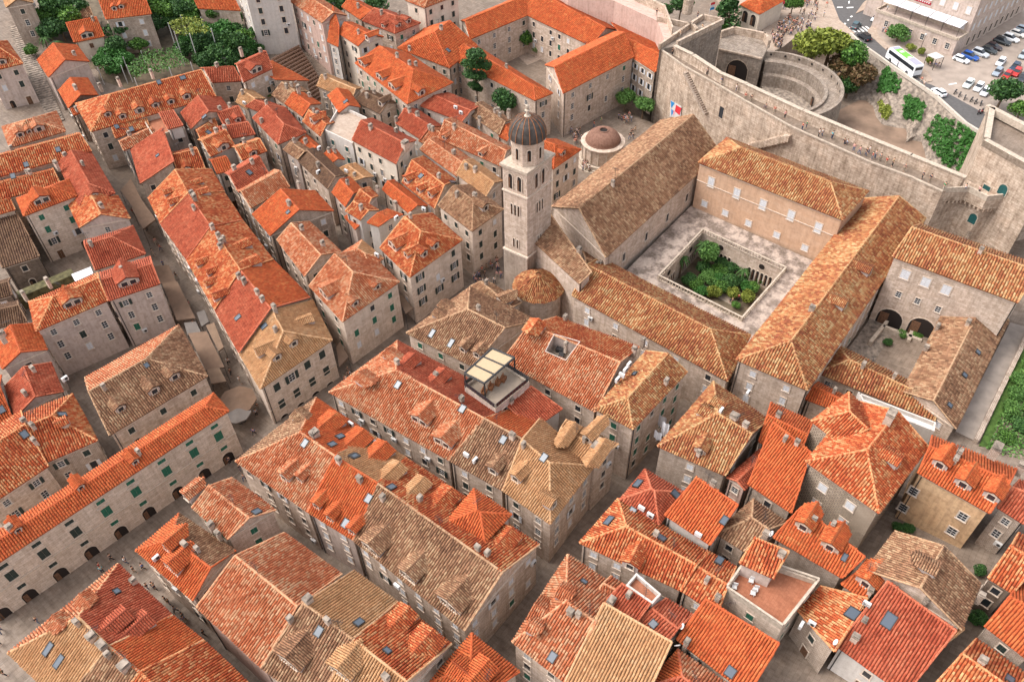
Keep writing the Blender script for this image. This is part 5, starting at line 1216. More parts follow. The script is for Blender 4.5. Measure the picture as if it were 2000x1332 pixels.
for (x, y), (i, j) in (((1900, 427), (1, 2)), ((1935, 446), (2, 3))):
    p, n = on_plane(lw[i], lw[j], x, y); put_window(gt, gb, p, n, 'A', 1.5, 2.2, 'coping')

# ------------------------------------------------------------------ round barbican in front of the gate
bo = WP('1525,100 1574,114 1625,139 1647,162.5 1650.6,173 1649,186 1635,204 1617,217', 8.2)
M = np.array([[2*p.x, 2*p.y, 1] for p in bo]); y_ = np.array([p.x**2+p.y**2 for p in bo]); sol = np.linalg.lstsq(M, y_, rcond=None)[0]
bc = Vector((sol[0], sol[1], 0)); br = math.sqrt(sol[2]+sol[0]**2+sol[1]**2)
an = [math.atan2(p.y-bc.y, p.x-bc.x) for p in bo]; a_lo, a_hi = min(an)-.75, max(an)+.25
ba = empty('barbican', bc, 'semicircular stone barbican with walkway outside the city wall', 'barbican')
mb = MB(); mb.lathe(bc, [(br+.4, -4), (br, 8.2), (br-.8, 8.2), (br-.9, 6.6), (br-3.6, 6.6), (br-3.6, 7.2), (br-4.4, 7.2), (br-4.4, 4.2), (br-5.6, 4.0), (br-5.6, -1)], 36, a_lo, a_hi)
for a in (a_lo, a_hi):
    u = Vector((math.cos(a), math.sin(a), 0)); q = [bc+u*r+Vector((0, 0, z)) for r, z in ((br+.4, -4), (br, 8.2), (br-.8, 8.2), (br-.9, 6.6), (br-4.4, 6.6), (br-4.4, 4.2), (br-5.6, 4), (br-5.6, -4))]; mb.poly(q if a == a_lo else q[::-1])
sub('ring_wall', mb, 'fortdark', ba, bc)
for i in range(14):
    a = a_lo+(a_hi-a_lo)*(i+.5)/14; u = Vector((math.cos(a), math.sin(a), 0)); p = bc+u*(br-.82); mb = MB(); mb.box((p.x, p.y, 7.5), (.25, .5, .5), a); sub('loophole', mb, 'voiddark', ba, bc)
for a in (a_lo+1.0, a_lo+1.75):
    u = Vector((math.cos(a), math.sin(a), 0)); p = bc+u*(br-5.62); put_window(ba, bc, Vector((p.x, p.y, 2.4)), -u, 'a', 1.9, 2.6, 'fortdark')
mb = MB(); mb.lathe(bc, [(br-5.4, 1.0), (0.01, 1.0)], 30, a_lo, a_hi); sub('yard', mb, 'rock', ba, bc)
gp_ = WP('1404,98 1488,117 1500,92 1492,78 1432,66 1408,74', 8.4); gpb = Vector((gp_[0].x, gp_[0].y, 0))
gh = empty('gate_house', gpb, 'outer gate block with broad dark arch and terrace beside the barbican', 'gate')
mb = MB(); mb.prism(ccw(gp_), -4, 8.4); sub('wall', mb, 'fortdark', gh, gpb)
mb = MB()
for i in (2, 3, 4):
    a, b_ = gp_[i], gp_[(i+1) % 6]; d = b_-a; m_ = (a+b_)/2; mb.box((m_.x, m_.y, 9.2), (d.length+.5, .7, 2.2), math.atan2(d.y, d.x))
for i in (0,):
    a, b_ = gp_[0], gp_[1]; d = b_-a; m_ = (a+b_)/2; mb.box((m_.x, m_.y, 8.6), (d.length, .5, .4), math.atan2(d.y, d.x))
sub('parapet', mb, 'fortress', gh, gpb)
p, n = on_plane(gp_[0], gp_[1], 1440, 135); put_window(gh, gpb, Vector((p.x, p.y, 3.6)), n, 'a', 5.6, 6.6, 'fortress', name='gate_arch')

# ------------------------------------------------------------------ outside the wall: square, road, car park, moat slope
ZP = 4.6
sheet('square', '1498,106 1530,92 1562,66 1600,62 1650,66 1670,66 1640,40 1624,0 1620,-60 1400,-60 1440,10 1486,40', ZP, 'terrace', zb=-4)
sheet('car_park', '1640,-60 2150,-60 2150,270 1935,270 1890,245 1832,192 1810,176 1688,92 1640,52', ZP-.15, 'carpark', zb=-4)
sheet('road', '1620,-60 1621,0 1624,25 1638,50 1664,68 1688,90 1810,174 1832,190 1890,243 1935,270 1975,268 1961,258 1940,235 1910,215 1850,182 1820,166 1805,162 1729,96 1700,70 1694,60 1730,24 1753,0 1780,-60', ZP-.1, 'asphalt')
sheet('traffic_island', '1671,27 1686,6 1700,-6 1724,-6 1696,16', ZP+.05, 'terrace', zb=4)
sheet('pavement', '1694,60 1700,70 1729,96 1790,140 1805,162 1822,158 1812,140 1770,112 1740,92 1716,70 1712,58 1730,24', ZP+.0, 'terrace', zb=3)
for i in range(8):
    x, y = 1646+i*8.2, 57+i*(-.6)*0
    q = [(1645, 56), (1653, 55), (1659, 54), (1682, 52), (1688, 51), (1694, 50)]
for k, (x0, y0) in enumerate(((1644, 56), (1651, 55), (1658, 54.5), (1666, 54), (1674, 53.5), (1682, 53), (1689, 52))):
    P = WP(f'{x0},{y0} {x0+3.5},{y0-.4} {x0+15},{y0+8.5} {x0+11.5},{y0+9.5}', ZP-.09); mb = MB(); mb.poly(ccw(P)); o = struct('zebra_stripe', mb, 'roadpaint')
for s in ('1648,47 1650,45 1653,47 1651,49', '1654,40 1657,38 1659,40 1656,42', '1660,33 1664,31 1666,33 1662,35', '1700,25 1718,17 1719,19 1702,27', '1635,14 1646,14 1646,16 1635,16', '1653,15 1667,14 1667,16 1654,17', '1657,3 1660,2 1659,8 1657,8', '1852,165 1868,162 1869,164 1854,167'):
    mb = MB(); mb.poly(ccw(WP(s, ZP-.085))); struct('road_marking', mb, 'roadpaint')
# kerb wall along the road edge and the slope into the moat
re = WP('1664,68 1688,90 1740,127 1810,174 1832,190 1890,243 1935,270', ZP)
mb = MB()
for i in range(len(re)-1):
    d = re[i+1]-re[i]; m_ = (re[i]+re[i+1])/2; n = Vector((-d.y, d.x, 0)).normalized(); n = n if n.x < 0 else -n; m_ = m_+n*.5; mb.box((m_.x, m_.y, ZP+.1), (d.length+.2, .55, .9), math.atan2(d.y, d.x))
struct('road_parapet', mb, 'kerb')
mb = MB(); N = 26; rows = 9
def slope_pt(i, k):
    t = i/N*(len(re)-1); a = min(int(t), len(re)-2); p = re[a].lerp(re[a+1], t-a); f = k/rows; w_ = 9.5+2.5*math.sin(i*1.3)
    x = p.x-1.0-w_*f+random.uniform(-.3, .3)*(0 < k < rows); y = p.y-2.2*f*0+random.uniform(-.4, .4); z = ZP-.4-(ZP+2.6)*(f**.8)+(random.uniform(-.45, .45) if 0 < k < rows else 0); return (x, y, z)
gridp = [[slope_pt(i, k) for k in range(rows+1)] for i in range(N+1)]
for i in range(N):
    for k in range(rows): mb.poly([gridp[i][k], gridp[i+1][k], gridp[i+1][k+1], gridp[i][k+1]])
struct('moat_bank', mb, 'rock')
sheet('moat_floor', '1560,225 1640,215 1690,190 1760,232 1850,300 1895,345 1880,352 1700,270', -2.9, 'dirt')
# hotel with terrace and white canopies
hb = Vector(W(1878, 97, ZP)); ht = empty('hotel_building', hb, 'pale pink building with restaurant terrace beside the car park', 'building')
c0 = W(1878, 97, ZP); c1 = W(2010, 14, ZP); d1 = (c1-c0).normalized(); l0 = W(1745, 30, ZP); d2 = Vector((-d1.y, d1.x, 0)); d2 = d2 if d2.dot(l0-c0) > 0 else -d2
P = ccw([c0, c0+d1*34, c0+d1*34+d2*30, c0+d2*30]); mb = MB(); mb.prism(P, 3, 20); sub('wall', mb, 'plaster', ht, hb)
tr = ccw([c0-d1*.02, c0-d1*5.2, c0-d1*5.2+d2*24, c0+d2*24]); mb = MB(); mb.prism(tr, 3, ZP+4.2); sub('terrace_block', mb, 'plaster', ht, hb)
mb = MB()
for i in range(4):
    a, b_ = tr[i], tr[(i+1) % 4]; d = b_-a; m_ = (a+b_)/2; mb.box((m_.x, m_.y, ZP+4.5), (d.length-(.4 if i % 2 else 0), .4, .7), math.atan2(d.y, d.x))
sub('parapet', mb, 'coping', ht, hb)
nA = -d2; nB = -d1
for k in range(10):
    p = c0+d1*(2+3.1*k)
    for z, st_, h_ in ((ZP+1.6, 'k', 2.2), (ZP+5.6, 'w', 2.0), (ZP+9.6, 'w', 2.0)): put_window(ht, hb, Vector((p.x, p.y, z)), nA, st_, 1.1, h_)
for k in range(7):
    p = c0+d2*(2+3.6*k)
    for z, st_, h_ in ((ZP+6, 'w', 2.0), (ZP+10, 'w', 2.0)): put_window(ht, hb, Vector((p.x, p.y, z)), nB, st_, 1.3, h_)
    p = c0-d1*5.22+d2*(2+3.6*k)
    if k < 6: put_window(ht, hb, Vector((p.x, p.y, ZP+2)), nB, 'f', 1.1, 1.6)
for k in range(5):
    a = c0+d2*(1+4.5*k); q = [a-d1*.3, a-d1*4.2, a-d1*4.2+d2*4.3, a-d1*.3+d2*4.3]; mb = MB(); mb.poly([Vector((v.x, v.y, ZP+7.4-(.5 if i in (1, 2) else 0))) for i, v in enumerate(q)]); fr = MB()
    e = empty('terrace_canopy', Vector((q[1].x, q[1].y, ZP+4.2)), ['white terrace canopy nearest the car park corner', 'second white terrace canopy from the car park corner', 'middle white canopy of the restaurant terrace', 'fourth white terrace canopy from the car park corner', 'white terrace canopy nearest the road crossing'][k], 'canopy', 'white canopies on the restaurant terrace'); sub('cloth', mb, 'whitecloth', e, Vector((q[1].x, q[1].y, ZP+4.2)))
    for v in q[1:3]: fr = MB(); fr.tube((v.x, v.y, ZP+4.2), (v.x, v.y, ZP+6.9), .05, 5); sub('post', fr, 'iron', e, Vector((q[1].x, q[1].y, ZP+4.2)))
p = c0+d2*15-d1*.06; mb = MB(); mb.box((p.x, p.y, ZP+8.6), (6.0, .12, 1.1), math.atan2(d2.y, d2.x)); sg = thing('hotel_sign', mb, 'redcloth', p, 'dark red sign board with pale lettering on the pink building', 'sign')
mb = MB()
for k in range(9): q = p+d2*(-2.4+.6*k)-d1*.08; mb.box((q.x, q.y, ZP+8.6), (.32, .04, .45), math.atan2(d2.y, d2.x))
sub('lettering', mb, 'whitepaint', sg, p)
# arcaded restaurant by the square and the kiosk shelter
rp = WP('1448,10 1484,28 1530,2 1495,-20', ZP+5.5); rb_ = Vector((rp[1].x, rp[1].y, ZP)); e = empty('arcade_restaurant', rb_, 'pale arcaded restaurant with orange roof and red awning by the square', 'building')
mb = MB(); mb.prism(ccw(rp), -4, ZP+5.5); sub('wall', mb, 'cream', e, rb_)
top = [p+Vector((0, 0, .05)) for p in rp]; rc = sum(top, Vector())/4+Vector((0, 0, 1.8)); mb = MB(); T_ = Tiles()
for i in range(4):
    Pq = ccw([top[i]+(top[i]-rc)*.06, top[(i+1) % 4]+(top[(i+1) % 4]-rc)*.06, rc]); mb.poly(Pq); T_.add(Pq, s=.45, t=.5)
r = sub('roof', mb, 'pan_O', e, rb_); T_.obj('roof_tiles', 'O', r, rb_)
for x, y in ((1459, 13), (1475, 20)):
    pq, n = on_plane(rp[0], rp[1], x, y); put_window(e, rb_, Vector((pq.x, pq.y, ZP+3)), n, 'a', 2.0, 3.2, 'cream', name='arch')
aw = WP('1491,17 1535,-2 1539,5 1494,26', ZP+4.2); mb = MB(); mb.poly([aw[0]+Vector((0, 0, .6)), aw[1]+Vector((0, 0, .6)), aw[2], aw[3]]); thing('awning', mb, 'redcloth', aw[3], 'dark red awning on the arcaded restaurant by the square', 'awning')
sp_ = WP('1811,108 1828,103 1844,112 1829,116', ZP+3); sb = Vector((sp_[3].x, sp_[3].y, ZP)); e = empty('bus_shelter', sb, 'white-roofed shelter beside the parked coach', 'shelter')
mb = MB(); mb.prism(ccw(sp_), ZP+2.9, ZP+3.1, bottom=True); sub('roof', mb, 'whitepaint', e, sb); mb = MB()
for q in sp_: mb.tube((q.x, q.y, ZP), (q.x, q.y, ZP+2.9), .08, 6)
sub('post', mb, 'iron', e, sb)
for k, (x, y) in enumerate(((1723, 50), (1795, 105), (1758, 4))):
    b0 = W(x, y, ZP); e = empty('street_lamp', b0, ['street lamp at the zebra crossing', 'street lamp in the flower bed behind the coach', 'street lamp beside the road at the top edge'][k], 'lamp', 'street lamps outside the wall'); mb = MB(); mb.tube(b0, b0+Vector((0, 0, 5)), .07, 6); sub('pole', mb, 'iron', e, b0); mb = MB(); mb.lathe(b0, [(.05, 4.9), (.3, 5.1), (.3, 5.35), (.05, 5.6)], 8); sub('lantern', mb, 'whitepaint', e, b0)

# ------------------------------------------------------------------ terraced seating, path by the garden, small things
ts_ = WP('526,110 582,82 634,138 596,162', 8); n = 16; te = empty('terraced_seating', ts_[3], 'dark wooden rows of open-air terraced seating between the houses', 'seating'); tb_ = ts_[3]
ZS = [4.5+.0]*0
for k in range(n):
    a = ts_[0].lerp(ts_[3], (k+.5)/n); b_ = ts_[1].lerp(ts_[2], (k+.5)/n); z = g(a.x, a.y)+4.0-k*.22; d = b_-a; m_ = (a+b_)/2
    mb = MB(); mb.box((m_.x, m_.y, z), (d.length, .55, .12), math.atan2(d.y, d.x)); sub('bench_row', mb, 'benchbrown', te, tb_)
mb = MB()
for k in range(n):
    a = ts_[0].lerp(ts_[3], k/n); b_ = ts_[1].lerp(ts_[2], k/n); a2 = ts_[0].lerp(ts_[3], (k+1)/n); b2 = ts_[1].lerp(ts_[2], (k+1)/n); z = g(a.x, a.y)+3.5-k*.22
    mb.poly(ccw([Vector((v.x, v.y, z)) for v in (a, b_, b2, a2)])); mb.poly([(a2.x, a2.y, z-.22), (b2.x, b2.y, z-.22), (b2.x, b2.y, z), (a2.x, a2.y, z)])
sub('steps', mb, 'wood', te, tb_)
sheet('garden_path_outer', '1870,850 1905,860 2010,640 1975,625', 5.2, 'concrete', zb=-1) if 0 else None
gpth = [W(*q, 6.3) for q in ((1866, 842), (1903, 860), (2010, 640), (1973, 630))]; mb = MB(); mb.prism(ccw(gpth), -2, 6.3); struct('wall_path', mb, 'concrete')
# stair lane going up at the top left
mb = MB(); P0, P1 = W(112, 240, 5.5), W(24, 40, 12.5)
for k in range(48):
    p = P0.lerp(P1, (k+.5)/48); d = P1-P0; mb.box((p.x, p.y, g(p.x, p.y)+.1), (.95, 3.4, .3), math.atan2(d.y, d.x))
struct('stair_lane', mb, 'rock')
sheet('lawn', '515,178 541,182 525,190 505,184', 7.5, 'lawn'); sheet('courtyard', '1000,100 1050,85 1075,108 1030,128', .06, 'terrace')
mb = MB(); P0_, P1_ = W(28, 578, 3.2), W(142, 530, 3.2); d = P1_-P0_; m_ = (P0_+P1_)/2; mb.box((m_.x, m_.y, 1.6), (d.length, 2.2, 3.2), math.atan2(d.y, d.x)); thing('garden_wall', mb, 'moss', Vector((m_.x, m_.y, 0)), 'mossy broad garden wall behind the grey plaster palace', 'wall')
P = WP('139,536 177,521 184,537 147,550', 9); c_ = sum(P, Vector())/4; e = empty('shade_sail', Vector((c_.x, c_.y, 0)), 'white shade sail behind the grey plaster palace', 'canopy'); mb = MB(); mb.poly([P[0], P[1], P[2]+Vector((0, 0, .4)), P[3]]); sub('cloth', mb, 'whitecloth', e, Vector((c_.x, c_.y, 0))); mb = MB()
for p_ in P: mb.tube((p_.x, p_.y, 0), p_, .05, 5)
sub('post', mb, 'iron', e, Vector((c_.x, c_.y, 0)))
# low wall and planting strip beyond the path at the right edge
bk = [W(*q_, 6.5) for q_ in ((1912, 870), (1985, 705), (2035, 600), (2120, 640), (2040, 900))]; mb = MB(); mb.prism(ccw(bk), 0, 6.5); struct('planting_bank', mb, 'lawn')
mb = MB(); a_, b_ = W(1906, 862, 6.6), W(2012, 642, 6.6); d = b_-a_; n = 26
for k in range(n):
    m_ = a_.lerp(b_, (k+.5)/n); mb.box((m_.x, m_.y, 6.7+random.uniform(-.1, .1)), (d.length/n+.1, .7, .9), math.atan2(d.y, d.x)+random.uniform(-.06, .06))
thing('boundary_wall', mb, 'rubble', a_, 'low rough stone wall along the path at the right edge', 'wall')
# ------------------------------------------------------------------ vegetation
def leaf_cloud(pts_, nrm, size, rng):
    N = len(pts_); r = rng.normal(size=(N, 3)); r += nrm*.7; r /= np.linalg.norm(r, axis=1)[:, None]
    t = np.cross(r, rng.normal(size=(N, 3))); t /= np.linalg.norm(t, axis=1)[:, None]; b = np.cross(r, t)
    s = size*rng.uniform(.6, 1.25, N)[:, None]; a = .75
    V = np.stack([pts_-t*s-b*s*a*.3, pts_-b*s*a, pts_+t*s+b*s*a*.2, pts_+b*s*a], 1).reshape(-1, 3)
    return V, np.arange(4*N).reshape(-1, 4), rng.random((N, 3))
def crown_mesh(seed, n=1500, size=.12, flat=1.0, cone=False):
    rng = np.random.default_rng(seed); L = []
    for i in range(11):
        d = rng.normal(size=3); d /= np.linalg.norm(d); d[2] = abs(d[2])*.8-.25; c = d*rng.uniform(.35, .68); rr = rng.uniform(.28, .46)
        if cone: h = rng.uniform(-.9, 1.1); c = np.array([rng.normal()*.3*(1.2-h)*.6, rng.normal()*.3*(1.2-h)*.6, h]); rr = .2+.22*(1.1-h)
        L.append((c, rr))
    L.append((np.zeros(3), .55))
    P = []; Nn = []
    k = n//len(L)
    for c, rr in L:
        d = rng.normal(size=(k, 3)); d /= np.linalg.norm(d, axis=1)[:, None]; q = c+d*rr*rng.uniform(.72, 1.06, (k, 1)); P.append(q); Nn.append(d)
    P = np.concatenate(P); Nn = np.concatenate(Nn); P[:, 2] *= flat
    V, Fq, tv = leaf_cloud(P, Nn, size, rng); hgt = (P[:, 2]-P[:, 2].min())/np.ptp(P[:, 2]); tv[:, 0] = np.clip(tv[:, 0], 0, 1)
    return me_np('crown', V, Fq, 'leaf', tv)
CROWN = [crown_mesh(s, n, z, f) for s, n, z, f in ((1, 3000, .072, .9), (2, 3000, .075, .8), (3, 3200, .07, 1.0), (4, 2600, .08, .75))]; CONE = crown_mesh(9, 2600, .08, 1.0, True)
def trunk_mesh(seed):
    rnd = random.Random(seed); m = MB(); m.tube((0, 0, -.05), (0.03, .02, .55), .075, 7, .05); m.tube((.03, .02, .55), (.05, 0, 1.0), .05, 6, .03)
    for i in range(4):
        a = i*1.7+rnd.random(); m.tube((.03, .02, .5+.08*i), (.45*math.cos(a), .45*math.sin(a), .95+.05*i), .035, 5, .012)
    return m.mesh('trunk', 'bark')
TRUNK = [trunk_mesh(1), trunk_mesh(2)]
NT_ = [0]
def tree(x, y, z, r, hgt, mat, label, name='tree', cat='tree', group=None, px_crown=True, fl=1.0, cone=False):
    """x,y: pixel of the crown centre; z: ground height; hgt: crown centre above ground"""
    p = W(x, y, z+hgt); b = Vector((p.x, p.y, z)); e = empty(name, b, label, cat, group, rz=random.uniform(0, 6)); i = NT_[0]; NT_[0] += 1
    o = obj('crown', CONE if cone else CROWN[i % 4], e, (0, 0, hgt)); o.scale = (r, r*random.uniform(.9, 1.1), r*fl*random.uniform(.85, 1)); o.material_slots[0].link = 'OBJECT'; o.material_slots[0].material = MATS[mat]
    t = obj('trunk', TRUNK[i % 2], e); t.scale = (max(r*.9, .8), max(r*.9, .8), hgt+r*.15); return e
def zg(x, y, guess):
    z = guess
    for _ in range(8): p = W(x, y, z); z = g(p.x, p.y)
    return z
def garden_tree(x, y, r, hgt, mat, label, **kw):
    z = zg(x, y+20, 8); return tree(x, y, z, r, hgt, mat, label, **kw)
for a in ((105, 8, 5.5, 6, 'leafdark', 'dark spreading tree left of the round-dormer garden house'), (88, 30, 4, 4.5, 'leaf', 'smaller green tree below the dark spreading tree, top left'), (150, 12, 4, 5, 'leafdark', 'dark tree behind the weathered lean-to, top left'),
          (230, 55, 4.2, 5.5, 'leafdark', 'dense ivy tree climbing the ivy-clad stone house'), (226, 88, 3.6, 4, 'leafdark', 'dark bushy tree below the ivy-clad stone house'), (268, 88, 3, 3.2, 'leaf', 'round bright tree in front of the ivy-clad stone house'),
          (318, 22, 4.2, 5, 'leaf', 'bushy tree right of the ivy-clad stone house'), (352, 14, 4.2, 5.5, 'leafdark', 'tall bushy tree near the top edge garden'), (372, 30, 3.5, 4, 'leaf', 'low tree behind the olive pergola'), (418, 26, 3.0, 5, 'leaf', 'small standard tree before the orange canopy roof'),
          (400, 82, 4.6, 5, 'leafdark', 'leftmost dark tree of the garden grove'), (425, 100, 4.6, 5, 'leafdark', 'dark tree in the middle of the garden grove'), (452, 82, 4.4, 5.5, 'leafdark', 'dark tree at the right of the garden grove'), (480, 74, 4, 5, 'leaf', 'tree of the grove nearest the pale apartment house'), (440, 118, 4, 4, 'leafdark', 'front dark tree of the garden grove'), (498, 60, 2.6, 5, 'leafdark', 'slim dark tree against the pale apartment house'),
          (446, 168, 3.6, 3.6, 'leaf', 'round tree in front of the brick red lower wing'), (455, 185, 2.8, 2.6, 'leaf', 'lower round tree beside the brick red lower wing'), (200, 118, 3, 3, 'leafvine', 'vine bush at the left end of the pergola'), (222, 135, 2.6, 2.6, 'leafvine', 'vine bush hanging below the left pergola'), (60, 98, 2.2, 2.0, 'leaf', 'round shrub in the stair lane courtyard'), (500, 95, 2.8, 2.4, 'leafdark', 'scrub on the rubble bank beside terraced seating'), (655, 8, 4, 4, 'leafdark', 'dark trees peeping behind orange ridge roof, top edge'), (735, 4, 4.4, 4, 'leafdark', 'dark tree left of the pale palace at top edge')):
    garden_tree(*a)
GR = [(85+i*0, 0) for i in range(0)]
gsheet = [('garden_ground', '75,60 120,0 200,0 200,120 150,125', 9), ('garden_ground', '200,30 330,0 470,0 500,100 470,170 400,140 240,150 185,140', 9)]
for nm, s_, z_ in gsheet:
    P_ = ccw(WP(s_, z_)); mb = MB(); c_ = sum(P_, Vector())/len(P_)
    for i in range(len(P_)): mb.poly([(q.x, q.y, g(q.x, q.y)+.05) for q in (P_[i], P_[(i+1) % len(P_)], c_)])
    struct(nm, mb, 'soil')
GT = ('dark leafy', 'mid green', 'bushy dark', 'small rounded', 'dense green')
gr = random.Random(3); nth = 0
for x, y, r_, h_ in ((70, 55, 2.5, 2.5), (115, 50, 4, 4), (130, 30, 4, 5), (165, 40, 3, 3), (95, 60, 3.5, 3.5), (245, 75, 3, 3), (212, 105, 3, 3), (285, 60, 2.5, 2.5), (300, 45, 3.5, 4), (335, 40, 3, 3.5), (392, 60, 3.5, 4), (412, 66, 4, 4.5), (436, 62, 4, 5), (466, 60, 3.5, 4.5), (412, 118, 3.5, 3.5), (465, 100, 4, 4), (478, 92, 3.5, 4), (385, 98, 3, 3), (395, 118, 3, 3), (430, 135, 3, 3), (455, 130, 3, 3), (300, 8, 4, 5), (340, 0, 4, 5), (380, 8, 4, 5), (240, 118, 3, 2.5), (232, 100, 3, 3), (440, 40, 2.5, 3), (460, 35, 2.5, 3), (362, 78, 2.5, 2), (350, 96, 3, 2.5)):
    garden_tree(x, y, r_*1.12, h_, gr.choice(('leafdark', 'leafdark', 'leaf', 'leafvine')), ['round-headed tree', 'leafy tree', 'bushy tree', 'dense tree', 'shrubby tree', 'spreading tree'][nth % 6]+' '+['left of the round-dormer garden house', 'behind the round-dormer garden house', 'behind the ivy-clad stone house', 'beside the broad vine pergola', 'in the walled garden grove'][nth//6], group='trees in the upper gardens'); nth += 1
pb_ = W(934, 232, 0); hp_ = zat(pb_.x, pb_.y, 112); pe_ = empty('pine_tree', pb_, 'tall dark pine in front of the orange convent roof', 'tree')
for k, (zf, r_, ox, oy) in enumerate(((1.02, 3.2, .2, -.2), (.9, 3.0, -1.4, .9), (.86, 2.8, 1.5, -.8), (.74, 2.6, -1.0, .8), (.68, 2.4, 1.0, -.3), (.56, 2.0, -.7, .6), (.48, 1.6, .6, .2))):
    o = obj('crown', CROWN[k % 4], pe_, (ox, oy, hp_*zf)); o.scale = (r_, r_, r_*.8); o.material_slots[0].link = 'OBJECT'; o.material_slots[0].material = MATS['leafdark']
t_ = obj('trunk', TRUNK[0], pe_); t_.scale = (3, 3, hp_)
rb2 = W(985, 252, 0); tree(985, 193, 0, 4.3, zat(rb2.x, rb2.y, 193), 'leafdark', 'round dark tree between convent and bell tower'); tree(1028, 70, 0, 3.6, 5.0, 'leaf', 'rounded tree in the orange convent courtyard', fl=1.35); tree(1050, 96, 0, 2.2, 2.0, 'leaf', 'small tree beside the tall courtyard tree of the convent'); tree(984, 96, 0, 3.2, 2.4, 'leafbright', 'clipped shrub bed in the orange convent courtyard', name='shrub', cat='shrub', fl=.6)
tree(1222, 190, 0, 3.2, 4.2, 'leafbright', 'bright green square tree nearest the convent wall'); tree(1257, 203, 0, 3.2, 4.0, 'leafbright', 'bright green square tree nearest the city wall')
tree(1590, 88, ZP-4, 7.0, 7, 'leafolive', 'leftmost olive-green tree by the zebra crossing'); tree(1625, 80, ZP-4, 7.2, 7.5, 'leafolive', 'tallest olive-green tree by the zebra crossing'); tree(1665, 105, ZP-4, 5.5, 6, 'leaf', 'green tree beside the road parapet')
tree(1655, 130, -2, 6, 5.5, 'leafrust', 'rust-brown tree beside the barbican'); tree(1682, 148, -2, 5, 5, 'leafrust', 'smaller rust-brown tree near the road bank'); tree(1660, 168, -3, 4.2, 3.6, 'leafdark', 'dark green tree below the rust-brown trees')
tree(1425, 24, ZP-1, 5.6, 6, 'leafdark', 'large dark conical tree beside the arcaded restaurant', cone=True); tree(1412, 50, ZP-2, 3.2, 3, 'leaf', 'bush at the foot of the dark conical tree'); tree(1330, 8, ZP, 4, 6, 'leafdark', 'dark tree behind the sentry turret'); tree(1295, 18, ZP, 3.6, 4, 'leafdark', 'low dark tree left of the sentry turret'); tree(1550, 6, ZP, 3.2, 4, 'leaf', 'small plaza tree by the red awning')
tree(1757, 63, ZP, 3.6, 2.6, 'leafbright', 'round bright shrub before the pink building', name='shrub', cat='shrub'); tree(1962, 178, ZP, 4.8, 4.6, 'leafdark', 'leafy tree among the parked motorbikes'); tree(1995, 215, ZP, 3.4, 2.4, 'leaf', 'bush at right edge beside the car park', name='shrub', cat='shrub')
for k, (x, y, r) in enumerate(((1800, 100, 1.5), (1780, 92, 1.6), (1815, 118, 1.4))): tree(x, y, ZP, r, .9, 'leafolive', ['flowering shrub behind the coach', 'shrub under the pink building wall', 'shrub left of the white shelter'][k], name='shrub', cat='shrub')
# bushes down the right edge
RB = ['topmost bush beside the wall path', 'second bush down the wall path', 'third bush down the wall path', 'bush at the middle of the wall path', 'broad bush at the right edge of the wall path', 'fifth bush down beside the wall path', 'dark bush near the foot of the wall path', 'lowest dark bush at the right edge', 'lowest bush beside orange ridge roof']
for k, (x, y, r, mt) in enumerate(((1996, 672, 2.2, 'leafbright'), (1985, 705, 2.3, 'leafbright'), (1972, 735, 2.4, 'leafbright'), (1962, 765, 2.3, 'leafbright'), (1992, 750, 2.6, 'leafbright'), (1950, 792, 2.3, 'leafbright'), (1968, 825, 2.4, 'leafdark'), (1992, 815, 2.6, 'leafdark'), (1938, 848, 2.2, 'leaf'))): tree(x+26, y+6, 6.5, r*.8, .9, mt, RB[k], name='bush', cat='bush')
# cloister garden
GB = [('1385,492', 2.6, 4.2, 'leafbright', 'tall bright tree in the cloister garden corner'), ('1385,540', 2.0, 1.5, 'leafbright', 'low shrub near the cloister garden path'), ('1405,528', 1.9, 1.6, 'leaf', 'middle shrub of the cloister garden'), ('1420,548', 2.2, 1.7, 'leafdark', 'largest shrub of the cloister garden'), ('1395,570', 1.7, 1.2, 'leafolive', 'yellow-green shrub beside the cloister path'), ('1432,520', 1.7, 1.6, 'leafdark', 'shrub under the far cloister arcade'), ('1460,578', 1.6, 1.3, 'leafolive', 'orange-tinged shrub at the cloister garden end'), ('1475,560', 1.6, 1.3, 'leaf', 'shrub in the right corner of the cloister garden'), ('1360,555', 1.5, 1.0, 'leaf', 'shrub at the left end of the cloister garden'), ('1448,548', 1.5, 1.2, 'leafdark', 'dark shrub beside the small cloister palm'), ('1375,520', 1.6, 1.6, 'leafdark', 'dark shrub at the foot of the cloister palm'), ('1440,595', 1.1, .8, 'leaf', 'little shrub along the cloister path'), ('1345,545', 1.6, 1.2, 'leafdark', 'dark shrub by the left cloister arcade'), ('1372,568', 1.5, 1.1, 'leafvine', 'green shrub along the near cloister balustrade'), ('1412,560', 1.8, 1.3, 'leaf', 'shrub between the yellow-green and largest shrubs'), ('1400,545', 1.8, 1.4, 'leafvine', 'shrub in the centre of the cloister garden'), ('1430,570', 1.7, 1.2, 'leafolive', 'olive shrub right of the cloister garden centre'), ('1412,510', 1.7, 1.8, 'leafdark', 'shrub before the far cloister arcade'), ('1458,560', 1.6, 1.2, 'leafvine', 'shrub near the orange-tinged shrub'), ('1490,545', 1.3, 1.0, 'leaf', 'shrub at the right cloister arcade')]
for s, r, hh, mt, lb in GB:
    (x, y), = pts(s); tree(x, y, 0, r*1.15, hh*1.2, mt, lb, name='shrub', cat='shrub')
for k, (x, y, r_) in enumerate(SHRUB2): tree(x, y, 3.25, r_, .8, ('leafbright', 'leaf', 'leafdark')[k], ['shrub under the left arch of the second courtyard', 'shrub under the right arch of the second courtyard', 'small shrub by the low courtyard wall'][k], name='shrub', cat='shrub')
PM = MB()
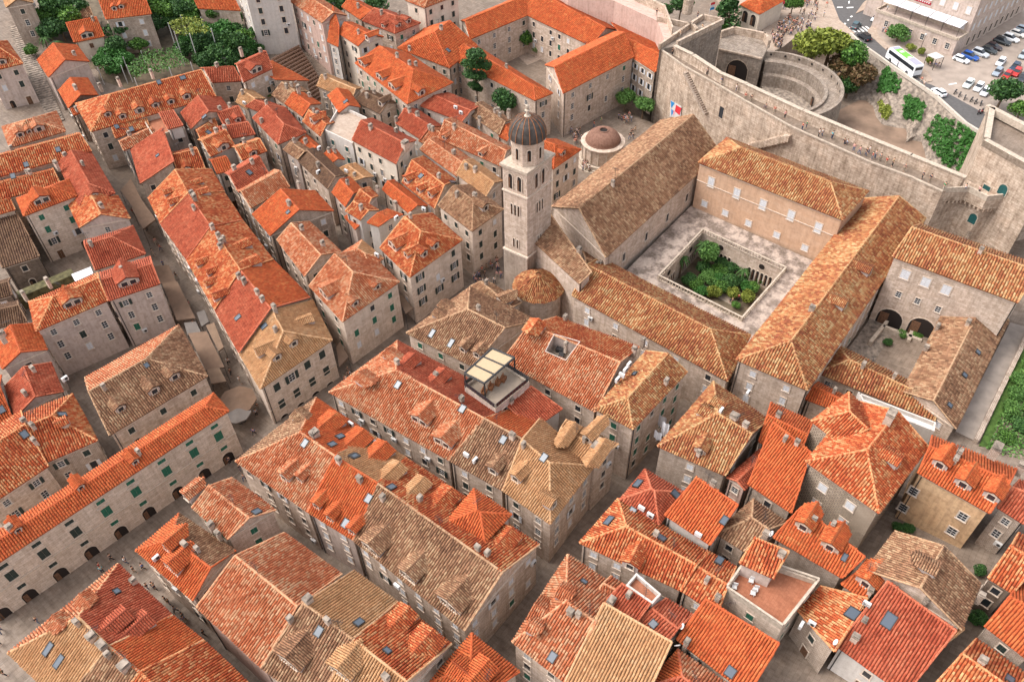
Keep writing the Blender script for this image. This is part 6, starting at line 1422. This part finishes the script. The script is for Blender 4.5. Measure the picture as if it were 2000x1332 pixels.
def frond_mesh():
    m = MB()
    for i in range(15):
        a = i*2.4; L = 1.0+.15*math.sin(i*3); el = .55 if i % 3 else -.1; prev = None
        for k in range(6):
            t = k/5; r = L*t; z = el*t-1.05*t*t; w = .13*math.sin(math.pi*(.12+.86*t)); c = Vector((r*math.cos(a), r*math.sin(a), z)); sd = Vector((-math.sin(a), math.cos(a), 0))*w
            if prev: m.poly([prev[0], prev[1], c+sd, c+Vector((0, 0, .05)), ]); m.poly([prev[1], prev[2], c-sd, c+Vector((0, 0, .05))])
            prev = (c+sd, c+Vector((0, 0, .05)), c-sd); prev = (prev[0], prev[1], prev[2])
    return m.mesh('fronds', 'plantgreen')
FR = frond_mesh(); pt = MB(); pt.tube((0, 0, 0), (.05, 0, 1), .05, 7, .035); PT = pt.mesh('trunk', 'bark')
def palm(x, y, z, hgt, r, label):
    p = W(x, y, z+hgt); e = empty('palm_tree', Vector((p.x, p.y, z)), label, 'palm'); o = obj('fronds', FR, e, (.05*4, 0, hgt)); o.scale = (r,)*3; t = obj('trunk', PT, e); t.scale = (4, 4, hgt)
palm(1373, 478, 0, 6.0, 2.0, 'tallest palm in the cloister garden'); palm(1333, 506, 0, 5.0, 1.7, 'palm by the left cloister wall'); palm(1452, 530, 0, 3.2, 1.7, 'short palm under the far cloister arcade'); palm(84, 76, 9, 3.6, 2.0, 'left palm in the red paved yard by the stair lane'); palm(106, 84, 9, 3.2, 1.9, 'right palm in the red paved yard by the stair lane')
def leaf_sheet(name, s, z, mat, label, thick=.8, dens=9, size=.3, cat='vine', zf=None):
    P = ccw(WP(s, z)); c = sum(P, Vector())/len(P); x0, x1 = min(p.x for p in P), max(p.x for p in P); y0, y1 = min(p.y for p in P), max(p.y for p in P)
    n = int((x1-x0)*(y1-y0)*dens); q = np.stack([RNG.uniform(x0, x1, n), RNG.uniform(y0, y1, n)], 1); k = np.ones(n, bool)
    for i in range(len(P)):
        a, b_ = P[i], P[(i+1) % len(P)]; k &= ((b_.x-a.x)*(q[:, 1]-a.y)-(b_.y-a.y)*(q[:, 0]-a.x)) > 0
    q = q[k]; zz = np.full(len(q), z)+RNG.uniform(-thick, thick*.25, len(q))+.3*np.sin(q[:, 0]*.8)*np.cos(q[:, 1]*.7)
    V, Fq, tv = leaf_cloud(np.column_stack([q, zz])-np.array(c), np.tile([0, 0, 1.5], (len(q), 1)), size, RNG)
    o = obj(name, me_np(name, V, Fq, mat, tv), None, c); tag(o, label, cat); return o
for q_ in ('1925,872 1962,792 1996,712 2020,655 2110,650 2110,880 2000,900',):
    o = leaf_sheet('hedge', q_, 7.3, 'leafbright', 'dense green planting beyond the low wall at the right edge', .9, 34, .24, 'hedge'); o['kind'] = 'stuff'
def vine(s, zr, mat, label):
    P = WP(s, zr); c = sum(P, Vector())/len(P); b = Vector((c.x, c.y, g(c.x, c.y))); e = empty('vine_pergola', b, label, 'pergola'); o = leaf_sheet('foliage', s, zr, mat, 'x', .9); LABELS.pop('x', None)
    del o['label']; del o['category']; o['kind'] = 'stuff'; o.parent = e; o.location = Vector(o.location)-b
    fr = MB()
    for p in P: fr.tube((p.x, p.y, b.z-.5), (p.x, p.y, zr), .12, 5)
    sub('post', fr, 'whitepaint', e, b)
vine('247,128 275,100 345,92 372,122 330,132 262,152', 10.5, 'leafbright', 'broad bright green vine pergola behind the seven-dormer roof'); vine('328,45 352,30 392,34 412,56 370,66 340,62', 15, 'leafolive', 'yellow-green pergola in the garden at the top'); vine('178,110 205,104 240,112 236,128 190,132', 11, 'leafvine', 'small dark pergola left of the broad vine pergola')
# ivy over the moat bank: one leafy mass for each patch
def ivy(s, label, mat='leafvine', n=3600):
    P = pts(s); cx = sum(p[0] for p in P)/len(P); cy = sum(p[1] for p in P)/len(P); bt = BVHTree.FromPolygons([v for row in gridp for v in row], [(i*(rows+1)+k, (i+1)*(rows+1)+k, (i+1)*(rows+1)+k+1, i*(rows+1)+k+1) for i in range(N) for k in range(rows)])
    x0, x1 = min(p[0] for p in P), max(p[0] for p in P); y0, y1 = min(p[1] for p in P), max(p[1] for p in P); Q = []
    poly = [Vector((p[0], p[1], 0)) for p in P]; poly = ccw(poly)
    for _ in range(n):
        x, y = RNG.uniform(x0, x1), RNG.uniform(y0, y1)
        x += RNG.normal(0, 3.2); y += RNG.normal(0, 3.2); lump = math.sin(x*.31+y*.17)+math.sin(y*.41-x*.13)+math.sin(x*.11)
        if not inside(poly, Vector((x+2.5*math.sin(y*.5), y+2.5*math.sin(x*.45), 0))) or lump < -1.3+RNG.uniform(-.4, .4): continue
        h_ = bt.ray_cast(CAM, ray(x, y).normalized()); p = h_[0] if h_[0] is not None else W(x, y, -2.7)
        Q.append((p.x-RNG.uniform(0, .5), p.y, p.z+RNG.uniform(.0, .7)))
    Q = np.array(Q); c = Q.mean(0); V, Fq, tv = leaf_cloud(Q-c, np.tile([-.8, 0, 1.2], (len(Q), 1)), .3, RNG); o = obj('ivy', me_np('ivy', V, Fq, mat, tv), None, c); tag(o, label, 'ivy'); o['kind'] = 'stuff'
rows_, N_ = rows, N
def N_fix(): pass
ivy('1728,132 1760,158 1752,184 1712,178', 'upper ivy patch on the moat bank'); ivy('1768,186 1808,205 1796,238 1762,228', 'middle ivy patch on the moat bank'); ivy('1828,226 1880,245 1922,272 1890,345 1845,320 1803,272', 'large ivy patch filling the moat beside the great tower', n=8000); ivy('1715,196 1742,215 1735,236 1718,226', 'thin lower growth on the moat bank', 'leafolive', 900)

# ------------------------------------------------------------------ vehicles (local: +x forwards)
def car_parts(L, Wd, Hh, hatch=.0):
    def loft(secs):
        m = MB()
        for a, b_ in zip(secs[:-1], secs[1:]):
            for i in range(len(a)): j = (i+1) % len(a); m.poly([a[i], a[j], b_[j], b_[i]])
        m.poly(secs[0][::-1]); m.poly(secs[-1]); return m
    def sec(x, w, z0, z1): w /= 2; return [(x, -w, z0), (x, w, z0), (x, w*1.0, z0+(z1-z0)*.6), (x, w*.86, z1), (x, -w*.86, z1), (x, -w, z0+(z1-z0)*.6)]
    h = L/2; body = loft([sec(-h, Wd*.82, .35, .78), sec(-h+.18, Wd*.97, .25, .98), sec(-.55, Wd, .22, .98), sec(.75, Wd, .22, .95), sec(h-.5, Wd*.96, .24, .82), sec(h-.1, Wd*.84, .3, .68), sec(h, Wd*.7, .36, .6)]).mesh('body', 'carpaint')
    gw = Wd*.84; rf = Hh
    def gs(x, w, z): w /= 2; return [(x, -w, .93), (x, w, .93), (x, w*.9, z), (x, -w*.9, z)]
    glass = loft([gs(-h+.3+hatch, gw, .97), gs(-h+.75+hatch, gw, rf-.06), gs(.15, gw, rf-.06), gs(.95, gw*.96, .97)]).mesh('window_glass', 'glass')
    r = MB(); r.box((-h*.35+hatch*.5+.05, 0, rf-.03), (L*.42, gw*.86, .09)); roof = r.mesh('roof', 'carpaint')
    w = MB(); w.tube((0, -.1, 0), (0, .1, 0), .32, 12); wh = w.mesh('tyre', 'rubber'); c = MB(); c.tube((0, -.115, 0), (0, .115, 0), .17, 8); rim = c.mesh('rim', 'chrome')
    l_ = MB(); l_.box((0, 0, 0), (.12, .32, .14)); hl = l_.mesh('headlight', 'whitepaint'); tl = l_.mesh('tail_light', 'redflag'); return dict(L=L, W=Wd, body=body, glass=glass, roof=roof, wheel=wh, rim=rim, hl=hl, tl=tl)
CARS = {'s': car_parts(4.2, 1.75, 1.45), 'v': car_parts(4.6, 1.85, 1.7), 'l': car_parts(4.6, 1.8, 1.42, .35)}
def car(x, y, ang, colr, label, k='s', group='cars parked outside the wall'):
    p = W(x, y, ZP+.5); p.z = ZP-.1 if group == 'cars on the road' else ZP-.14; c = CARS[k]; e = empty('car', p, label, 'car', group, rz=ang); cc = lin(colr)
    for nm in ('body', 'roof'): o = obj(nm, c[nm], e); o.color = cc
    obj('window_glass', c['glass'], e); q = c['L']/2
    for sx in (-1, 1):
        for sy in (-1, 1): o = obj('wheel', c['wheel'], e, (sx*q*.62, sy*c['W']*.46, .32)); obj('rim', c['rim'], o)
    for sy in (-1, 1): obj('headlight', c['hl'], e, (q-.1, sy*c['W']*.3, .6)); obj('tail_light', c['tl'], e, (-q+.03, sy*c['W']*.33, .7))
rdir = math.atan2((re[2]-re[3]).y, (re[2]-re[3]).x); pk = math.atan2(d2.y, d2.x); al = math.atan2(d1.y, d1.x)
car(1834, 180, rdir, 'e4e6e8', 'white hatchback driving on the road past the motorbikes', 's', 'cars on the road'); car(1688, 72, rdir, '1c1e22', 'black estate car just past the zebra crossing', 'v', 'cars on the road'); car(1672, 50, rdir-1.0, '3a5258', 'dark teal car waiting on the zebra crossing', 'v', 'cars on the road'); car(1711, 36, rdir-1.1+math.pi, 'd2d6da', 'silver white car behind the zebra crossing', 's', 'cars on the road')
ROW = [(1878, 116, 'e2e4e6', 'white hatchback at the near end of the row by the pink building', 's'), (1895, 110, '1f4f9a', 'bright blue car second in the row by the pink building', 'v'), (1915, 104, 'b4b8bc', 'silver estate third in the row by the pink building', 'v'), (1932, 98, '2a3030', 'dark grey car fourth in the row by the pink building', 's'), (1942, 91, '2c1c20', 'very dark red car fifth in the row by the pink building', 's'), (1958, 81, '1c2226', 'black van-like car sixth in the row by the pink building', 'v'), (1974, 75, 'e0e2e4', 'white estate seventh in the row by the pink building', 'v'), (1988, 66, 'dcd8d0', 'cream car eighth in the row by the pink building', 's'), (2000, 58, '8a98a4', 'grey-blue car last in the row by the pink building', 's')]
for x, y, c_, lb, k in ROW: car(x, y, pk+math.pi, c_, lb, k)
MID = [(1955, 121, 'e6e8ea', 'white car in the middle of the car park', 's'), (1983, 130, '27384c', 'dark blue saloon beside the white mid car park car', 'l'), (1949, 140, '8c96a0', 'grey blue saloon next to the red cars', 'l'), (1967, 147, 'b8231f', 'red car with black roof in the car park', 's'), (1986, 141, 'c02a24', 'brighter red car farther back in the car park', 's'), (1998, 152, '30343a', 'dark car at right edge of the car park', 's'), (1892, 163, 'd8e0dc', 'pale open-topped car with blue cushion near motorbikes', 'l'), (1912, 170, 'e4e6e8', 'white car middle of the three by the leafy tree', 's'), (1925, 179, 'e6e8ea', 'white car nearest the leafy tree', 's'), (1999, 107, '9aa4a8', 'grey car cut by the right edge', 's')]
for x, y, c_, lb, k in MID: car(x, y, al+math.pi+.15, c_, lb, k)
mk = MB(); mk.box((-.05, 0, .62), (.9, .3, .28)); mk.box((.45, 0, .75), (.16, .2, .5)); MBODY = mk.mesh('body', 'carpaint'); mk = MB(); mk.tube((0, -.07, 0), (0, .07, 0), .3, 10); MWH = mk.mesh('wheel', 'rubber'); mk = MB(); mk.tube((.5, -.35, 1.05), (.5, .35, 1.05), .03, 5); mk.tube((.62, 0, .3), (.48, 0, 1.05), .04, 5); MHB = mk.mesh('handlebar', 'chrome'); mk = MB(); mk.box((-.3, 0, .82), (.7, .28, .12)); MST = mk.mesh('seat', 'rubber')
for k, (x, y, c_) in enumerate(((66.5, 69, '3a3430'), (75, 74, '2a2426'), (85, 80, '5a5652'), (98, 84, '33302e'), (106.5, 88, '4a4440'), (116.5, 91, '2c2c30'), (118, 107, 'b8403a'), (123, 104, '2f3a3a'), (140, 106, '8c2226'), (149, 110, '39414a'), (150, 120, '26282c'), (157, 131, '4a4c54'), (130, 99, '34383c'), (112, 108, '6a2a28'))):
    p = W(1800+x, 110+y, ZP+.4); p.z = ZP-.14; NM = ['nearest the white driving hatchback', 'second along the row', 'third along the row', 'fourth along the row', 'fifth along the row', 'sixth along the row', 'white and red, out of line towards the road', 'behind the red and white one', 'dark red, under the leafy tree', 'blue-grey, right of the dark red one', 'black, at the end of the line', 'farthest down the road', 'half hidden by the leafy tree', 'small maroon, by the kerb']
    e = empty('motorbike', p, 'parked motorbike '+NM[k], 'motorbike', 'motorbikes parked by the road', rz=rdir+2.1+random.uniform(-.25, .25)); o = obj('body', MBODY, e); o.color = lin(c_); obj('seat', MST, e); obj('handlebar', MHB, e); obj('wheel', MWH, e, (.62, 0, .3)); obj('wheel', MWH, e, (-.6, 0, .3))
# coach
r0, f0 = W(1781, 155, ZP-.1), W(1727, 114, ZP-.1); bd = (f0-r0); ang = math.atan2(bd.y, bd.x); bn = Vector((math.sin(ang), -math.cos(ang), 0)); bn = bn if bn.x > 0 else -bn
bp = (r0+f0)/2+bn*1.25; bp.z = ZP-.1; bus = empty('coach', bp, 'white coach with green roof panel standing on the road', 'bus', rz=ang); L_ = 11.6
def bx(nm, c, s, mat): m = MB(); m.box(c, s); return obj(nm, m.mesh(nm, mat), bus)
m = MB(); pr = [(-5.8, .35), (5.75, .35), (5.8, 1.2), (5.55, 2.6), (5.1, 3.35), (4.7, 3.45), (-5.6, 3.45), (-5.8, 3.1)]
m.poly([(x, -1.25, z) for x, z in pr]); m.poly([(x, 1.25, z) for x, z in pr[::-1]])
for i in range(len(pr)): a, b_ = pr[i], pr[(i+1) % len(pr)]; m.poly([(a[0], 1.25, a[1]), (b_[0], 1.25, b_[1]), (b_[0], -1.25, b_[1]), (a[0], -1.25, a[1])])
obj('body', m.mesh('body', 'buswhite'), bus)
for sy in (-1, 1): bx('side_window', (-.2, sy*1.255, 2.35), (10.4, .03, .95), 'glass'); bx('trim_stripe', (0, sy*1.256, 1.45), (11, .02, .06), 'iron')
bx('rear_window', (-5.76, 0, 2.5), (.12, 2.1, .8), 'glass'); bx('bumper', (-5.83, 0, .6), (.1, 2.4, .3), 'iron'); m = MB(); m.poly([(5.835, -1.1, 1.3), (5.835, 1.1, 1.3), (5.585, 1.1, 2.7), (5.585, -1.1, 2.7)]); m.poly([(5.59, -1.1, 2.7), (5.59, 1.1, 2.7), (5.2, 1.1, 3.25), (5.2, -1.1, 3.25)]); obj('windscreen', m.mesh('windscreen', 'glass'), bus)
bx('green_roof_panel', (.9, 0, 3.47), (5.0, 2.1, .06), 'busgreen'); bx('grey_roof_panel', (-3.6, 0, 3.465), (3.6, 2.1, .05), 'busgrey'); bx('grey_roof_panel', (4.1, 0, 3.465), (1.2, 2.1, .05), 'busgrey'); bx('roof_hatch', (1.8, 0, 3.52), (1.0, 1.1, .1), 'whitepaint'); bx('roof_hatch', (-1.6, 0, 3.52), (1.0, 1.1, .1), 'whitepaint')
for sx in (-3.4, 3.7):
    for sy in (-1, 1):
        m = MB(); m.tube((sx, sy*1.1, .5), (sx, sy*1.28, .5), .5, 14); o = obj('wheel', m.mesh('wheel', 'rubber'), bus); m = MB(); m.tube((sx, sy*1.2, .5), (sx, sy*1.295, .5), .26, 10); obj('rim', m.mesh('rim', 'chrome'), o)
for sy in (-1, 1): bx('mirror', (5.9, sy*1.35, 2.6), (.15, .2, .5), 'iron')

# ------------------------------------------------------------------ people
def skin(name, V, E, R, mat, sub_=1):
    me = bpy.data.meshes.new('tmp'); me.from_pydata(V, E, []); o = bpy.data.objects.new('tmp', me); col.objects.link(o); md = o.modifiers.new('s', 'SKIN'); sv = me.skin_vertices[0].data
    for i, r in enumerate(R): sv[i].radius = (r if isinstance(r, tuple) else (r, r)); sv[i].use_root = (i == 0)
    md.use_smooth_shade = True; sd = o.modifiers.new('d', 'SUBSURF'); sd.levels = sub_; sd.render_levels = sub_
    dg = bpy.context.evaluated_depsgraph_get(); out = bpy.data.meshes.new_from_object(o.evaluated_get(dg)); out.name = name; out.materials.clear(); out.materials.append(MATS[mat]); bpy.data.objects.remove(o); return out
def person_set(pose):
    st_ = {'stand': (.04, -.04, .1, -.1, 0), 'walk': (.3, -.28, .25, -.25, 0), 'sit': (.42, .40, .15, .12, 1)}[pose]; a, b_, ar, br, si = st_; zh = .92 if not si else .48
    leg = lambda s, fx: ([(0, s*.1, zh-.06), (fx*.5 if not si else .38, s*.11, (zh+.02)*.52 if not si else zh-.02), (fx if not si else .42, s*.11, .07), ((fx if not si else .42)+.14, s*.12, .03)])
    V = [(0, 0, zh)]; E = []; R = [(.13, .11)]
    def chain(P, rr, start):
        prev = start
        for p, r in zip(P, rr): V.append(p); R.append(r); E.append((prev, len(V)-1)); prev = len(V)-1
        return prev
    t = chain([(0, 0, zh+.22), (0, 0, zh+.44)], [(.12, .1), (.15, .11)], 0); chain([(0, 0, zh+.57), (.01, 0, zh+.64), (.02, 0, zh+.76)], [.055, .085, .09], t)
    for s, ax in ((-1, ar), (1, br)): chain([(0, s*.19, zh+.45), (-.02+ax*.4, s*.24, zh+.2), (ax+.04, s*.23, zh-.02), (ax+.07, s*.22, zh-.1)], [.06, .045, .035, .035], t)
    for s, fx in ((-1, a), (1, b_)): chain(leg(s, fx), [.085, .06, .045, .04], 0)
    body = skin('person', V, E, R, 'skin')
    sV = [(0, 0, zh+.02), (0, 0, zh+.22), (0, 0, zh+.46)]; sE = [(0, 1), (1, 2)]; sR = [(.15, .13), (.145, .125), (.17, .13)]
    for s, ax in ((-1, ar), (1, br)): sV += [(0, s*.19, zh+.46), (-.02+ax*.4, s*.245, zh+.2)]; k = len(sV); sE += [(2, k-2), (k-2, k-1)]; sR += [.078, .062]
    shirt = skin('shirt', sV, sE, sR, 'cloth')
    tV = [(0, 0, zh+.03)]; tE = []; tR = [(.145, .13)]
    for s, fx in ((-1, a), (1, b_)): q = leg(s, fx)[:3]; k = len(tV); tV += q; tE += [(0, k), (k, k+1), (k+1, k+2)]; tR += [.1, .078, .062]
    trous = skin('trousers', tV, tE, tR, 'cloth'); hm = MB(); hm.lathe((0, 0, zh+.71), [(.098, -.04), (.105, .03), (.08, .1), (.0, .13)], 8); return body, shirt, trous, hm.mesh('hair', 'cloth', smooth=True)
PS = {k: person_set(k) for k in ('stand', 'walk', 'sit')}
COLS = {'white': 'dcd9d6', 'black': '26262a', 'blue': '3a5f98', 'red': 'b23a34', 'grey': '8a8886', 'navy': '2c3448', 'pink': 'c98f92', 'green': '3f9a6c', 'pale blue': '9db8cc', 'olive': '6d6a48', 'tan': 'b89a78', 'turquoise': '4fb4c0'}
HAIR = ('2c211c', '4a3628', '6d5038', '8f7a60', '1c1818'); PN = [0]; prnd = random.Random(5)
def person(x, y, z, place, colr=None, pose=None, ground=False, grp=None):
    p = W(x, y, z); colr = colr or prnd.choice(list(COLS)[:7]+['pale blue', 'olive', 'white', 'black']); pose = pose or prnd.choice(('stand', 'walk', 'walk'))
    vb = {'stand': 'standing', 'walk': 'walking', 'sit': 'sitting'}[pose]; b, s, t, hmesh = PS[pose]
    e = tag(obj('person', b, None, p, prnd.uniform(0, 6.28)), f'person in {colr} top {vb} {place}', 'person', grp or 'people '+place); k = 1.12*prnd.uniform(.93, 1.06); e.scale = (k, k, k)
    o = obj('shirt', s, e); o.color = lin(COLS[colr]); o = obj('trousers', t, e); o.color = lin(prnd.choice(('2b2d34', '3f4a60', '8a7d6c', '26262a', '5a6478', 'b0a898'))); o = obj('hair', hmesh, e); o.color = lin(prnd.choice(HAIR)); PN[0] += 1
def crowd(n, s, z, place, **kw):
    P = ccw([Vector((p[0], p[1], 0)) for p in pts(s)]); x0, x1 = min(p.x for p in P), max(p.x for p in P); y0, y1 = min(p.y for p in P), max(p.y for p in P); k = 0
    while k < n:
        x, y = prnd.uniform(x0, x1), prnd.uniform(y0, y1)
        if inside(P, Vector((x, y, 0))): person(x, y, z, place, **kw); k += 1
for x, y, c_, po in ((1842, 372, 'green', 'stand'), (1884, 371, 'white', 'sit'), (1910, 379, 'pink', 'stand'), (1566, 254, 'red', 'stand'), (1574, 251, 'green', 'stand'), (1624, 272, 'turquoise', 'stand'), (1648, 281, 'black', 'sit'), (1654, 283, 'pale blue', 'sit'), (1677, 302, 'pink', 'walk'), (1690, 305, 'black', 'walk'), (1696, 300, 'white', 'stand'), (1702, 312, 'red', 'stand'), (1717, 315, 'grey', 'walk'), (1742, 325, 'olive', 'stand'), (1495, 213, 'grey', 'sit'), (1408, 166, 'blue', 'stand'), (1417, 164, 'navy', 'stand'), (1428, 168, 'white', 'walk'), (1343, 120, 'white', 'stand'), (1349, 124, 'pale blue', 'stand'), (1354, 127, 'grey', 'stand'), (1360, 130, 'black', 'walk'), (1366, 136, 'olive', 'stand'), (1376, 138, 'black', 'walk'), (1389, 150, 'grey', 'stand'), (1313, 108, 'black', 'stand'), (1325, 103, 'navy', 'stand')):
    person(x, y, 17.05, 'on the city wall walkway', c_, po)
for x, y, c_ in ((1362, 36, 'black'), (1371, 60, 'tan'), (1328, 73, 'tan'), (1282, 32, 'navy')): person(x, y, 17.55, 'on the wall spur by the gate', c_, 'stand')
crowd(9, '1450,272 1468,268 1470,274 1455,279', 12, 'on the wall stair behind the church') if 0 else None
crowd(13, '1205,225 1230,222 1234,245 1208,248', 0, 'in the square before the convent'); crowd(5, '1225,262 1248,258 1250,272 1228,275', 0, 'beside the city gate in the square'); crowd(14, '1115,260 1134,252 1136,284 1118,288', 0, 'left of the round fountain'); crowd(26, '1136,318 1165,314 1172,330 1150,338 1136,335', 0, 'crowding before the round fountain'); person(1174, 242, 0, 'by the convent door', 'green', 'stand'); person(1160, 250, 0, 'by the convent door', 'red', 'stand')
crowd(26, '926,548 948,520 984,498 984,540 950,570 930,566', 0, 'on the main street below the bell tower'); crowd(4, '1545,60 1560,52 1575,60 1560,70', ZP, 'at the near side of the square') if 0 else None
crowd(60, '1515,52 1545,36 1572,44 1585,54 1560,66 1530,74 1518,70', ZP+.0, 'in the crowd on the square outside the gate'); crowd(26, '1506,66 1530,74 1524,100 1512,100', ZP, 'on the bridge to the gate'); crowd(26, '1555,2 1612,2 1618,30 1590,44 1560,30', ZP, 'scattered across the square by the road'); crowd(10, '1500,14 1530,8 1532,26 1505,32', ZP, 'under the red awning of the restaurant')
crowd(4, '1723,64 1735,60 1738,70 1726,74', ZP, 'beside the flower bed at the crossing'); person(1752, 132, ZP, 'beside the coach', 'pale blue', 'stand'); person(1798, 162, ZP, 'walking behind the coach', 'red', 'walk'); person(1803, 170, ZP, 'behind the coach at the parapet', 'white', 'stand'); crowd(6, '1812,124 1832,122 1834,134 1816,138', ZP, 'sitting round the white shelter', pose='sit')
for k, (x, y, r_) in enumerate(((1912, 1110, 1.2), (1910, 1205, 1.4), (1775, 1032, 1.1), (1752, 1028, 1.0), (1925, 1215, 1.1))): tree(x, y, g(W(x, y, 5).x, W(x, y, 5).y), r_, 1.0, 'leafdark', ['dark shrub beside the old brown many-sided roof', 'shrub in the dark yard at lower right', 'right shrub under the ochre facade', 'left shrub under the ochre facade', 'second shrub in the dark yard at lower right'][k], name='shrub', cat='shrub')
for x, y in ((1455, 196), (1466, 200), (1512, 222), (1532, 232), (1598, 268), (1605, 266), (1730, 322), (1765, 335), (1800, 350), (1815, 356), (1380, 148), (1398, 156), (1437, 180), (1666, 296), (1708, 310)): person(x, y, 17.05, 'on the city wall walkway')
LANE = ((306, 478), (315, 490), (300, 500), (320, 520), (330, 540), (346, 545), (352, 575), (345, 560), (372, 600), (380, 640), (400, 668), (420, 690), (448, 712), (452, 732), (470, 748), (430, 670), (505, 800), (502, 812), (498, 850), (288, 452), (262, 420), (210, 322), (222, 330), (405, 705))
for x, y in LANE: person(x, y, .05, 'in the shopping lane')
for x, y, c_ in ((198, 1110, 'red'), (202, 1118, 'turquoise'), (220, 1094, 'black'), (248, 1100, 'white'), (264, 1118, 'black'), (282, 1112, 'blue'), (290, 1150, 'black'), (302, 1148, 'grey'), (305, 1152, 'navy'), (325, 1175, 'black'), (332, 1180, 'olive'), (345, 1195, 'pale blue'), (360, 1208, 'grey'), (362, 1215, 'blue'), (400, 1240, 'black'), (76, 1216, 'black'), (5, 1235, 'red'), (2, 1260, 'black'), (10, 1318, 'olive'), (450, 905, 'navy'), (470, 920, 'black'), (478, 938, 'grey')): person(x, y, .05, 'on the main street at lower left', c_)
crowd(6, '664,738 680,722 690,735 672,752', .05, 'at the lane mouth beside the yellow corner house'); crowd(4, '793,598 802,588 808,604 800,612', .05, 'at the lane mouth by the green-shuttered house'); person(1442, 588, .1, 'in the cloister garden', 'red', 'stand', grp='people in the cloister garden'); person(1430, 590, .1, 'in the cloister garden', 'tan', 'sit', grp='people in the cloister garden')
for k, (x, y) in enumerate(((428, 748), (434, 742), (470, 826), (478, 822), (412, 700), (498, 880))):
    p = W(x, y, .02); e = empty('cafe_table', p, ['cafe table nearest the brown three-dormer roof', 'second cafe table under the last tan awning', 'covered cafe stall by the pale grey parasol', 'cafe table right of the pale grey parasol', 'cafe table halfway up the shopping lane', 'round street table at the main street corner'][k], 'table'); m = MB(); m.box((p.x, p.y, .75), (1.2, .8, .06), .4); sub('table_top', m, 'greycloth', e, p); m = MB(); m.tube(p, p+Vector((0, 0, .72)), .05, 6); m.lathe(p, [(.3, 0), (.3, .04), (0.01, .05)], 8); sub('pedestal', m, 'iron', e, p)
flag = W(1385, 28, ZP+6); fb = Vector((flag.x, flag.y, ZP)); e = empty('flagpole', fb, 'flagpole with red and white flag beyond the gate spur', 'flag'); m = MB(); m.tube(fb, fb+Vector((0, 0, 9)), .06, 6); sub('pole', m, 'whitepaint', e, fb)
for nm, z0, mt in (('flag_red', 8.2, 'redflag'), ('flag_white', 7.5, 'whitecloth'), ('flag_blue', 6.8, 'blueflag')):
    m = MB()
    for i in range(4): m.poly([(fb.x+.06+.6*i, fb.y+.15*math.sin(i), fb.z+z0-.1*i), (fb.x+.06+.6*(i+1), fb.y+.15*math.sin(i+1), fb.z+z0-.1*(i+1)), (fb.x+.06+.6*(i+1), fb.y+.15*math.sin(i+1), fb.z+z0+.68-.1*(i+1)), (fb.x+.06+.6*i, fb.y+.15*math.sin(i), fb.z+z0+.68-.1*i)])
    sub(nm, m, mt, e, fb)
finish_houses()
dup = {k: v for k, v in LABELS.items() if len(v) > 1}
print('windows', NWIN[0], 'objects', len(bpy.data.objects), 'houses', len(HOUSES), 'dup labels', list(dup)[:5])
print('tris', sum(len(p.vertices)-2 for me in bpy.data.meshes for p in me.polygons) if 0 else '')
